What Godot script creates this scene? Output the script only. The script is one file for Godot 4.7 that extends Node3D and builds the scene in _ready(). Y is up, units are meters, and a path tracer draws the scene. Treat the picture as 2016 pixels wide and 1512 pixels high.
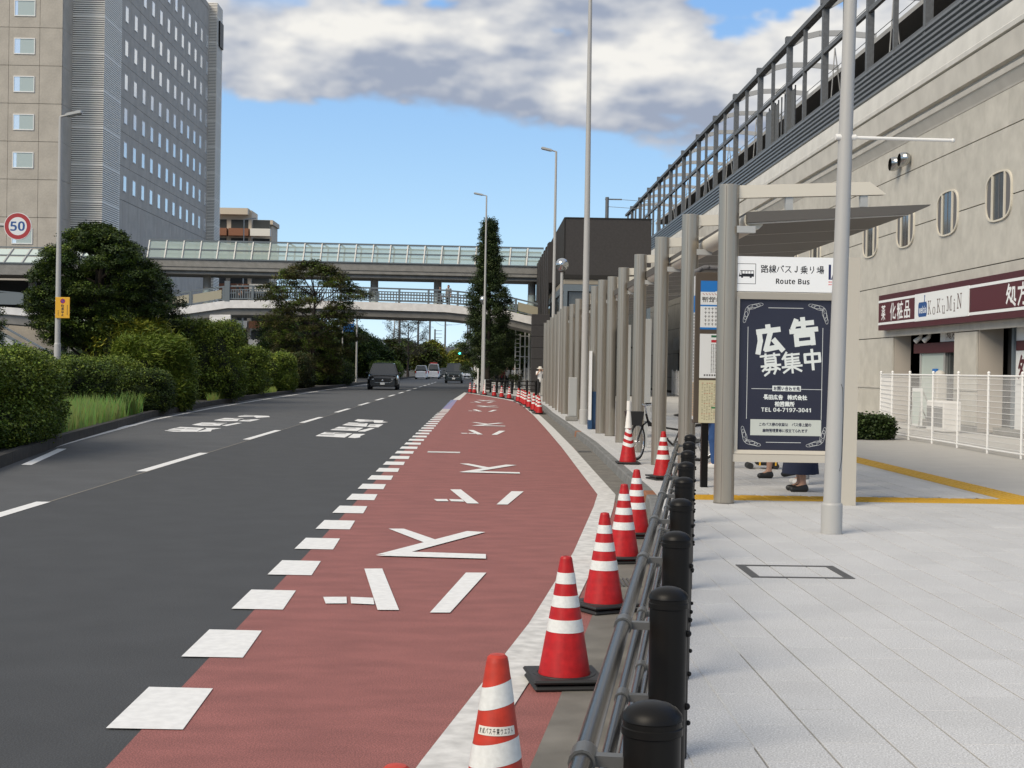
extends Node3D
# A bus bay beside a station: x to the east, y up, d metres down the road (z = -d).

class B:
	var v := PackedVector3Array()
	var n := PackedVector3Array()
	var u := PackedVector2Array()
	var c := PackedColorArray()
	var t := Transform3D()
	var col := Color.WHITE
	func put(p: Vector3, m: Vector3, w := Vector2.ZERO):
		v.append(t * p)
		n.append((t.basis * m).normalized())
		u.append(w)
		c.append(col)
	func tri(a: Vector3, b: Vector3, d: Vector3, na: Vector3, nb: Vector3, nd: Vector3, ua := Vector2.ZERO, ub := Vector2.ZERO, ud := Vector2.ZERO):
		# godot fronts run clockwise
		if (b - a).cross(d - a).dot(na + nb + nd) > 0.0:
			put(a, na, ua); put(d, nd, ud); put(b, nb, ub)
		else:
			put(a, na, ua); put(b, nb, ub); put(d, nd, ud)
	func quad(a: Vector3, b: Vector3, d: Vector3, e: Vector3, uv := [Vector2(0, 1), Vector2(1, 1), Vector2(1, 0), Vector2(0, 0)]):
		# counter-clockwise seen from outside
		var m := (b - a).cross(d - a)
		if m.length_squared() < 1e-14:
			m = (d - a).cross(e - a)
		m = m.normalized()
		tri(a, b, d, m, m, m, uv[0], uv[1], uv[2])
		tri(a, d, e, m, m, m, uv[0], uv[2], uv[3])
	func quadn(a: Vector3, b: Vector3, d: Vector3, e: Vector3, na: Vector3, nb: Vector3, nd: Vector3, ne: Vector3):
		tri(a, b, d, na, nb, nd)
		tri(a, d, e, na, nd, ne)
	func box(x0: float, x1: float, y0: float, y1: float, z0: float, z1: float):
		quad(Vector3(x0, y0, z1), Vector3(x1, y0, z1), Vector3(x1, y1, z1), Vector3(x0, y1, z1))
		quad(Vector3(x1, y0, z0), Vector3(x0, y0, z0), Vector3(x0, y1, z0), Vector3(x1, y1, z0))
		quad(Vector3(x0, y0, z0), Vector3(x0, y0, z1), Vector3(x0, y1, z1), Vector3(x0, y1, z0))
		quad(Vector3(x1, y0, z1), Vector3(x1, y0, z0), Vector3(x1, y1, z0), Vector3(x1, y1, z1))
		quad(Vector3(x0, y1, z1), Vector3(x1, y1, z1), Vector3(x1, y1, z0), Vector3(x0, y1, z0))
		quad(Vector3(x0, y0, z0), Vector3(x1, y0, z0), Vector3(x1, y0, z1), Vector3(x0, y0, z1))
	func dbox(x0: float, x1: float, y0: float, y1: float, d0: float, d1: float):
		box(x0, x1, y0, y1, -maxf(d0, d1), -minf(d0, d1))
	func slab(x0: float, x1: float, y0: float, y1: float, z0: float, z1: float, e := 0.004):
		# a paving piece: sides and a chamfered top
		var lo := [Vector3(x0, y0, z1), Vector3(x1, y0, z1), Vector3(x1, y0, z0), Vector3(x0, y0, z0)]
		var mid := []
		var hi := []
		for p in lo:
			mid.append(Vector3(p.x, y1 - e, p.z))
			hi.append(Vector3(clampf(p.x, x0 + e, x1 - e), y1, clampf(p.z, z0 + e, z1 - e)))
		for i in 4:
			var j := (i + 1) % 4
			quad(lo[i], lo[j], mid[j], mid[i])
			quad(mid[i], mid[j], hi[j], hi[i])
		quad(hi[0], hi[1], hi[2], hi[3])
	func rbox(sx: float, sy: float, sz: float, r: float, o := Vector3.ZERO):
		# a box with bevelled edges: rounded rectangle in x-z, chamfered above and below
		var ring := []
		for q in [[1, 1], [-1, 1], [-1, -1], [1, -1]]:
			var a0 := atan2(q[1], q[0]) - PI / 4
			for k in 4:
				var a := a0 + k * PI / 6.0
				ring.append([Vector2(q[0] * (sx / 2 - r), q[1] * (sz / 2 - r)), Vector2(cos(a), sin(a))])
		var lv := [[-sy / 2, 0.0], [-sy / 2 + r, r], [sy / 2 - r, r], [sy / 2, 0.0]]
		for l in 3:
			for i in ring.size():
				var p = ring[i]
				var q = ring[(i + 1) % ring.size()]
				var f := func(w, k): return o + Vector3(w[0].x + w[1].x * lv[k][1], lv[k][0], w[0].y + w[1].y * lv[k][1])
				var y: float = [-0.7, 0.0, 0.7][l]
				var m := func(w): return Vector3(w[1].x, y, w[1].y).normalized()
				quadn(f.call(p, l), f.call(q, l), f.call(q, l + 1), f.call(p, l + 1), m.call(p), m.call(q), m.call(q), m.call(p))
		for s in [0, 3]:
			var m := Vector3(0, -1 if s == 0 else 1, 0)
			for i in ring.size():
				var p = ring[i]
				var q = ring[(i + 1) % ring.size()]
				tri(o + Vector3(0, lv[s][0], 0), o + Vector3(p[0].x, lv[s][0], p[0].y), o + Vector3(q[0].x, lv[s][0], q[0].y), m, m, m)
	func tube(pts: Array, rad, sides := 10, caps := true):
		# rad: one radius, or one per point
		var frames := []
		var up := Vector3.UP
		for i in pts.size():
			var dir: Vector3 = (pts[mini(i + 1, pts.size() - 1)] - pts[maxi(i - 1, 0)]).normalized()
			if absf(dir.dot(up)) > 0.95:
				up = Vector3.RIGHT if absf(dir.x) < 0.9 else Vector3.BACK
			var s := dir.cross(up).normalized()
			up = s.cross(dir).normalized()
			frames.append([s, up, dir])
		for i in pts.size() - 1:
			var r0: float = rad[i] if rad is Array else rad
			var r1: float = rad[i + 1] if rad is Array else rad
			for k in sides:
				var a0 := TAU * k / sides
				var a1 := TAU * (k + 1) / sides
				var e0: Vector3 = frames[i][0] * cos(a0) + frames[i][1] * sin(a0)
				var e1: Vector3 = frames[i][0] * cos(a1) + frames[i][1] * sin(a1)
				var g0: Vector3 = frames[i + 1][0] * cos(a0) + frames[i + 1][1] * sin(a0)
				var g1: Vector3 = frames[i + 1][0] * cos(a1) + frames[i + 1][1] * sin(a1)
				quadn(pts[i] + e0 * r0, pts[i] + e1 * r0, pts[i + 1] + g1 * r1, pts[i + 1] + g0 * r1, e0, e1, g1, g0)
		if caps:
			for i in [0, pts.size() - 1]:
				var r: float = rad[i] if rad is Array else rad
				var m: Vector3 = frames[i][2] * (-1 if i == 0 else 1)
				for k in sides:
					var a0 := TAU * k / sides
					var a1 := TAU * (k + 1) / sides
					tri(pts[i], pts[i] + (frames[i][0] * cos(a0) + frames[i][1] * sin(a0)) * r, pts[i] + (frames[i][0] * cos(a1) + frames[i][1] * sin(a1)) * r, m, m, m)
	func bar(a: Vector3, b: Vector3, w: float, h: float):
		# a square bar between two points, h along the vertical as far as it can be
		var dir := (b - a).normalized()
		var s := dir.cross(Vector3.UP)
		s = (Vector3.RIGHT if s.length() < 0.01 else s.normalized())
		var k := s.cross(dir).normalized()
		var p := []
		for q in [[-1, -1], [1, -1], [1, 1], [-1, 1]]:
			p.append(s * (q[0] * w / 2) + k * (q[1] * h / 2))
		for i in 4:
			var j := (i + 1) % 4
			var m: Vector3 = (p[i] + p[j]).normalized()
			tri(a + p[i], a + p[j], b + p[j], m, m, m)
			tri(a + p[i], b + p[j], b + p[i], m, m, m)
		for e in [[a, -dir], [b, dir]]:
			tri(e[0] + p[0], e[0] + p[1], e[0] + p[2], e[1], e[1], e[1])
			tri(e[0] + p[0], e[0] + p[2], e[0] + p[3], e[1], e[1], e[1])
	func lathe(prof: Array, sides := 20, smooth := false):
		# prof: [radius, height] from below upwards
		var ns := []
		for i in prof.size() - 1:
			var d := Vector2(prof[i + 1][0] - prof[i][0], prof[i + 1][1] - prof[i][1])
			ns.append(Vector2(d.y, -d.x).normalized())
		for i in prof.size() - 1:
			var n0: Vector2 = ns[i]
			var n1: Vector2 = ns[i]
			if smooth:
				n0 = (ns[maxi(i - 1, 0)] + ns[i]).normalized()
				n1 = (ns[mini(i + 1, ns.size() - 1)] + ns[i]).normalized()
			for k in sides:
				var a := Vector3(cos(TAU * k / sides), 0, sin(TAU * k / sides))
				var b := Vector3(cos(TAU * (k + 1) / sides), 0, sin(TAU * (k + 1) / sides))
				var f := func(e, j): return e * prof[j][0] + Vector3(0, prof[j][1], 0)
				var m := func(e, w): return e * w.x + Vector3(0, w.y, 0)
				quadn(f.call(a, i), f.call(b, i), f.call(b, i + 1), f.call(a, i + 1), m.call(a, n0), m.call(b, n0), m.call(b, n1), m.call(a, n1))
	func prism(poly: PackedVector2Array, z0: float, z1: float):
		# a polygon in x-y pulled along z
		var ix := Geometry2D.triangulate_polygon(poly)
		for s in [[z0, -1.0], [z1, 1.0]]:
			var m := Vector3(0, 0, s[1])
			for i in range(0, ix.size(), 3):
				var p: Vector2 = poly[ix[i]]
				var q: Vector2 = poly[ix[i + 1]]
				var r: Vector2 = poly[ix[i + 2]]
				tri(Vector3(p.x, p.y, s[0]), Vector3(q.x, q.y, s[0]), Vector3(r.x, r.y, s[0]), m, m, m)
		var area := 0.0
		for i in poly.size():
			area += poly[i].cross(poly[(i + 1) % poly.size()])
		for i in poly.size():
			var p: Vector2 = poly[i]
			var q: Vector2 = poly[(i + 1) % poly.size()]
			var e := (q - p).normalized() * signf(area)
			var m := Vector3(e.y, -e.x, 0)
			tri(Vector3(p.x, p.y, z0), Vector3(q.x, q.y, z0), Vector3(q.x, q.y, z1), m, m, m)
			tri(Vector3(p.x, p.y, z0), Vector3(q.x, q.y, z1), Vector3(p.x, p.y, z1), m, m, m)
	func sheet(pts: Array, y: float):
		# a flat polygon on the ground from [x, d] pairs
		var poly := PackedVector2Array()
		for p in pts:
			poly.append(Vector2(p[0], -p[1]))
		var ix := Geometry2D.triangulate_polygon(poly)
		for i in range(0, ix.size(), 3):
			tri(Vector3(poly[ix[i]].x, y, poly[ix[i]].y), Vector3(poly[ix[i + 1]].x, y, poly[ix[i + 1]].y), Vector3(poly[ix[i + 2]].x, y, poly[ix[i + 2]].y), Vector3.UP, Vector3.UP, Vector3.UP)
	func ball(o: Vector3, r: Vector3, seg := 12, rings := 8):
		for i in rings:
			for k in seg:
				var f := func(a: float, b: float):
					var th := PI * a / rings
					var ph := TAU * b / seg
					return Vector3(sin(th) * cos(ph), cos(th), sin(th) * sin(ph))
				var p: Vector3 = f.call(i, k)
				var q: Vector3 = f.call(i, k + 1)
				var s: Vector3 = f.call(i + 1, k + 1)
				var w: Vector3 = f.call(i + 1, k)
				quadn(o + p * r, o + q * r, o + s * r, o + w * r, p / r, q / r, s / r, w / r)
	func mesh() -> ArrayMesh:
		var a := []
		a.resize(Mesh.ARRAY_MAX)
		a[Mesh.ARRAY_VERTEX] = v
		a[Mesh.ARRAY_NORMAL] = n
		a[Mesh.ARRAY_TEX_UV] = u
		a[Mesh.ARRAY_COLOR] = c
		var m := ArrayMesh.new()
		m.add_surface_from_arrays(Mesh.PRIMITIVE_TRIANGLES, a)
		return m

var M := {}
const ORD := ["first", "second", "third", "fourth", "fifth", "sixth", "seventh", "eighth", "ninth", "tenth", "eleventh", "twelfth", "thirteenth", "fourteenth", "fifteenth", "sixteenth"]

func P(x: float, y: float, d: float) -> Vector3:
	return Vector3(x, y, -d)

func lin(r: float, g: float, b: float) -> Color:
	return Color(r, g, b).linear_to_srgb()

func noise(sd: int, freq: float, lo: float, hi: float, oct := 4, size := 512) -> NoiseTexture2D:
	var f := FastNoiseLite.new()
	f.seed = sd
	f.noise_type = FastNoiseLite.TYPE_SIMPLEX_SMOOTH
	f.frequency = freq
	f.fractal_octaves = oct
	var t := NoiseTexture2D.new()
	t.width = size
	t.height = size
	t.seamless = true
	t.noise = f
	var g := Gradient.new()
	g.set_color(0, Color(lo, lo, lo))
	g.set_color(1, Color(hi, hi, hi))
	t.color_ramp = g
	return t

func mat(called: String, r: float, g: float, b: float, rough := 0.7, metal := 0.0) -> StandardMaterial3D:
	var m := StandardMaterial3D.new()
	m.resource_name = called
	m.albedo_color = lin(r, g, b)
	m.roughness = rough
	m.metallic = metal
	M[called] = m
	return m

func grain(m: StandardMaterial3D, tex: Texture2D, scale: float, tex2: Texture2D = null, scale2 := 1.0, bump: Texture2D = null, cm := 0.1):
	m.albedo_texture = tex
	m.uv1_triplanar = true
	m.uv1_world_triplanar = true
	m.uv1_scale = Vector3.ONE * scale
	if tex2:
		m.detail_enabled = true
		m.detail_albedo = tex2
		m.detail_blend_mode = BaseMaterial3D.BLEND_MODE_MUL
		m.detail_uv_layer = BaseMaterial3D.DETAIL_UV_2
		m.uv2_triplanar = true
		m.uv2_world_triplanar = true
		m.uv2_scale = Vector3.ONE * scale2
	if bump:
		m.heightmap_enabled = true
		m.heightmap_texture = bump
		m.heightmap_scale = cm

func part(parent: Node3D, called: String, b, m: Material, label := "") -> MeshInstance3D:
	var o := MeshInstance3D.new()
	o.name = called
	o.mesh = b.mesh() if b is B else b
	o.material_override = m
	if label:
		o.set_meta("label", label)
	parent.add_child(o, true)
	return o

func stuff(o: Node3D) -> Node3D:
	o.set_meta("kind", "stuff")
	return o

func tag(o: Node3D, label: String, category := "", group := "", kind := "") -> Node3D:
	o.set_meta("label", label)
	if category:
		o.set_meta("category", category)
	if group:
		o.set_meta("group", group)
	if kind:
		o.set_meta("kind", kind)
	return o

func thing(called: String, label: String, category: String, at := Vector3.ZERO, turn := 0.0, group := "") -> Node3D:
	var o := Node3D.new()
	o.name = called
	add_child(o, true)
	o.position = at
	o.rotation.y = turn
	return tag(o, label, category, group)

func setting(called: String, b, m: Material, label := "") -> MeshInstance3D:
	var o := part(self, called, b, m, label)
	o.set_meta("kind", "structure")
	return o

func twin(src: Node3D, at: Vector3, turn: float, label: String) -> Node3D:
	var o: Node3D = src.duplicate()
	o.name = src.name
	add_child(o, true)
	o.position = at
	o.rotation.y = turn
	o.set_meta("label", label)
	return o

func repaint(o: Node3D, called: String, m: Material):
	for c in o.get_children():
		if c is MeshInstance3D and String(c.name).begins_with(called):
			c.material_override = m

func lerp_path(path: Array, d: float) -> float:
	# x of a polyline of [x, d] points at d
	for i in path.size() - 1:
		if d <= path[i + 1][1] or i == path.size() - 2:
			return lerpf(path[i][0], path[i + 1][0], (d - path[i][1]) / (path[i + 1][1] - path[i][1]))
	return path[0][0]

const KERB := [[0.1, 3.0], [0.75, 7.2], [1.6, 13.0], [2.08, 17.5], [2.15, 19.0], [2.4, 31.0], [2.5, 52.0], [2.62, 60.0], [2.62, 69.0]]
const WHITE := [[-0.5, 3.5], [-0.08, 6.18], [0.5, 9.54], [1.04, 13.27], [1.58, 17.7], [1.78, 19.52], [1.84, 23.83], [1.95, 31.18], [2.04, 40.85], [2.11, 51.66], [2.1, 66.35]]
const TAPER := [[2.1, 66.35], [1.9, 74.27], [1.51, 78.78], [0.42, 87.92], [-1.02, 99.38]]
const MEDIAN := [[-4.5, 2.0], [-7.75, 23.0], [-8.75, 30.0], [-9.6, 38.0], [-10.4, 45.0], [-11.05, 58.0], [-11.4, 71.0], [-11.6, 100.0], [-11.3, 180.0], [-11.0, 400.0]]

func sky_color(az: float, el: float, f: Array) -> Color:
	# air: deeper blue overhead, pale at the horizon
	var s := sin(maxf(el, 0.0))
	var k := pow(1.0 - s, 5.0)
	var air := Color(0.085, 0.205, 0.47).lerp(Color(0.325, 0.505, 0.625), clampf(k * 1.12, 0.0, 1.0))
	air = air.lerp(Color(0.42, 0.56, 0.65), clampf(pow(1.0 - s, 14.0) * 0.9, 0.0, 1.0))
	air = air.lerp(Color(0.54, 0.60, 0.64), pow(1.0 - s, 40.0) * 0.75)
	# cloud deck seen in perspective: flat base at one height
	var e := rad_to_deg(el)
	var dir := Vector3(sin(az) * cos(el), s, cos(az) * cos(el))
	var w := Vector3(dir.x, dir.y * 2.6, dir.z)
	var n: float = f[0].get_noise_3dv(w * 100.0)
	var fine: float = f[1].get_noise_3dv(w * 100.0)
	var lowf: float = f[2].get_noise_3dv(dir * 100.0)
	var a := rad_to_deg(az)
	var base := 9.9 - 0.11 * a + 1.6 * lowf * smoothstep(18.0, 40.0, absf(a))
	base -= 5.0 * smoothstep(24.0, 50.0, absf(a))
	base = maxf(base, 2.5)
	var over: float = e - base + 1.3 * n + 0.95 * fine + 0.4 * f[3].get_noise_3dv(w * 100.0)
	var d := smoothstep(-0.1, 0.55, over)
	# holes that open above, wider to the east
	var gap := 0.33 * n + 0.26 * fine + 0.45 * lowf
	var edge := 0.20 - 0.022 * clampf(a - 2.0, 0.0, 12.0) * smoothstep(3.0, 5.0, e - base) + 0.10 * smoothstep(15.0, 30.0, e)
	d *= 1.0 - smoothstep(edge - 0.03, edge + 0.04, -gap) * smoothstep(2.4, 4.2, e - base)
	# a few wisps below the deck
	var wisp := smoothstep(0.33, 0.6, n * 0.8 + fine * 0.4 - 0.05 * absf(e - 5.5)) * 0.5
	d = maxf(d, wisp * smoothstep(1.0, 3.0, e) * (1.0 - smoothstep(7.0, 9.0, e)))
	# light on it: dark base, broken pale heads
	var h := e - base
	var tiny: float = f[3].get_noise_3dv(w * 100.0)
	var lit := smoothstep(0.5, 3.0, h + 1.7 * n + 0.5 * fine) * (1.0 - 0.72 * smoothstep(3.0, 5.0, h + 1.9 * f[2].get_noise_3dv(w * 190.0) - 0.07 * a))
	lit = clampf(0.05 + lit * 0.80 + 0.62 * fine + 0.42 * tiny + 0.22 * n, 0.0, 1.0)
	lit = lerpf(lit, clampf(0.5 + 0.6 * n + 0.45 * fine, 0.0, 1.0), smoothstep(14.0, 20.0, e))
	var cloud := Color(0.205, 0.235, 0.30).lerp(Color(0.535, 0.525, 0.50), lit)
	return air.lerp(cloud, d)

func make_sky() -> Sky:
	var f := []
	for q in [[11, 0.035, 5], [5, 0.10, 6], [23, 0.012, 3], [31, 0.34, 5]]:
		var k := FastNoiseLite.new()
		k.seed = q[0]
		k.noise_type = FastNoiseLite.TYPE_SIMPLEX_SMOOTH
		k.frequency = q[1]
		k.fractal_octaves = q[2]
		f.append(k)
	var lo := Image.create_empty(512, 256, false, Image.FORMAT_RGBF)
	for y in 128:
		for x in 512:
			lo.set_pixel(x, y, sky_color(wrapf(TAU * (x + 0.5) / 512, -PI, PI), PI * (0.5 - (y + 0.5) / 256), f))
	var floor_c := Color(0.28, 0.28, 0.27)
	for y in range(128, 256):
		for x in 512:
			lo.set_pixel(x, y, floor_c)
	var im: Image = lo
	im.resize(4096, 2048, Image.INTERPOLATE_BILINEAR)
	# the part of the sky round the road's direction, computed finely
	for y in range(820, 1024):
		var el := PI * (0.5 - (y + 0.5) / 2048)
		for x in range(-290, 310):
			im.set_pixel(posmod(x, 4096), y, sky_color(TAU * (x + 0.5) / 4096, el, f))
	var p := PanoramaSkyMaterial.new()
	p.panorama = ImageTexture.create_from_image(im)
	var s := Sky.new()
	s.sky_material = p
	return s

func _ready():
	var cam := Camera3D.new()
	cam.name = "camera"
	cam.keep_aspect = Camera3D.KEEP_HEIGHT
	cam.fov = 30.27
	cam.near = 0.05
	cam.far = 3000.0
	# eye height 1.72 over the road, turned 1.25 degrees to the east, tipped down 0.61, rolled 0.97
	var b := Basis(Vector3.UP, deg_to_rad(-1.2484)) * Basis(Vector3.RIGHT, deg_to_rad(-0.6124)) * Basis(Vector3.BACK, deg_to_rad(0.97))
	cam.transform = Transform3D(b, Vector3(0, 1.72, 0))
	add_child(cam)
	cam.current = true
	var env := Environment.new()
	env.background_mode = Environment.BG_SKY
	env.sky = make_sky()
	env.background_energy_multiplier = 1.0
	env.tonemap_mode = Environment.TONE_MAPPER_LINEAR
	env.tonemap_exposure = 1.72
	env.sdfgi_enabled = true
	env.ssao_enabled = true
	env.ssil_enabled = true
	var we := WorldEnvironment.new()
	we.name = "world_environment"
	we.environment = env
	add_child(we)
	var sun := DirectionalLight3D.new()
	sun.name = "sun"
	sun.light_color = Color(1.0, 0.945, 0.86)
	sun.light_energy = 0.60
	sun.light_angular_distance = 34.0
	sun.shadow_enabled = true
	sun.rotation_degrees = Vector3(-38, -46, 0)   # high behind the viewer's west shoulder
	add_child(sun)
	materials()
	ground()
	markings()
	station()
	entrance_hall()
	hotel()
	far_buildings()
	bridges()
	trees_and_shrubs()
	shelters()
	near_fence()
	cones()
	lamps()
	boards()
	shop()
	bicycle()
	vehicles()
	people()
	far_things()

func materials():
	var fine := noise(1, 0.18, 0.62, 1.0, 3, 512)
	var blot := noise(2, 0.012, 0.78, 1.0, 5, 512)
	var speck := noise(3, 0.35, 0.50, 1.0, 2, 512)
	var streak := noise(4, 0.02, 0.86, 1.0, 4, 512)
	var streak2 := noise(6, 0.02, 0.90, 1.0, 5, 512)
	var streak3 := noise(7, 0.02, 0.955, 1.0, 4, 512)
	var m: StandardMaterial3D
	m = mat("earth", 0.12, 0.11, 0.09, 0.95); grain(m, fine, 1.0, blot, 0.07)
	m = mat("old_asphalt", 0.155, 0.162, 0.168, 0.85); grain(m, speck, 0.55, streak2, 0.11, speck, 0.4)
	m = mat("new_asphalt", 0.100, 0.106, 0.113, 0.85); grain(m, speck, 0.55, streak2, 0.13, speck, 0.4)
	var wear := noise(8, 0.012, 0.86, 1.0, 5, 1024)
	m = mat("red_asphalt", 0.57, 0.205, 0.18, 0.85); grain(m, speck, 0.6, wear, 0.09, speck, 0.4)
	m.uv2_scale = Vector3(0.13, 0.2, 0.26)
	m = mat("paint", 0.80, 0.80, 0.78, 0.7); grain(m, noise(9, 0.03, 0.92, 1.0, 4), 0.7)
	m = mat("worn_paint", 0.72, 0.71, 0.68, 0.8); grain(m, noise(10, 0.012, 0.80, 1.0, 5), 0.9)
	m = mat("blue_paint", 0.35, 0.40, 0.68, 0.8)
	m = mat("gutter", 0.33, 0.31, 0.27, 0.9); grain(m, fine, 2.0, blot, 0.4)
	m = mat("kerb", 0.42, 0.43, 0.42, 0.85); grain(m, speck, 3.0, blot, 0.3, speck, 0.15)
	m = mat("kerb_orange", 0.55, 0.22, 0.09, 0.8); grain(m, fine, 3.0, blot, 0.4)
	m = mat("old_kerb", 0.075, 0.07, 0.062, 0.95); grain(m, fine, 2.0, blot, 0.5)
	for i in 4:
		var k: float = [0.88, 0.865, 0.895, 0.85][i]
		m = mat("slab_%d" % i, k, k * 1.005, k * 1.0, 0.8); grain(m, noise(20 + i, 0.42, 0.60, 1.0, 2, 256), 0.95, streak3, 0.13)
	m = mat("slab_bed", 0.03, 0.03, 0.028, 0.95)
	m = mat("concrete_path", 0.60, 0.585, 0.55, 0.9); grain(m, noise(61, 0.35, 0.80, 1.0, 2, 256), 0.8, streak3, 0.12)
	m = mat("tactile", 0.85, 0.50, 0.03, 0.7); grain(m, fine, 3.0)
	m = mat("concrete", 0.42, 0.41, 0.38, 0.85); grain(m, fine, 0.6, streak, 0.15)
	m = mat("white_wall", 0.80, 0.79, 0.77, 0.7); grain(m, streak2, 0.15)
	m = mat("pale_concrete", 0.50, 0.48, 0.44, 0.8); grain(m, fine, 0.5, streak, 0.12)
	for i in 3:
		var k: float = [0.56, 0.545, 0.575][i]
		m = mat("wall_panel_%d" % i, k, k * 0.965, k * 0.86, 0.75); grain(m, noise(30 + i, 0.03, 0.955, 1.0, 4, 256), 0.35, streak2, 0.09)
	m = mat("joint", 0.09, 0.085, 0.078, 0.9)
	m = mat("cornice", 0.55, 0.53, 0.48, 0.7); grain(m, streak2, 0.1)
	m = mat("white_band", 0.66, 0.65, 0.61, 0.7); grain(m, streak2, 0.1)
	m = mat("steel_cladding", 0.20, 0.215, 0.225, 0.42, 0.4); grain(m, streak, 0.4)
	m = mat("frame_steel", 0.15, 0.158, 0.165, 0.55, 0.2); grain(m, streak, 0.5)
	m = mat("arch_steel", 0.36, 0.36, 0.35, 0.6)
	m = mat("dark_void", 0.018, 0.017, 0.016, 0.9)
	m = mat("hotel_front", 0.50, 0.46, 0.395, 0.8); grain(m, noise(60, 0.06, 0.93, 1.0, 3, 256), 0.3, streak2, 0.05)
	m = mat("hotel_side", 0.55, 0.505, 0.44, 0.8); grain(m, noise(60, 0.06, 0.93, 1.0, 3, 256), 0.3, streak2, 0.05)
	m = mat("hotel_stain", 0.44, 0.40, 0.35, 0.85)
	m = mat("louvre", 0.85, 0.81, 0.73, 0.5)
	m = mat("louvre_back", 0.06, 0.058, 0.055, 0.9)
	m = mat("window_sky", 0.88, 0.90, 0.90, 0.16); m.metallic = 0.6
	m = mat("curtain", 0.40, 0.47, 0.45, 0.35); m.clearcoat_enabled = true; m.clearcoat = 0.6; m.clearcoat_roughness = 0.05
	m = mat("white_frame", 0.72, 0.72, 0.70, 0.5)
	m = mat("dark_glass", 0.06, 0.065, 0.065, 0.08); m.metallic_specular = 0.8
	m = mat("glass", 0.75, 0.85, 0.82, 0.04); m.albedo_color.a = 0.12; m.transparency = BaseMaterial3D.TRANSPARENCY_ALPHA
	m = mat("frosted", 0.50, 0.58, 0.54, 0.3); m.metallic_specular = 0.6
	m = mat("tinted_glass", 0.42, 0.52, 0.47, 0.3); m.albedo_color.a = 0.55; m.transparency = BaseMaterial3D.TRANSPARENCY_ALPHA
	m = mat("beige_panel", 0.36, 0.33, 0.24, 0.4)
	m = mat("grey_rail", 0.13, 0.155, 0.17, 0.6)
	m = mat("grey_steel", 0.40, 0.41, 0.40, 0.5, 0.15)
	m = mat("lamp_pole", 0.39, 0.388, 0.375, 0.45)
	m = mat("hall_cladding", 0.042, 0.039, 0.039, 0.75); grain(m, streak, 0.5)
	m = mat("hall_band", 0.26, 0.235, 0.19, 0.7)
	m = mat("hall_frame", 0.115, 0.145, 0.17, 0.6)
	m = mat("column", 0.36, 0.325, 0.27, 0.33, 0.65)
	m = mat("frame_beige", 0.48, 0.445, 0.375, 0.5)
	m = mat("column_seam", 0.16, 0.145, 0.125, 0.5, 0.3)
	m = mat("roof_under", 0.095, 0.088, 0.078, 0.55)
	m = mat("roof_top", 0.33, 0.31, 0.275, 0.5, 0.2)
	m = mat("beam_cream", 0.60, 0.565, 0.48, 0.6)
	m = mat("seam_light", 0.62, 0.61, 0.58, 0.5)
	m = mat("post_black", 0.007, 0.0065, 0.006, 0.42); m.metallic_specular = 0.3
	m = mat("rail_bronze", 0.013, 0.012, 0.011, 0.24); m.metallic_specular = 0.45
	m = mat("bracket", 0.13, 0.13, 0.125, 0.4, 0.5)
	m = mat("cone_red", 0.53, 0.014, 0.016, 0.42); m.metallic_specular = 0.4; grain(m, noise(40, 0.03, 0.78, 1.0, 5, 256), 2.2)
	m = mat("cone_orange", 0.60, 0.040, 0.015, 0.5); grain(m, noise(40, 0.03, 0.78, 1.0, 5, 256), 2.2)
	m = mat("cone_band", 0.74, 0.76, 0.74, 0.35); grain(m, noise(41, 0.05, 0.90, 1.0, 5, 256), 3.0)
	m = mat("rubber", 0.016, 0.016, 0.016, 0.6)
	m = mat("white_plastic", 0.75, 0.74, 0.70, 0.5)
	m = mat("sign_white", 0.78, 0.80, 0.80, 0.4)
	m = mat("navy", 0.012, 0.014, 0.035, 0.4)
	m = mat("brown_frame", 0.075, 0.058, 0.042, 0.5)
	m = mat("blue_sign", 0.02, 0.16, 0.50, 0.5)
	m = mat("blue_post", 0.018, 0.06, 0.14, 0.5)
	m = mat("red_paint", 0.50, 0.03, 0.03, 0.5)
	m = mat("maroon", 0.085, 0.014, 0.020, 0.5); grain(m, streak, 0.6)
	m = mat("mesh_white", 0.78, 0.78, 0.77, 0.45)
	m = mat("steel_bright", 0.45, 0.45, 0.43, 0.2, 0.95)
	m = mat("globe_metal", 0.50, 0.51, 0.51, 0.10, 0.9)
	m = mat("bark", 0.075, 0.06, 0.048, 0.95); grain(m, noise(50, 0.05, 0.5, 1.0, 4, 256), 2.0)
	m = mat("black_paint", 0.010, 0.011, 0.013, 0.18); m.clearcoat_enabled = true; m.clearcoat = 1.0; m.clearcoat_roughness = 0.03
	m = mat("teal_paint", 0.012, 0.020, 0.022, 0.18); m.clearcoat_enabled = true; m.clearcoat = 1.0; m.clearcoat_roughness = 0.03
	m = mat("silver_paint", 0.50, 0.51, 0.52, 0.3, 0.3); m.clearcoat_enabled = true; m.clearcoat = 0.8
	m = mat("white_car", 0.72, 0.73, 0.74, 0.3); m.clearcoat_enabled = true; m.clearcoat = 0.8
	m = mat("car_glass", 0.02, 0.025, 0.028, 0.04); m.metallic_specular = 0.9
	m = mat("black_trim", 0.012, 0.012, 0.012, 0.5)
	m = mat("chrome", 0.55, 0.56, 0.58, 0.12, 0.9)
	m = mat("plate", 0.75, 0.76, 0.74, 0.5)
	m = mat("lens", 0.50, 0.53, 0.56, 0.1); m.metallic = 0.4
	m = mat("tail_red", 0.42, 0.01, 0.01, 0.2)
	m = mat("skin", 0.42, 0.24, 0.165, 0.6)
	m = mat("cloth_white", 0.66, 0.65, 0.63, 0.9)
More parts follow.
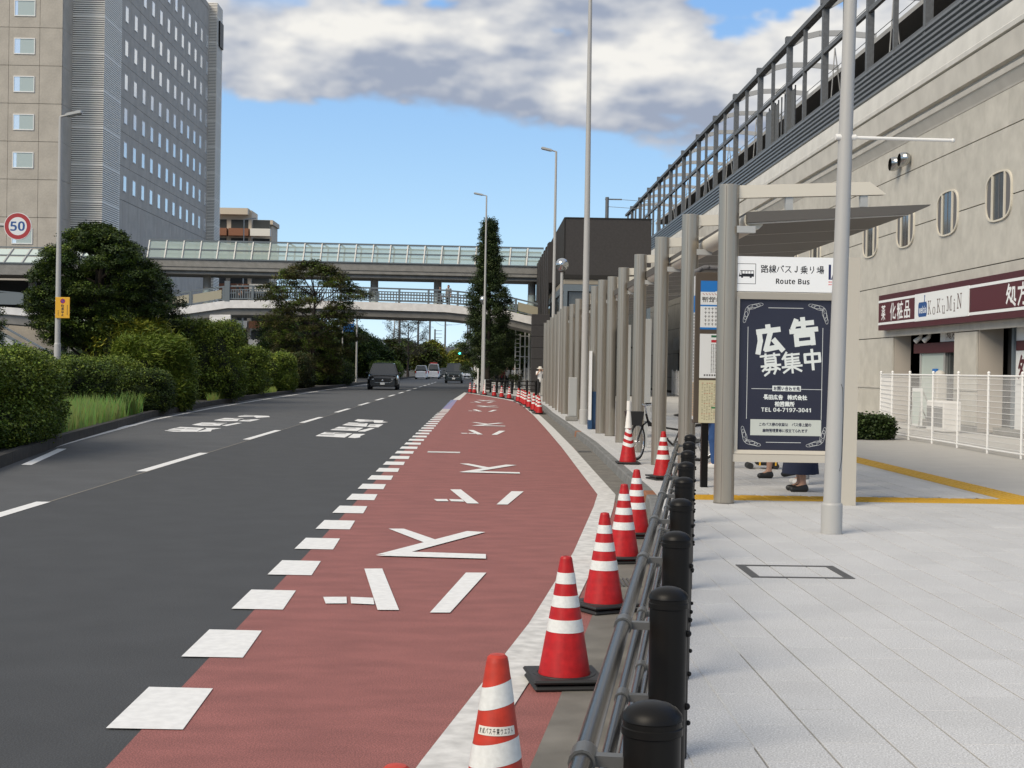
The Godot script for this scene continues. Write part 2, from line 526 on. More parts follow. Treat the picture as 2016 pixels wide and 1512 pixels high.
	m = mat("cloth_navy", 0.014, 0.020, 0.048, 0.9)
	m = mat("cloth_black", 0.016, 0.016, 0.017, 0.9)
	m = mat("cloth_grey", 0.20, 0.20, 0.20, 0.9)
	m = mat("cloth_red", 0.22, 0.025, 0.03, 0.9)
	m = mat("cloth_blue", 0.02, 0.06, 0.17, 0.9)
	m = mat("hair", 0.013, 0.010, 0.008, 0.6)
	m = mat("straw", 0.62, 0.58, 0.50, 0.9)
	m = mat("shoe_black", 0.013, 0.013, 0.013, 0.5)
	m = mat("shoe_white", 0.55, 0.54, 0.52, 0.7)
	m = mat("yellow_paint", 0.70, 0.38, 0.02, 0.5)
	m = mat("leaf", 1, 1, 1, 0.55); m.vertex_color_use_as_albedo = true; m.backlight_enabled = true; m.backlight = Color(0.25, 0.3, 0.12); m.metallic_specular = 0.35
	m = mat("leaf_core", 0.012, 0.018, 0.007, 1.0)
	m = mat("grey_fabric", 0.12, 0.12, 0.125, 0.8)
	m = mat("apartment", 0.55, 0.48, 0.38, 0.8)
	m = mat("balcony", 0.23, 0.10, 0.055, 0.8)
	m = mat("white_sheet", 0.7, 0.68, 0.62, 0.8)
	m = mat("signal_green", 0.2, 0.7, 0.62, 0.3); m.emission_enabled = true; m.emission = Color(0.25, 0.95, 0.85); m.emission_energy_multiplier = 1.2
	m = mat("grate", 0.10, 0.10, 0.10, 0.6, 0.4)

func ground():
	var b := B.new()
	b.sheet([[-900, -60], [900, -60], [900, 1400], [-900, 1400]], -0.03)
	setting("ground", b, M.earth, "bare ground stretching away under everything")
	# the carriageway: an older lane by the median, newer tar beside the bay
	b = B.new()
	var pts := [[-5.24, -8.0], [-5.24, 400.0]]
	var back := []
	for p in MEDIAN:
		back.append([p[0], p[1]])
	back.reverse()
	pts += back
	pts.append([-4.4, -8.0])
	b.sheet([[-12.6, -8], [-5.24, -8], [-5.24, 420], [-12.6, 420]], 0.0)
	setting("road", b, M.old_asphalt, "grey asphalt lane beside the planted median")
	b = B.new()
	b.sheet([[-5.24, -8], [3.0, -8], [3.0, 420], [-5.24, 420]], 0.0)
	setting("road", b, M.new_asphalt, "darker new asphalt lane beside the red bus bay")
	b = B.new()
	b.sheet([[-60, -8], [-12.6, -8], [-12.6, 420], [-60, 420]], 0.0)
	setting("road", b, M.old_asphalt, "asphalt beyond the planted median")
	# the red bay
	b = B.new()
	var red := [[-1.56, 0.0], [-1.56, 60.0], [-1.2, 94.0], [-1.02, 99.3]]
	var t2 := TAPER.duplicate()
	t2.reverse()
	for p in t2.slice(1):
		red.append([p[0], p[1]])
	var k2 := KERB.duplicate()
	k2.reverse()
	for p in k2.slice(2):
		red.append([p[0] - 0.33, p[1]])
	red.append([-0.6, 0.0])
	b.sheet(red, 0.004)
	setting("bus_bay_surface", b, M.red_asphalt, "red coloured asphalt of the bus bay")
	# concrete gutter strip along the kerb
	b = B.new()
	for i in KERB.size() - 1:
		var p = KERB[i]
		var q = KERB[i + 1]
		b.sheet([[p[0] - 0.34, p[1]], [p[0] + 0.02, p[1]], [q[0] + 0.02, q[1]], [q[0] - 0.34, q[1]]], 0.008)
	setting("gutter", b, M.gutter, "concrete gutter strip between the red bay and the kerb")
	b = B.new()
	for q in [[11.2, 0.0], [29.5, 0.0]]:
		for k in 8:
			var x := lerp_path(KERB, q[0]) - 0.29 + k * 0.034
			b.dbox(x, x + 0.016, 0.008, 0.02, q[0], q[0] + 0.42)
		b.dbox(lerp_path(KERB, q[0]) - 0.31, lerp_path(KERB, q[0]) - 0.30, 0.008, 0.022, q[0] - 0.02, q[0] + 0.44)
	setting("drain_grating", b, M.grate, "iron drain gratings in the gutter")
	footway()
	median()

func footway():
	# the body of the footway; slabs lie on it
	var b := B.new()
	var pts := []
	for p in KERB:
		pts.append([p[0] + 0.14, p[1]])
	pts += [[2.5, 74.5], [2.1, 79.3], [0.9, 88.6], [-0.6, 100.2], [-0.6, 140.0], [40.0, 140.0], [40.0, -6.0], [-1.2, -6.0]]
	b.sheet(pts, 0.118)
	var walk := setting("footway", b, M.slab_bed, "footway of pale stone slabs beside the bus bay")
	# concrete surface further off
	b = B.new()
	b.sheet([[2.6, 70.0], [14.0, 70.0], [14.0, 139.0], [-0.4, 139.0], [-0.4, 100.6], [1.1, 89.0], [2.3, 79.6]], 0.15)
	setting("footway", b, M.concrete_path, "paved footway at the far end of the shelters")
	b = B.new()
	b.sheet([[8.6, 3.0], [14.0, 3.0], [14.0, 70.0], [6.45, 70.0], [6.45, 17.42], [8.6, 17.42]], 0.147)
	setting("pavement", b, M.concrete_path, "smooth grey forecourt pavement before the shop")
	b = B.new()
	b.sheet([[-1.0, -6.0], [14.0, -6.0], [14.0, 2.6], [0.3, 2.6]], 0.146)
	setting("footway", b, M.slab_0, "pale footway behind the viewer")
	b = B.new()
	for i in KERB.size() - 1:
		var p = KERB[i]
		var q = KERB[i + 1]
		b.sheet([[p[0] + 0.15, p[1]], [p[0] + 0.62, p[1]], [q[0] + 0.62, q[1]], [q[0] + 0.15, q[1]]], 0.146)
	part(walk, "border_strip", b, M.slab_2)
	# slabs 0.3 by 0.6 in running bond
	var shapes := []
	for i in 2:
		b = B.new()
		b.slab(-0.1455, 0.1455, -0.036, 0.0, -0.2972, 0.2972, 0.0015 + 0.0005 * i)
		shapes.append(b.mesh())
	var half := B.new()
	half.slab(-0.148, 0.148, -0.036, 0.0, -0.148, 0.148, 0.004)
	var half_mesh := half.mesh()
	var rest := B.new()
	var rng := RandomNumberGenerator.new()
	rng.seed = 4
	var near := []
	var far := []
	for zone in [[2.7, 17.4, 8.4], [18.0, 70.0, 6.7]]:
		for col in 30:
			var x := 0.12 + 0.3 * col
			var d: float = zone[0] + (0.3 if col % 2 else 0.0)
			while d < zone[1] - 0.05:
				var len := minf(0.6, zone[1] - d)
				if d > 0.3 and x - 0.15 > lerp_path(KERB, d) + 0.12 and x - 0.15 > lerp_path(KERB, d + len) + 0.12 and x + 0.15 < zone[2]:
					if x - 0.2 < (d + 0.8) * 0.392 + 0.2:
						if len > 0.55 and d < 40.0:
							near.append([d, x])
						else:
							far.append([d, x, len])
					elif d < 20.0:
						far.append([d, x, len])
				d += 0.6
	near.sort()
	for i in near.size():
		var d: float = near[i][0]
		var x: float = near[i][1]
		if i < 296:
			var o := part(walk, "paving_slab", shapes[i % 2], M["slab_%d" % rng.randi_range(0, 3)])
			o.position = P(x, 0.15 + rng.randf_range(-0.0010, 0.0010), d + 0.3)
		else:
			far.append([d, x, 0.6])
	for f in far:
		rest.slab(f[1] - 0.1455, f[1] + 0.1455, 0.114, 0.15 + rng.randf_range(-0.001, 0.001), -f[0] - f[2] + 0.002, -f[0] - 0.002)
	stuff(part(walk, "paving_slab", rest, M.slab_1))
	# dark frame of a service cover
	b = B.new()
	for q in [[2.10, 2.90, 11.48, 11.53], [2.10, 2.90, 10.83, 10.88], [2.10, 2.17, 10.88, 11.48], [2.83, 2.90, 10.88, 11.48]]:
		b.dbox(q[0], q[1], 0.14, 0.1545, q[2], q[3])
	part(walk, "cover_frame", b, M.grate, "dark steel frame of a paved service cover")
	# yellow tactile strips
	var tb := B.new()
	tb.slab(-0.147, 0.147, -0.01, 0.0, -0.147, 0.147, 0.003)
	for k in 4:
		tb.box(-0.12 + k * 0.075, -0.095 + k * 0.075, 0.0, 0.005, -0.13, 0.13)
	var tile := tb.mesh()
	var strip := thing("tactile_strip", "yellow tactile paving strip crossing the footway at the poster frame", "tactile paving")
	var n := 0
	for i in 22:
		for j in 2:
			var o := part(strip, "tactile_tile", tile, M.tactile)
			o.position = P(2.55 + 0.3 * i, 0.158, 17.55 + 0.3 * j)
			o.rotation.y = PI / 2
	strip = thing("tactile_strip", "yellow tactile paving strip running along the footway towards the station", "tactile paving")
	for i in 90:
		var o := part(strip, "tactile_tile", tile, M.tactile)
		o.position = P(6.95, 0.158, 18.15 + 0.3 * i)
		o.scale = Vector3(1.5, 1, 1)
	# kerb stones
	var ks := setting("kerb", kerb_run(40.0, 69.0), M.kerb, "pale kerb stones along the bus bay")
	stuff(ks)
	ks.set_meta("kind", "structure")
	var d := 3.0
	var odd := 0
	while d < 40.0:
		var e := minf(d + 0.6, 40.0)
		var orange := (d > 17.8 and d < 18.3) or (d > 35.7 and d < 36.2)
		part(ks, "kerb_stone", kerb_run(d, e), M.kerb_orange if orange else M.kerb, "orange painted kerb stone" if orange else "")
		d = e
	b = B.new()
	var path := [[2.62, 69.0], [2.5, 74.5], [2.1, 79.3], [0.9, 88.6], [-0.6, 100.2], [-0.7, 140.0]]
	for i in path.size() - 1:
		b.bar(P(path[i][0] - 0.07, 0.075, path[i][1]), P(path[i + 1][0] - 0.07, 0.075, path[i + 1][1]), 0.15, 0.16)
	part(ks, "kerb_stone", b, M.kerb, "kerb round the end of the bay")

func kerb_run(d0: float, d1: float) -> B:
	var b := B.new()
	var d := d0
	while d < d1 - 0.01:
		var e := minf(d + 0.6, d1)
		var g := 0.004
		var x0 := lerp_path(KERB, d)
		var x1 := lerp_path(KERB, e)
		var prof := [[0.0, -0.02], [0.02, 0.135], [0.035, 0.152], [0.15, 0.152], [0.15, 0.0]]
		for i in prof.size() - 1:
			var p = prof[i]
			var q = prof[i + 1]
			b.quad(P(x0 + p[0], p[1], d + g), P(x0 + q[0], q[1], d + g), P(x1 + q[0], q[1], e - g), P(x1 + p[0], p[1], e - g))
		for s in [[x0, d + g, 1.0], [x1, e - g, -1.0]]:
			var m := Vector3(0, 0, s[2])
			var o := P(s[0] + 0.08, 0.06, s[1])
			for i in prof.size():
				var p = prof[i]
				var q = prof[(i + 1) % prof.size()]
				b.tri(o, P(s[0] + p[0], p[1], s[1]), P(s[0] + q[0], q[1], s[1]), m, m, m)
		d = e
	return b

func median():
	# raised bed with a low dark kerb
	var b := B.new()
	var pts := []
	for p in MEDIAN:
		pts.append([p[0] - 0.1, p[1]])
	pts += [[-20.0, 400.0], [-17.0, 100.0], [-16.0, 2.0]]
	b.sheet(pts, 0.16)
	setting("planting_bed", b, M.earth, "soil of the raised planted median")
	var run := thing("median_kerb", "dark weathered kerb along the planted median", "kerb")
	run.set_meta("kind", "structure")
	var d := 20.0
	while d < 96.0:
		var e := d + 1.9
		b = B.new()
		b.bar(P(lerp_path(MEDIAN, d + 0.01), 0.09, d + 0.01), P(lerp_path(MEDIAN, e - 0.01), 0.09, e - 0.01), 0.16, 0.22)
		part(run, "kerb_stone", b, M.old_kerb)
		d = e
	b = B.new()
	for q in [[96.0, 180.0], [180.0, 400.0], [2.0, 20.0]]:
		b.bar(P(lerp_path(MEDIAN, q[0]), 0.09, q[0]), P(lerp_path(MEDIAN, q[1]), 0.09, q[1]), 0.16, 0.22)
	part(run, "kerb_stone", b, M.old_kerb)

func flat(pts: Array, y: float) -> B:
	var b := B.new()
	b.sheet(pts, y)
	return b

func markings():
	var road := Node3D.new()
	road.name = "road_marking"
	add_child(road)
	tag(road, "white painted markings on the carriageway", "", "", "structure")
	# broken line between the lanes: 5 m dashes, 5 m gaps
	for i in 16:
		var d := 12.4 + 10.0 * i
		part(road, "lane_dash", flat([[-5.42, d + 0.1], [-5.25, d + 0.1], [-5.22, d + 5.0], [-5.39, d + 5.0]], 0.005), M.paint)
	for q in [[23.5, 28.0], [33.7, 39.2]]:
		part(road, "lane_dash", flat([[lerp_path(MEDIAN, q[0]) + 0.28 if q[0] < 30 else -9.58, q[0]], [lerp_path(MEDIAN, q[0]) + 0.45 if q[0] < 30 else -9.40, q[0]], [-8.1 if q[0] < 30 else -9.40, q[1]], [-8.27 if q[0] < 30 else -9.58, q[1]]], 0.006), M.paint)
	var edge := [[-7.9, 22.5], [-8.16, 24.34], [-8.86, 31.33], [-9.93, 43.19], [-10.5, 56.25], [-10.75, 69.78], [-11.0, 100.0], [-10.9, 180.0]]
	var b := B.new()
	for i in edge.size() - 1:
		var p = edge[i]
		var q = edge[i + 1]
		b.sheet([[p[0] - 0.02, p[1]], [p[0] + 0.13, p[1]], [q[0] + 0.13, q[1]], [q[0] - 0.02, q[1]]], 0.004)
	part(road, "edge_line", b, M.worn_paint)
	b = B.new()
	for i in 40:
		b.sheet([[-5.255, 5.0 + 2 * i], [-5.235, 5.0 + 2 * i], [-5.235, 7.0 + 2 * i], [-5.255, 7.0 + 2 * i]], 0.003)
	part(road, "tar_seam", b, M.hall_band)
	# letters painted for the oncoming lanes
	var letters := {
		"a": [[-8.01, 36.17], [-8.05, 36.94], [-8.08, 38.44], [-7.35, 38.02], [-7.14, 35.86], [-7.66, 35.67]],
		"b": [[-7.12, 35.73], [-7.18, 37.45], [-7.37, 38.13], [-6.9, 38.04], [-6.99, 37.15], [-6.83, 36.14]],
		"c": [[-8.07, 39.87], [-8.1, 41.5], [-7.36, 41.49], [-7.32, 40.31], [-7.23, 39.55], [-7.69, 39.32]],
		"d": [[-7.22, 39.79], [-7.12, 41.72], [-6.96, 41.61], [-7.02, 39.42]],
		"e": [[-8.09, 43.23], [-8.13, 45.3], [-7.49, 45.15], [-7.49, 44.1], [-7.33, 43.0], [-7.7, 42.8]],
		"f": [[-7.30, 42.92], [-7.33, 44.16], [-6.92, 44.77], [-6.9, 43.95], [-6.93, 42.84]],
		"g": [[-8.0, 46.89], [-7.98, 48.17], [-7.1, 47.74], [-6.91, 46.77], [-7.2, 45.84], [-7.46, 46.86], [-7.85, 46.44]],
		"h": [[-4.01, 34.63], [-4.02, 36.78], [-3.26, 36.28], [-3.25, 34.09]],
		"i": [[-3.17, 34.11], [-3.22, 36.09], [-2.91, 36.08], [-2.95, 34.98], [-2.89, 34.31], [-2.98, 33.95]],
		"j": [[-4.01, 38.0], [-3.99, 40.12], [-3.26, 39.67], [-3.26, 37.65]],
		"k": [[-3.24, 37.65], [-3.07, 39.65], [-2.93, 39.58], [-3.03, 37.4], [-3.2, 37.39]],
		"l": [[-4.01, 41.29], [-4.0, 43.29], [-3.39, 42.84], [-3.24, 40.42]],
		"m": [[-3.22, 40.42], [-3.27, 42.19], [-2.89, 42.35], [-2.88, 40.15]],
		"n": [[-3.97, 44.8], [-3.97, 46.07], [-3.09, 45.38], [-3.06, 44.43], [-2.86, 44.07], [-3.07, 43.32], [-3.24, 43.43], [-3.35, 44.49], [-3.72, 43.96]],
	}
	# each blotch of paint is scored by the dark gaps between its strokes
	for k in letters:
		part(road, "painted_letter", flat(letters[k], 0.005), M.paint)
	b = B.new()
	for q in [[-7.85, 36.35, 0.38], [-7.55, 37.2, 0.3], [-7.9, 37.4, 0.25], [-7.75, 40.3, 0.36], [-7.5, 41.0, 0.3], [-7.85, 44.0, 0.4], [-7.6, 44.6, 0.3], [-7.75, 47.4, 0.42], [-3.8, 35.2, 0.36], [-3.55, 35.9, 0.3], [-3.85, 36.2, 0.2],
		[-3.8, 38.6, 0.4], [-3.6, 39.3, 0.3], [-3.8, 42.0, 0.36], [-3.55, 42.4, 0.2], [-3.15, 41.4, 0.16], [-3.55, 45.2, 0.3], [-7.2, 43.8, 0.18]]:
		b.sheet([[q[0] - q[2] / 2, q[1]], [q[0] + q[2] / 2, q[1] - 0.06], [q[0] + q[2] / 2 + 0.02, q[1] + 0.16], [q[0] - q[2] / 2 + 0.02, q[1] + 0.22]], 0.009)
	part(road, "letter_gap", b, M.new_asphalt)
	var bay := Node3D.new()
	bay.name = "bus_bay_marking"
	add_child(bay)
	tag(bay, "white painted lines and letters on the red bus bay", "", "", "structure")
	for i in 31:
		var d := 3.36 + 1.65 * i
		var x := lerpf(-1.74, -1.62, clampf(d / 60.0, 0, 1))
		part(bay, "bay_dash", flat([[x, d], [x + 0.36, d - 0.01], [x + 0.34, d + 0.84], [x - 0.0, d + 0.86]], 0.009), M.paint)
	for i in 13:
		var d := 54.6 + 1.65 * i
		part(bay, "bay_dash", flat([[-1.6, d], [-1.27, d], [-1.25, d + 0.85], [-1.58, d + 0.85]], 0.009), M.paint if i < 3 else M.blue_paint)
	part(bay, "bay_line", flat([[-1.5, 75.8], [-1.12, 75.8], [-0.94, 99.2], [-1.16, 99.6]], 0.010), M.worn_paint)
	b = B.new()
	var w := WHITE + TAPER.slice(1)
	for i in w.size() - 1:
		var p = w[i]
		var q = w[i + 1]
		b.sheet([[p[0] - 0.15, p[1]], [p[0] + 0.10, p[1]], [q[0] + 0.10, q[1]], [q[0] - 0.15, q[1]]], 0.010)
	part(bay, "bay_line", b, M.worn_paint)
	b = B.new()
	b.sheet([[-1.06, 28.55], [-0.4, 28.5], [-0.4, 28.95], [-1.06, 29.0]], 0.011)
	part(bay, "bay_dash", b, M.worn_paint)
	# the word for bus, written towards the oncoming driver
	var ba := [[[-1.14, 10.50], [-0.97, 10.52], [-0.94, 10.23], [-1.09, 10.21]], [[-0.94, 10.52], [-0.77, 10.49], [-0.74, 10.2], [-0.91, 10.23]], [[-0.96, 12.0], [-0.81, 12.02], [-0.55, 9.98], [-0.7, 9.97]], [[-0.1, 11.85], [0.07, 11.86], [-0.19, 9.9], [-0.33, 9.89]]]
	var su := [[[-0.95, 14.99], [-0.79, 15.01], [-0.33, 13.86], [-0.48, 13.72]], [[-0.12, 14.86], [0.07, 14.79], [-0.66, 13.02], [-0.93, 12.88]], [[-0.66, 13.12], [0.07, 13.02], [0.07, 12.71], [-0.92, 12.81]]]
	for q in [[0.0, 0.0, 0.0, 0.0], [0.55, 7.95, 0.59, 10.4], [0.62, 26.7, 0.67, 29.3], [0.62, 46.3, 0.72, 49.8], [0.6, 60.6, 0.72, 61.3]]:
		for s in ba:
			var z := []
			for p in s:
				z.append([p[0] + q[0], 9.9 + (p[1] - 9.9) * (1.0 if q[1] < 20 else 1.25) + q[1]])
			part(bay, "painted_letter", flat(z, 0.012), M.paint)
		var h := 0.012
		for s in su:
			var z := []
			for p in s:
				z.append([p[0] + q[2], 12.8 + (p[1] - 12.8) * (1.0 if q[1] < 20 else 1.25) + q[3]])
			part(bay, "painted_letter", flat(z, h), M.paint)
			h += 0.002

func station():
	var s := thing("station_building", "long beige station building with round-ended windows under elevated tracks", "station", P(14, 0, 0))
	# coordinates inside: x from the wall face, z = -d
	var opens := [[41.8, 48.1], [36.3, 39.9], [60.0, 101.0]]
	var b := B.new()
	var cuts := [20.0, 36.3, 39.9, 41.8, 48.1, 60.0, 101.0, 142.0]
	for i in cuts.size() - 1:
		var is_open := false
		for o in opens:
			if absf(cuts[i] - o[0]) < 0.01:
				is_open = true
		b.dbox(0.05, 0.5, 3.25 if is_open else 0.0, 9.5, cuts[i], cuts[i + 1])
	b.dbox(0.5, 12.0, 9.0, 9.5, 20, 142)
	b.dbox(11.5, 12.0, 0.0, 9.0, 20, 142)
	b.dbox(0.5, 12.0, 0.0, 9.0, 141.5, 142)
	b.dbox(0.5, 12.0, 0.0, 9.0, 20, 20.5)
	part(s, "wall", b, M.joint)
	b = B.new()
	b.dbox(0.5, 11.5, 0.05, 0.3, 20.5, 141.5)
	part(s, "floor", b, M.concrete)
	# facing panels with open joints
	var rng := RandomNumberGenerator.new()
	rng.seed = 9
	var rows := [[0.32, 1.28], [1.30, 3.01], [3.03, 4.80], [4.82, 6.57], [6.59, 8.43], [8.45, 9.45]]
	var far := B.new()
	for r in rows:
		var d := 27.0
		while d < 141.0:
			var e := d + 1.8
			for o in opens:
				if r[0] < 3.0:
					if d < o[0] and e > o[0] - 0.3: e = o[0]
					elif d >= o[0] - 0.01 and d < o[1] - 0.01: e = -o[1]
			if e < 0.0:
				d = -e
				continue
			if d < 64.0:
				b = B.new()
				b.dbox(0.0, 0.06, r[0] + 0.006, r[1] - 0.006, d + 0.004, e - 0.004)
				part(s, "wall_panel", b, M["wall_panel_%d" % rng.randi_range(0, 2)])
			else:
				far.dbox(0.0, 0.06, r[0] + 0.006, r[1] - 0.006, d + 0.004, e - 0.004)
			d = e
	stuff(part(s, "wall_panel", far, M.wall_panel_0))
	b = B.new()
	for q in [[20.0, 36.3], [39.9, 41.8], [48.1, 60.0]]:
		b = B.new()
		b.dbox(-0.02, 0.1, 0.0, 0.30, q[0], q[1])
		part(s, "plinth", b, M.concrete)
	b = B.new()
	b.dbox(-0.035, 0.02, 1.27, 1.33, 48.1, 60)
	part(s, "sill_course", b, M.cornice)
	# cornice, pulled along the road
	var prof := PackedVector2Array()
	for q in [[0.3, 9.45], [0.0, 9.46], [-0.02, 9.52], [-0.16, 9.80], [-0.20, 9.82], [-0.22, 9.96], [-0.10, 9.98], [-0.10, 10.10], [-0.26, 10.12], [-0.28, 10.80], [-0.12, 10.82], [-0.12, 10.88], [0.3, 10.88]]:
		prof.append(Vector2(q[0], q[1]))
	b = B.new()
	b.prism(prof, -142, -20)
	part(s, "cornice", b, M.cornice)
	prof = PackedVector2Array()
	for q in [[0.3, 10.885], [-0.29, 10.89], [-0.30, 11.02], [-0.27, 11.06], [-0.20, 11.62], [0.3, 11.64]]:
		prof.append(Vector2(q[0], q[1]))
	b = B.new()
	b.prism(prof, -142, -20)
	part(s, "parapet_band", b, M.white_band)
	# ribbed steel cladding, leaning back a little, in lengths
	for i in 18:
		b = B.new()
		prof = PackedVector2Array()
		prof.append(Vector2(0.5, 11.645))
		for k in 6:
			var y := 11.645 + 0.226 * k
			var x := -0.05 + 0.05 * k
			prof.append(Vector2(x, y)); prof.append(Vector2(x + 0.02, y + 0.10)); prof.append(Vector2(x - 0.06, y + 0.13)); prof.append(Vector2(x - 0.05, y + 0.215))
		prof.append(Vector2(0.5, 13.0))
		b.prism(prof, -20 - 6.8 * (i + 1) + 0.01, -20 - 6.8 * i - 0.01)
		part(s, "cladding", b, M.steel_cladding)
	# upper framework of posts and rails
	for i in 34:
		var d := 24.9 + 3.5 * i
		b = B.new()
		var big := i % 2 == 0
		var w := 0.13 if big else 0.08
		b.dbox(0.18, 0.18 + w * 2.0, 12.7, 17.18, d - w, d + w)
		if big:
			b.dbox(0.10, 0.40, 17.36, 17.6, d - 0.16, d + 0.16)
		part(s, "frame_post", b, M.frame_steel)
		if big:
			b = B.new()
			var arc := [P(0.3, 17.2, d), P(1.0, 17.62, d), P(1.7, 17.80, d), P(2.8, 17.84, d), P(4.4, 17.72, d)]
			for k in arc.size() - 1:
				b.bar(arc[k], arc[k + 1], 0.10, 0.26)
			part(s, "roof_arch", b, M.arch_steel)
	b = B.new()
	b.dbox(0.12, 0.46, 17.16, 17.36, 20, 142)
	part(s, "top_rail", b, M.frame_steel)
	b = B.new()
	b.dbox(0.20, 0.34, 15.22, 15.40, 20, 142)
	b.dbox(0.20, 0.36, 12.95, 13.12, 20, 142)
	part(s, "middle_rail", b, M.frame_steel)
	b = B.new()
	for q in [[66.0, 67.6], [69.6, 72.6]]:
		b.dbox(0.36, 0.42, 13.1, 15.0, q[0], q[1])
	for k in 9:
		b.dbox(0.42, 0.47, 13.1, 15.2, 66.1 + k * 0.75, 66.2 + k * 0.75)
	part(s, "screen_panel", b, M.frame_steel)
	b = B.new()
	b.dbox(0.40, 0.50, 13.1, 15.1, 64.3, 64.5)
	part(s, "timber_post", b, M.bark)
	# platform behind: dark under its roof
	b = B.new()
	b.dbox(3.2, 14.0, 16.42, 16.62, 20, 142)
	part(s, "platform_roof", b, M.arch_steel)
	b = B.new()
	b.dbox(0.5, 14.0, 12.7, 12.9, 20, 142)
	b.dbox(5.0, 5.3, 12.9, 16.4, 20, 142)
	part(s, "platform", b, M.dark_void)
	b = B.new()
	for i in 12:
		var d := 28.0 + 9.5 * i
		b.tube([P(2.0, 12.9, d), P(2.3, 17.0, d + 0.3)], 0.03, 6)
		b.tube([P(2.9, 12.9, d + 0.4), P(2.3, 17.0, d + 0.3)], 0.03, 6)
	part(s, "stay", b, M.arch_steel)
	b = B.new()
	for y in [15.5, 16.9]:
		for i in 12:
			b.bar(P(1.7, y, 20 + 10 * i), P(1.7, y, 30 + 10 * i), 0.02, 0.02)
	part(s, "overhead_wire", b, M.post_black)
	# barrel-shaped windows: flat head and sill, round sides
	for i in 9:
		var d := 38.35 + 4.25 * i - 8.5
		var w := Node3D.new()
		w.name = "window"
		s.add_child(w, true)
		w.position = P(0, 6.64, d)
		w.rotation.y = -PI / 2
		w.scale = Vector3(0.94, 0.93, 1)
		var out := []
		var inn := []
		for k in 56:
			var a := TAU * k / 56
			out.append(Vector2(1.03 * signf(cos(a)) * pow(absf(cos(a)), 0.72), 0.735 * signf(sin(a)) * pow(absf(sin(a)), 0.50)))
			inn.append(Vector2(0.975 * signf(cos(a)) * pow(absf(cos(a)), 0.72), 0.685 * signf(sin(a)) * pow(absf(sin(a)), 0.50)))
		b = B.new()
		for k in 56:
			var p: Vector2 = out[k]
			var q: Vector2 = out[(k + 1) % 56]
			var r: Vector2 = inn[(k + 1) % 56]
			var t: Vector2 = inn[k]
			b.quad(Vector3(t.x, t.y, 0.05), Vector3(p.x, p.y, 0.05), Vector3(q.x, q.y, 0.05), Vector3(r.x, r.y, 0.05))
			b.quad(Vector3(p.x, p.y, -0.02), Vector3(q.x, q.y, -0.02), Vector3(q.x, q.y, 0.05), Vector3(p.x, p.y, 0.05))
			b.quad(Vector3(r.x, r.y, 0.01), Vector3(t.x, t.y, 0.01), Vector3(t.x, t.y, 0.05), Vector3(r.x, r.y, 0.05))
		b.box(-0.53, -0.455, -0.70, 0.70, 0.008, 0.055)
		b.box(0.455, 0.53, -0.70, 0.70, 0.008, 0.055)
		part(w, "window_frame", b, M.beam_cream)
		for side in [-1, 1]:
			b = B.new()
			var lune := PackedVector2Array()
			for k in 13:
				var a := lerpf(-0.765, 0.765, k / 12.0)
				lune.append(Vector2(side * 0.99 * cos(a * 1.0), 0.955 * sin(a)))
			lune.append(Vector2(side * 0.50, 0.69)); lune.append(Vector2(side * 0.50, -0.69))
			b.prism(lune, 0.002, 0.010)
			part(w, "pane", b, M.grey_fabric)
		b = B.new()
		b.box(-0.45, 0.02, -0.69, 0.69, 0.002, 0.014)
		part(w, "pane", b, M.dark_glass)
		b = B.new()
		b.box(0.02, 0.45, -0.69, 0.69, 0.002, 0.020)
		part(w, "pane", b, M.dark_glass)
		b = B.new()
		b.box(0.0, 0.04, -0.69, 0.69, 0.018, 0.03)
		part(w, "sash", b, M.grey_fabric)
	# stainless hooded vents
	for i in 2:
		b = B.new()
		for k in 8:
			for j in 12:
				var f := func(u: float, v: float):
					var th := PI * 0.62 * u / 8.0
					var ph := TAU * v / 12
					return Vector3(-sin(th) * 0.06 - (1.0 - cos(th)) * 0.22, cos(ph) * 0.24 * sin(th * 0.8 + 0.5) - 0.05 * u / 8.0, sin(ph) * 0.24 * sin(th * 0.8 + 0.5))
				var p: Vector3 = f.call(k, j)
				var q: Vector3 = f.call(k, j + 1)
				var r: Vector3 = f.call(k + 1, j + 1)
				var t: Vector3 = f.call(k + 1, j)
				b.quadn(p, q, r, t, p + Vector3(0.1, 0, 0), q + Vector3(0.1, 0, 0), r + Vector3(0.1, 0, 0), t + Vector3(0.1, 0, 0))
		var o := part(s, "vent_hood", b, M.steel_bright)
		o.position = P(-0.02, 8.86, 46.5 + 1.05 * i)
	# further shop fronts behind the shelters
	b = B.new()
	b.dbox(-0.35, 0.05, 3.25, 4.1, 60, 101)
	part(s, "sign_band", b, M.white_band)
	b = B.new()
	b.dbox(0.3, 0.36, 0.3, 3.25, 60, 101)
	part(s, "shop_glass", b, M.dark_glass)
	b = B.new()
	for i in 16:
		b.dbox(0.22, 0.34, 0.3, 3.25, 60.0 + 2.7 * i, 60.1 + 2.7 * i)
	part(s, "mullion", b, M.grey_rail)

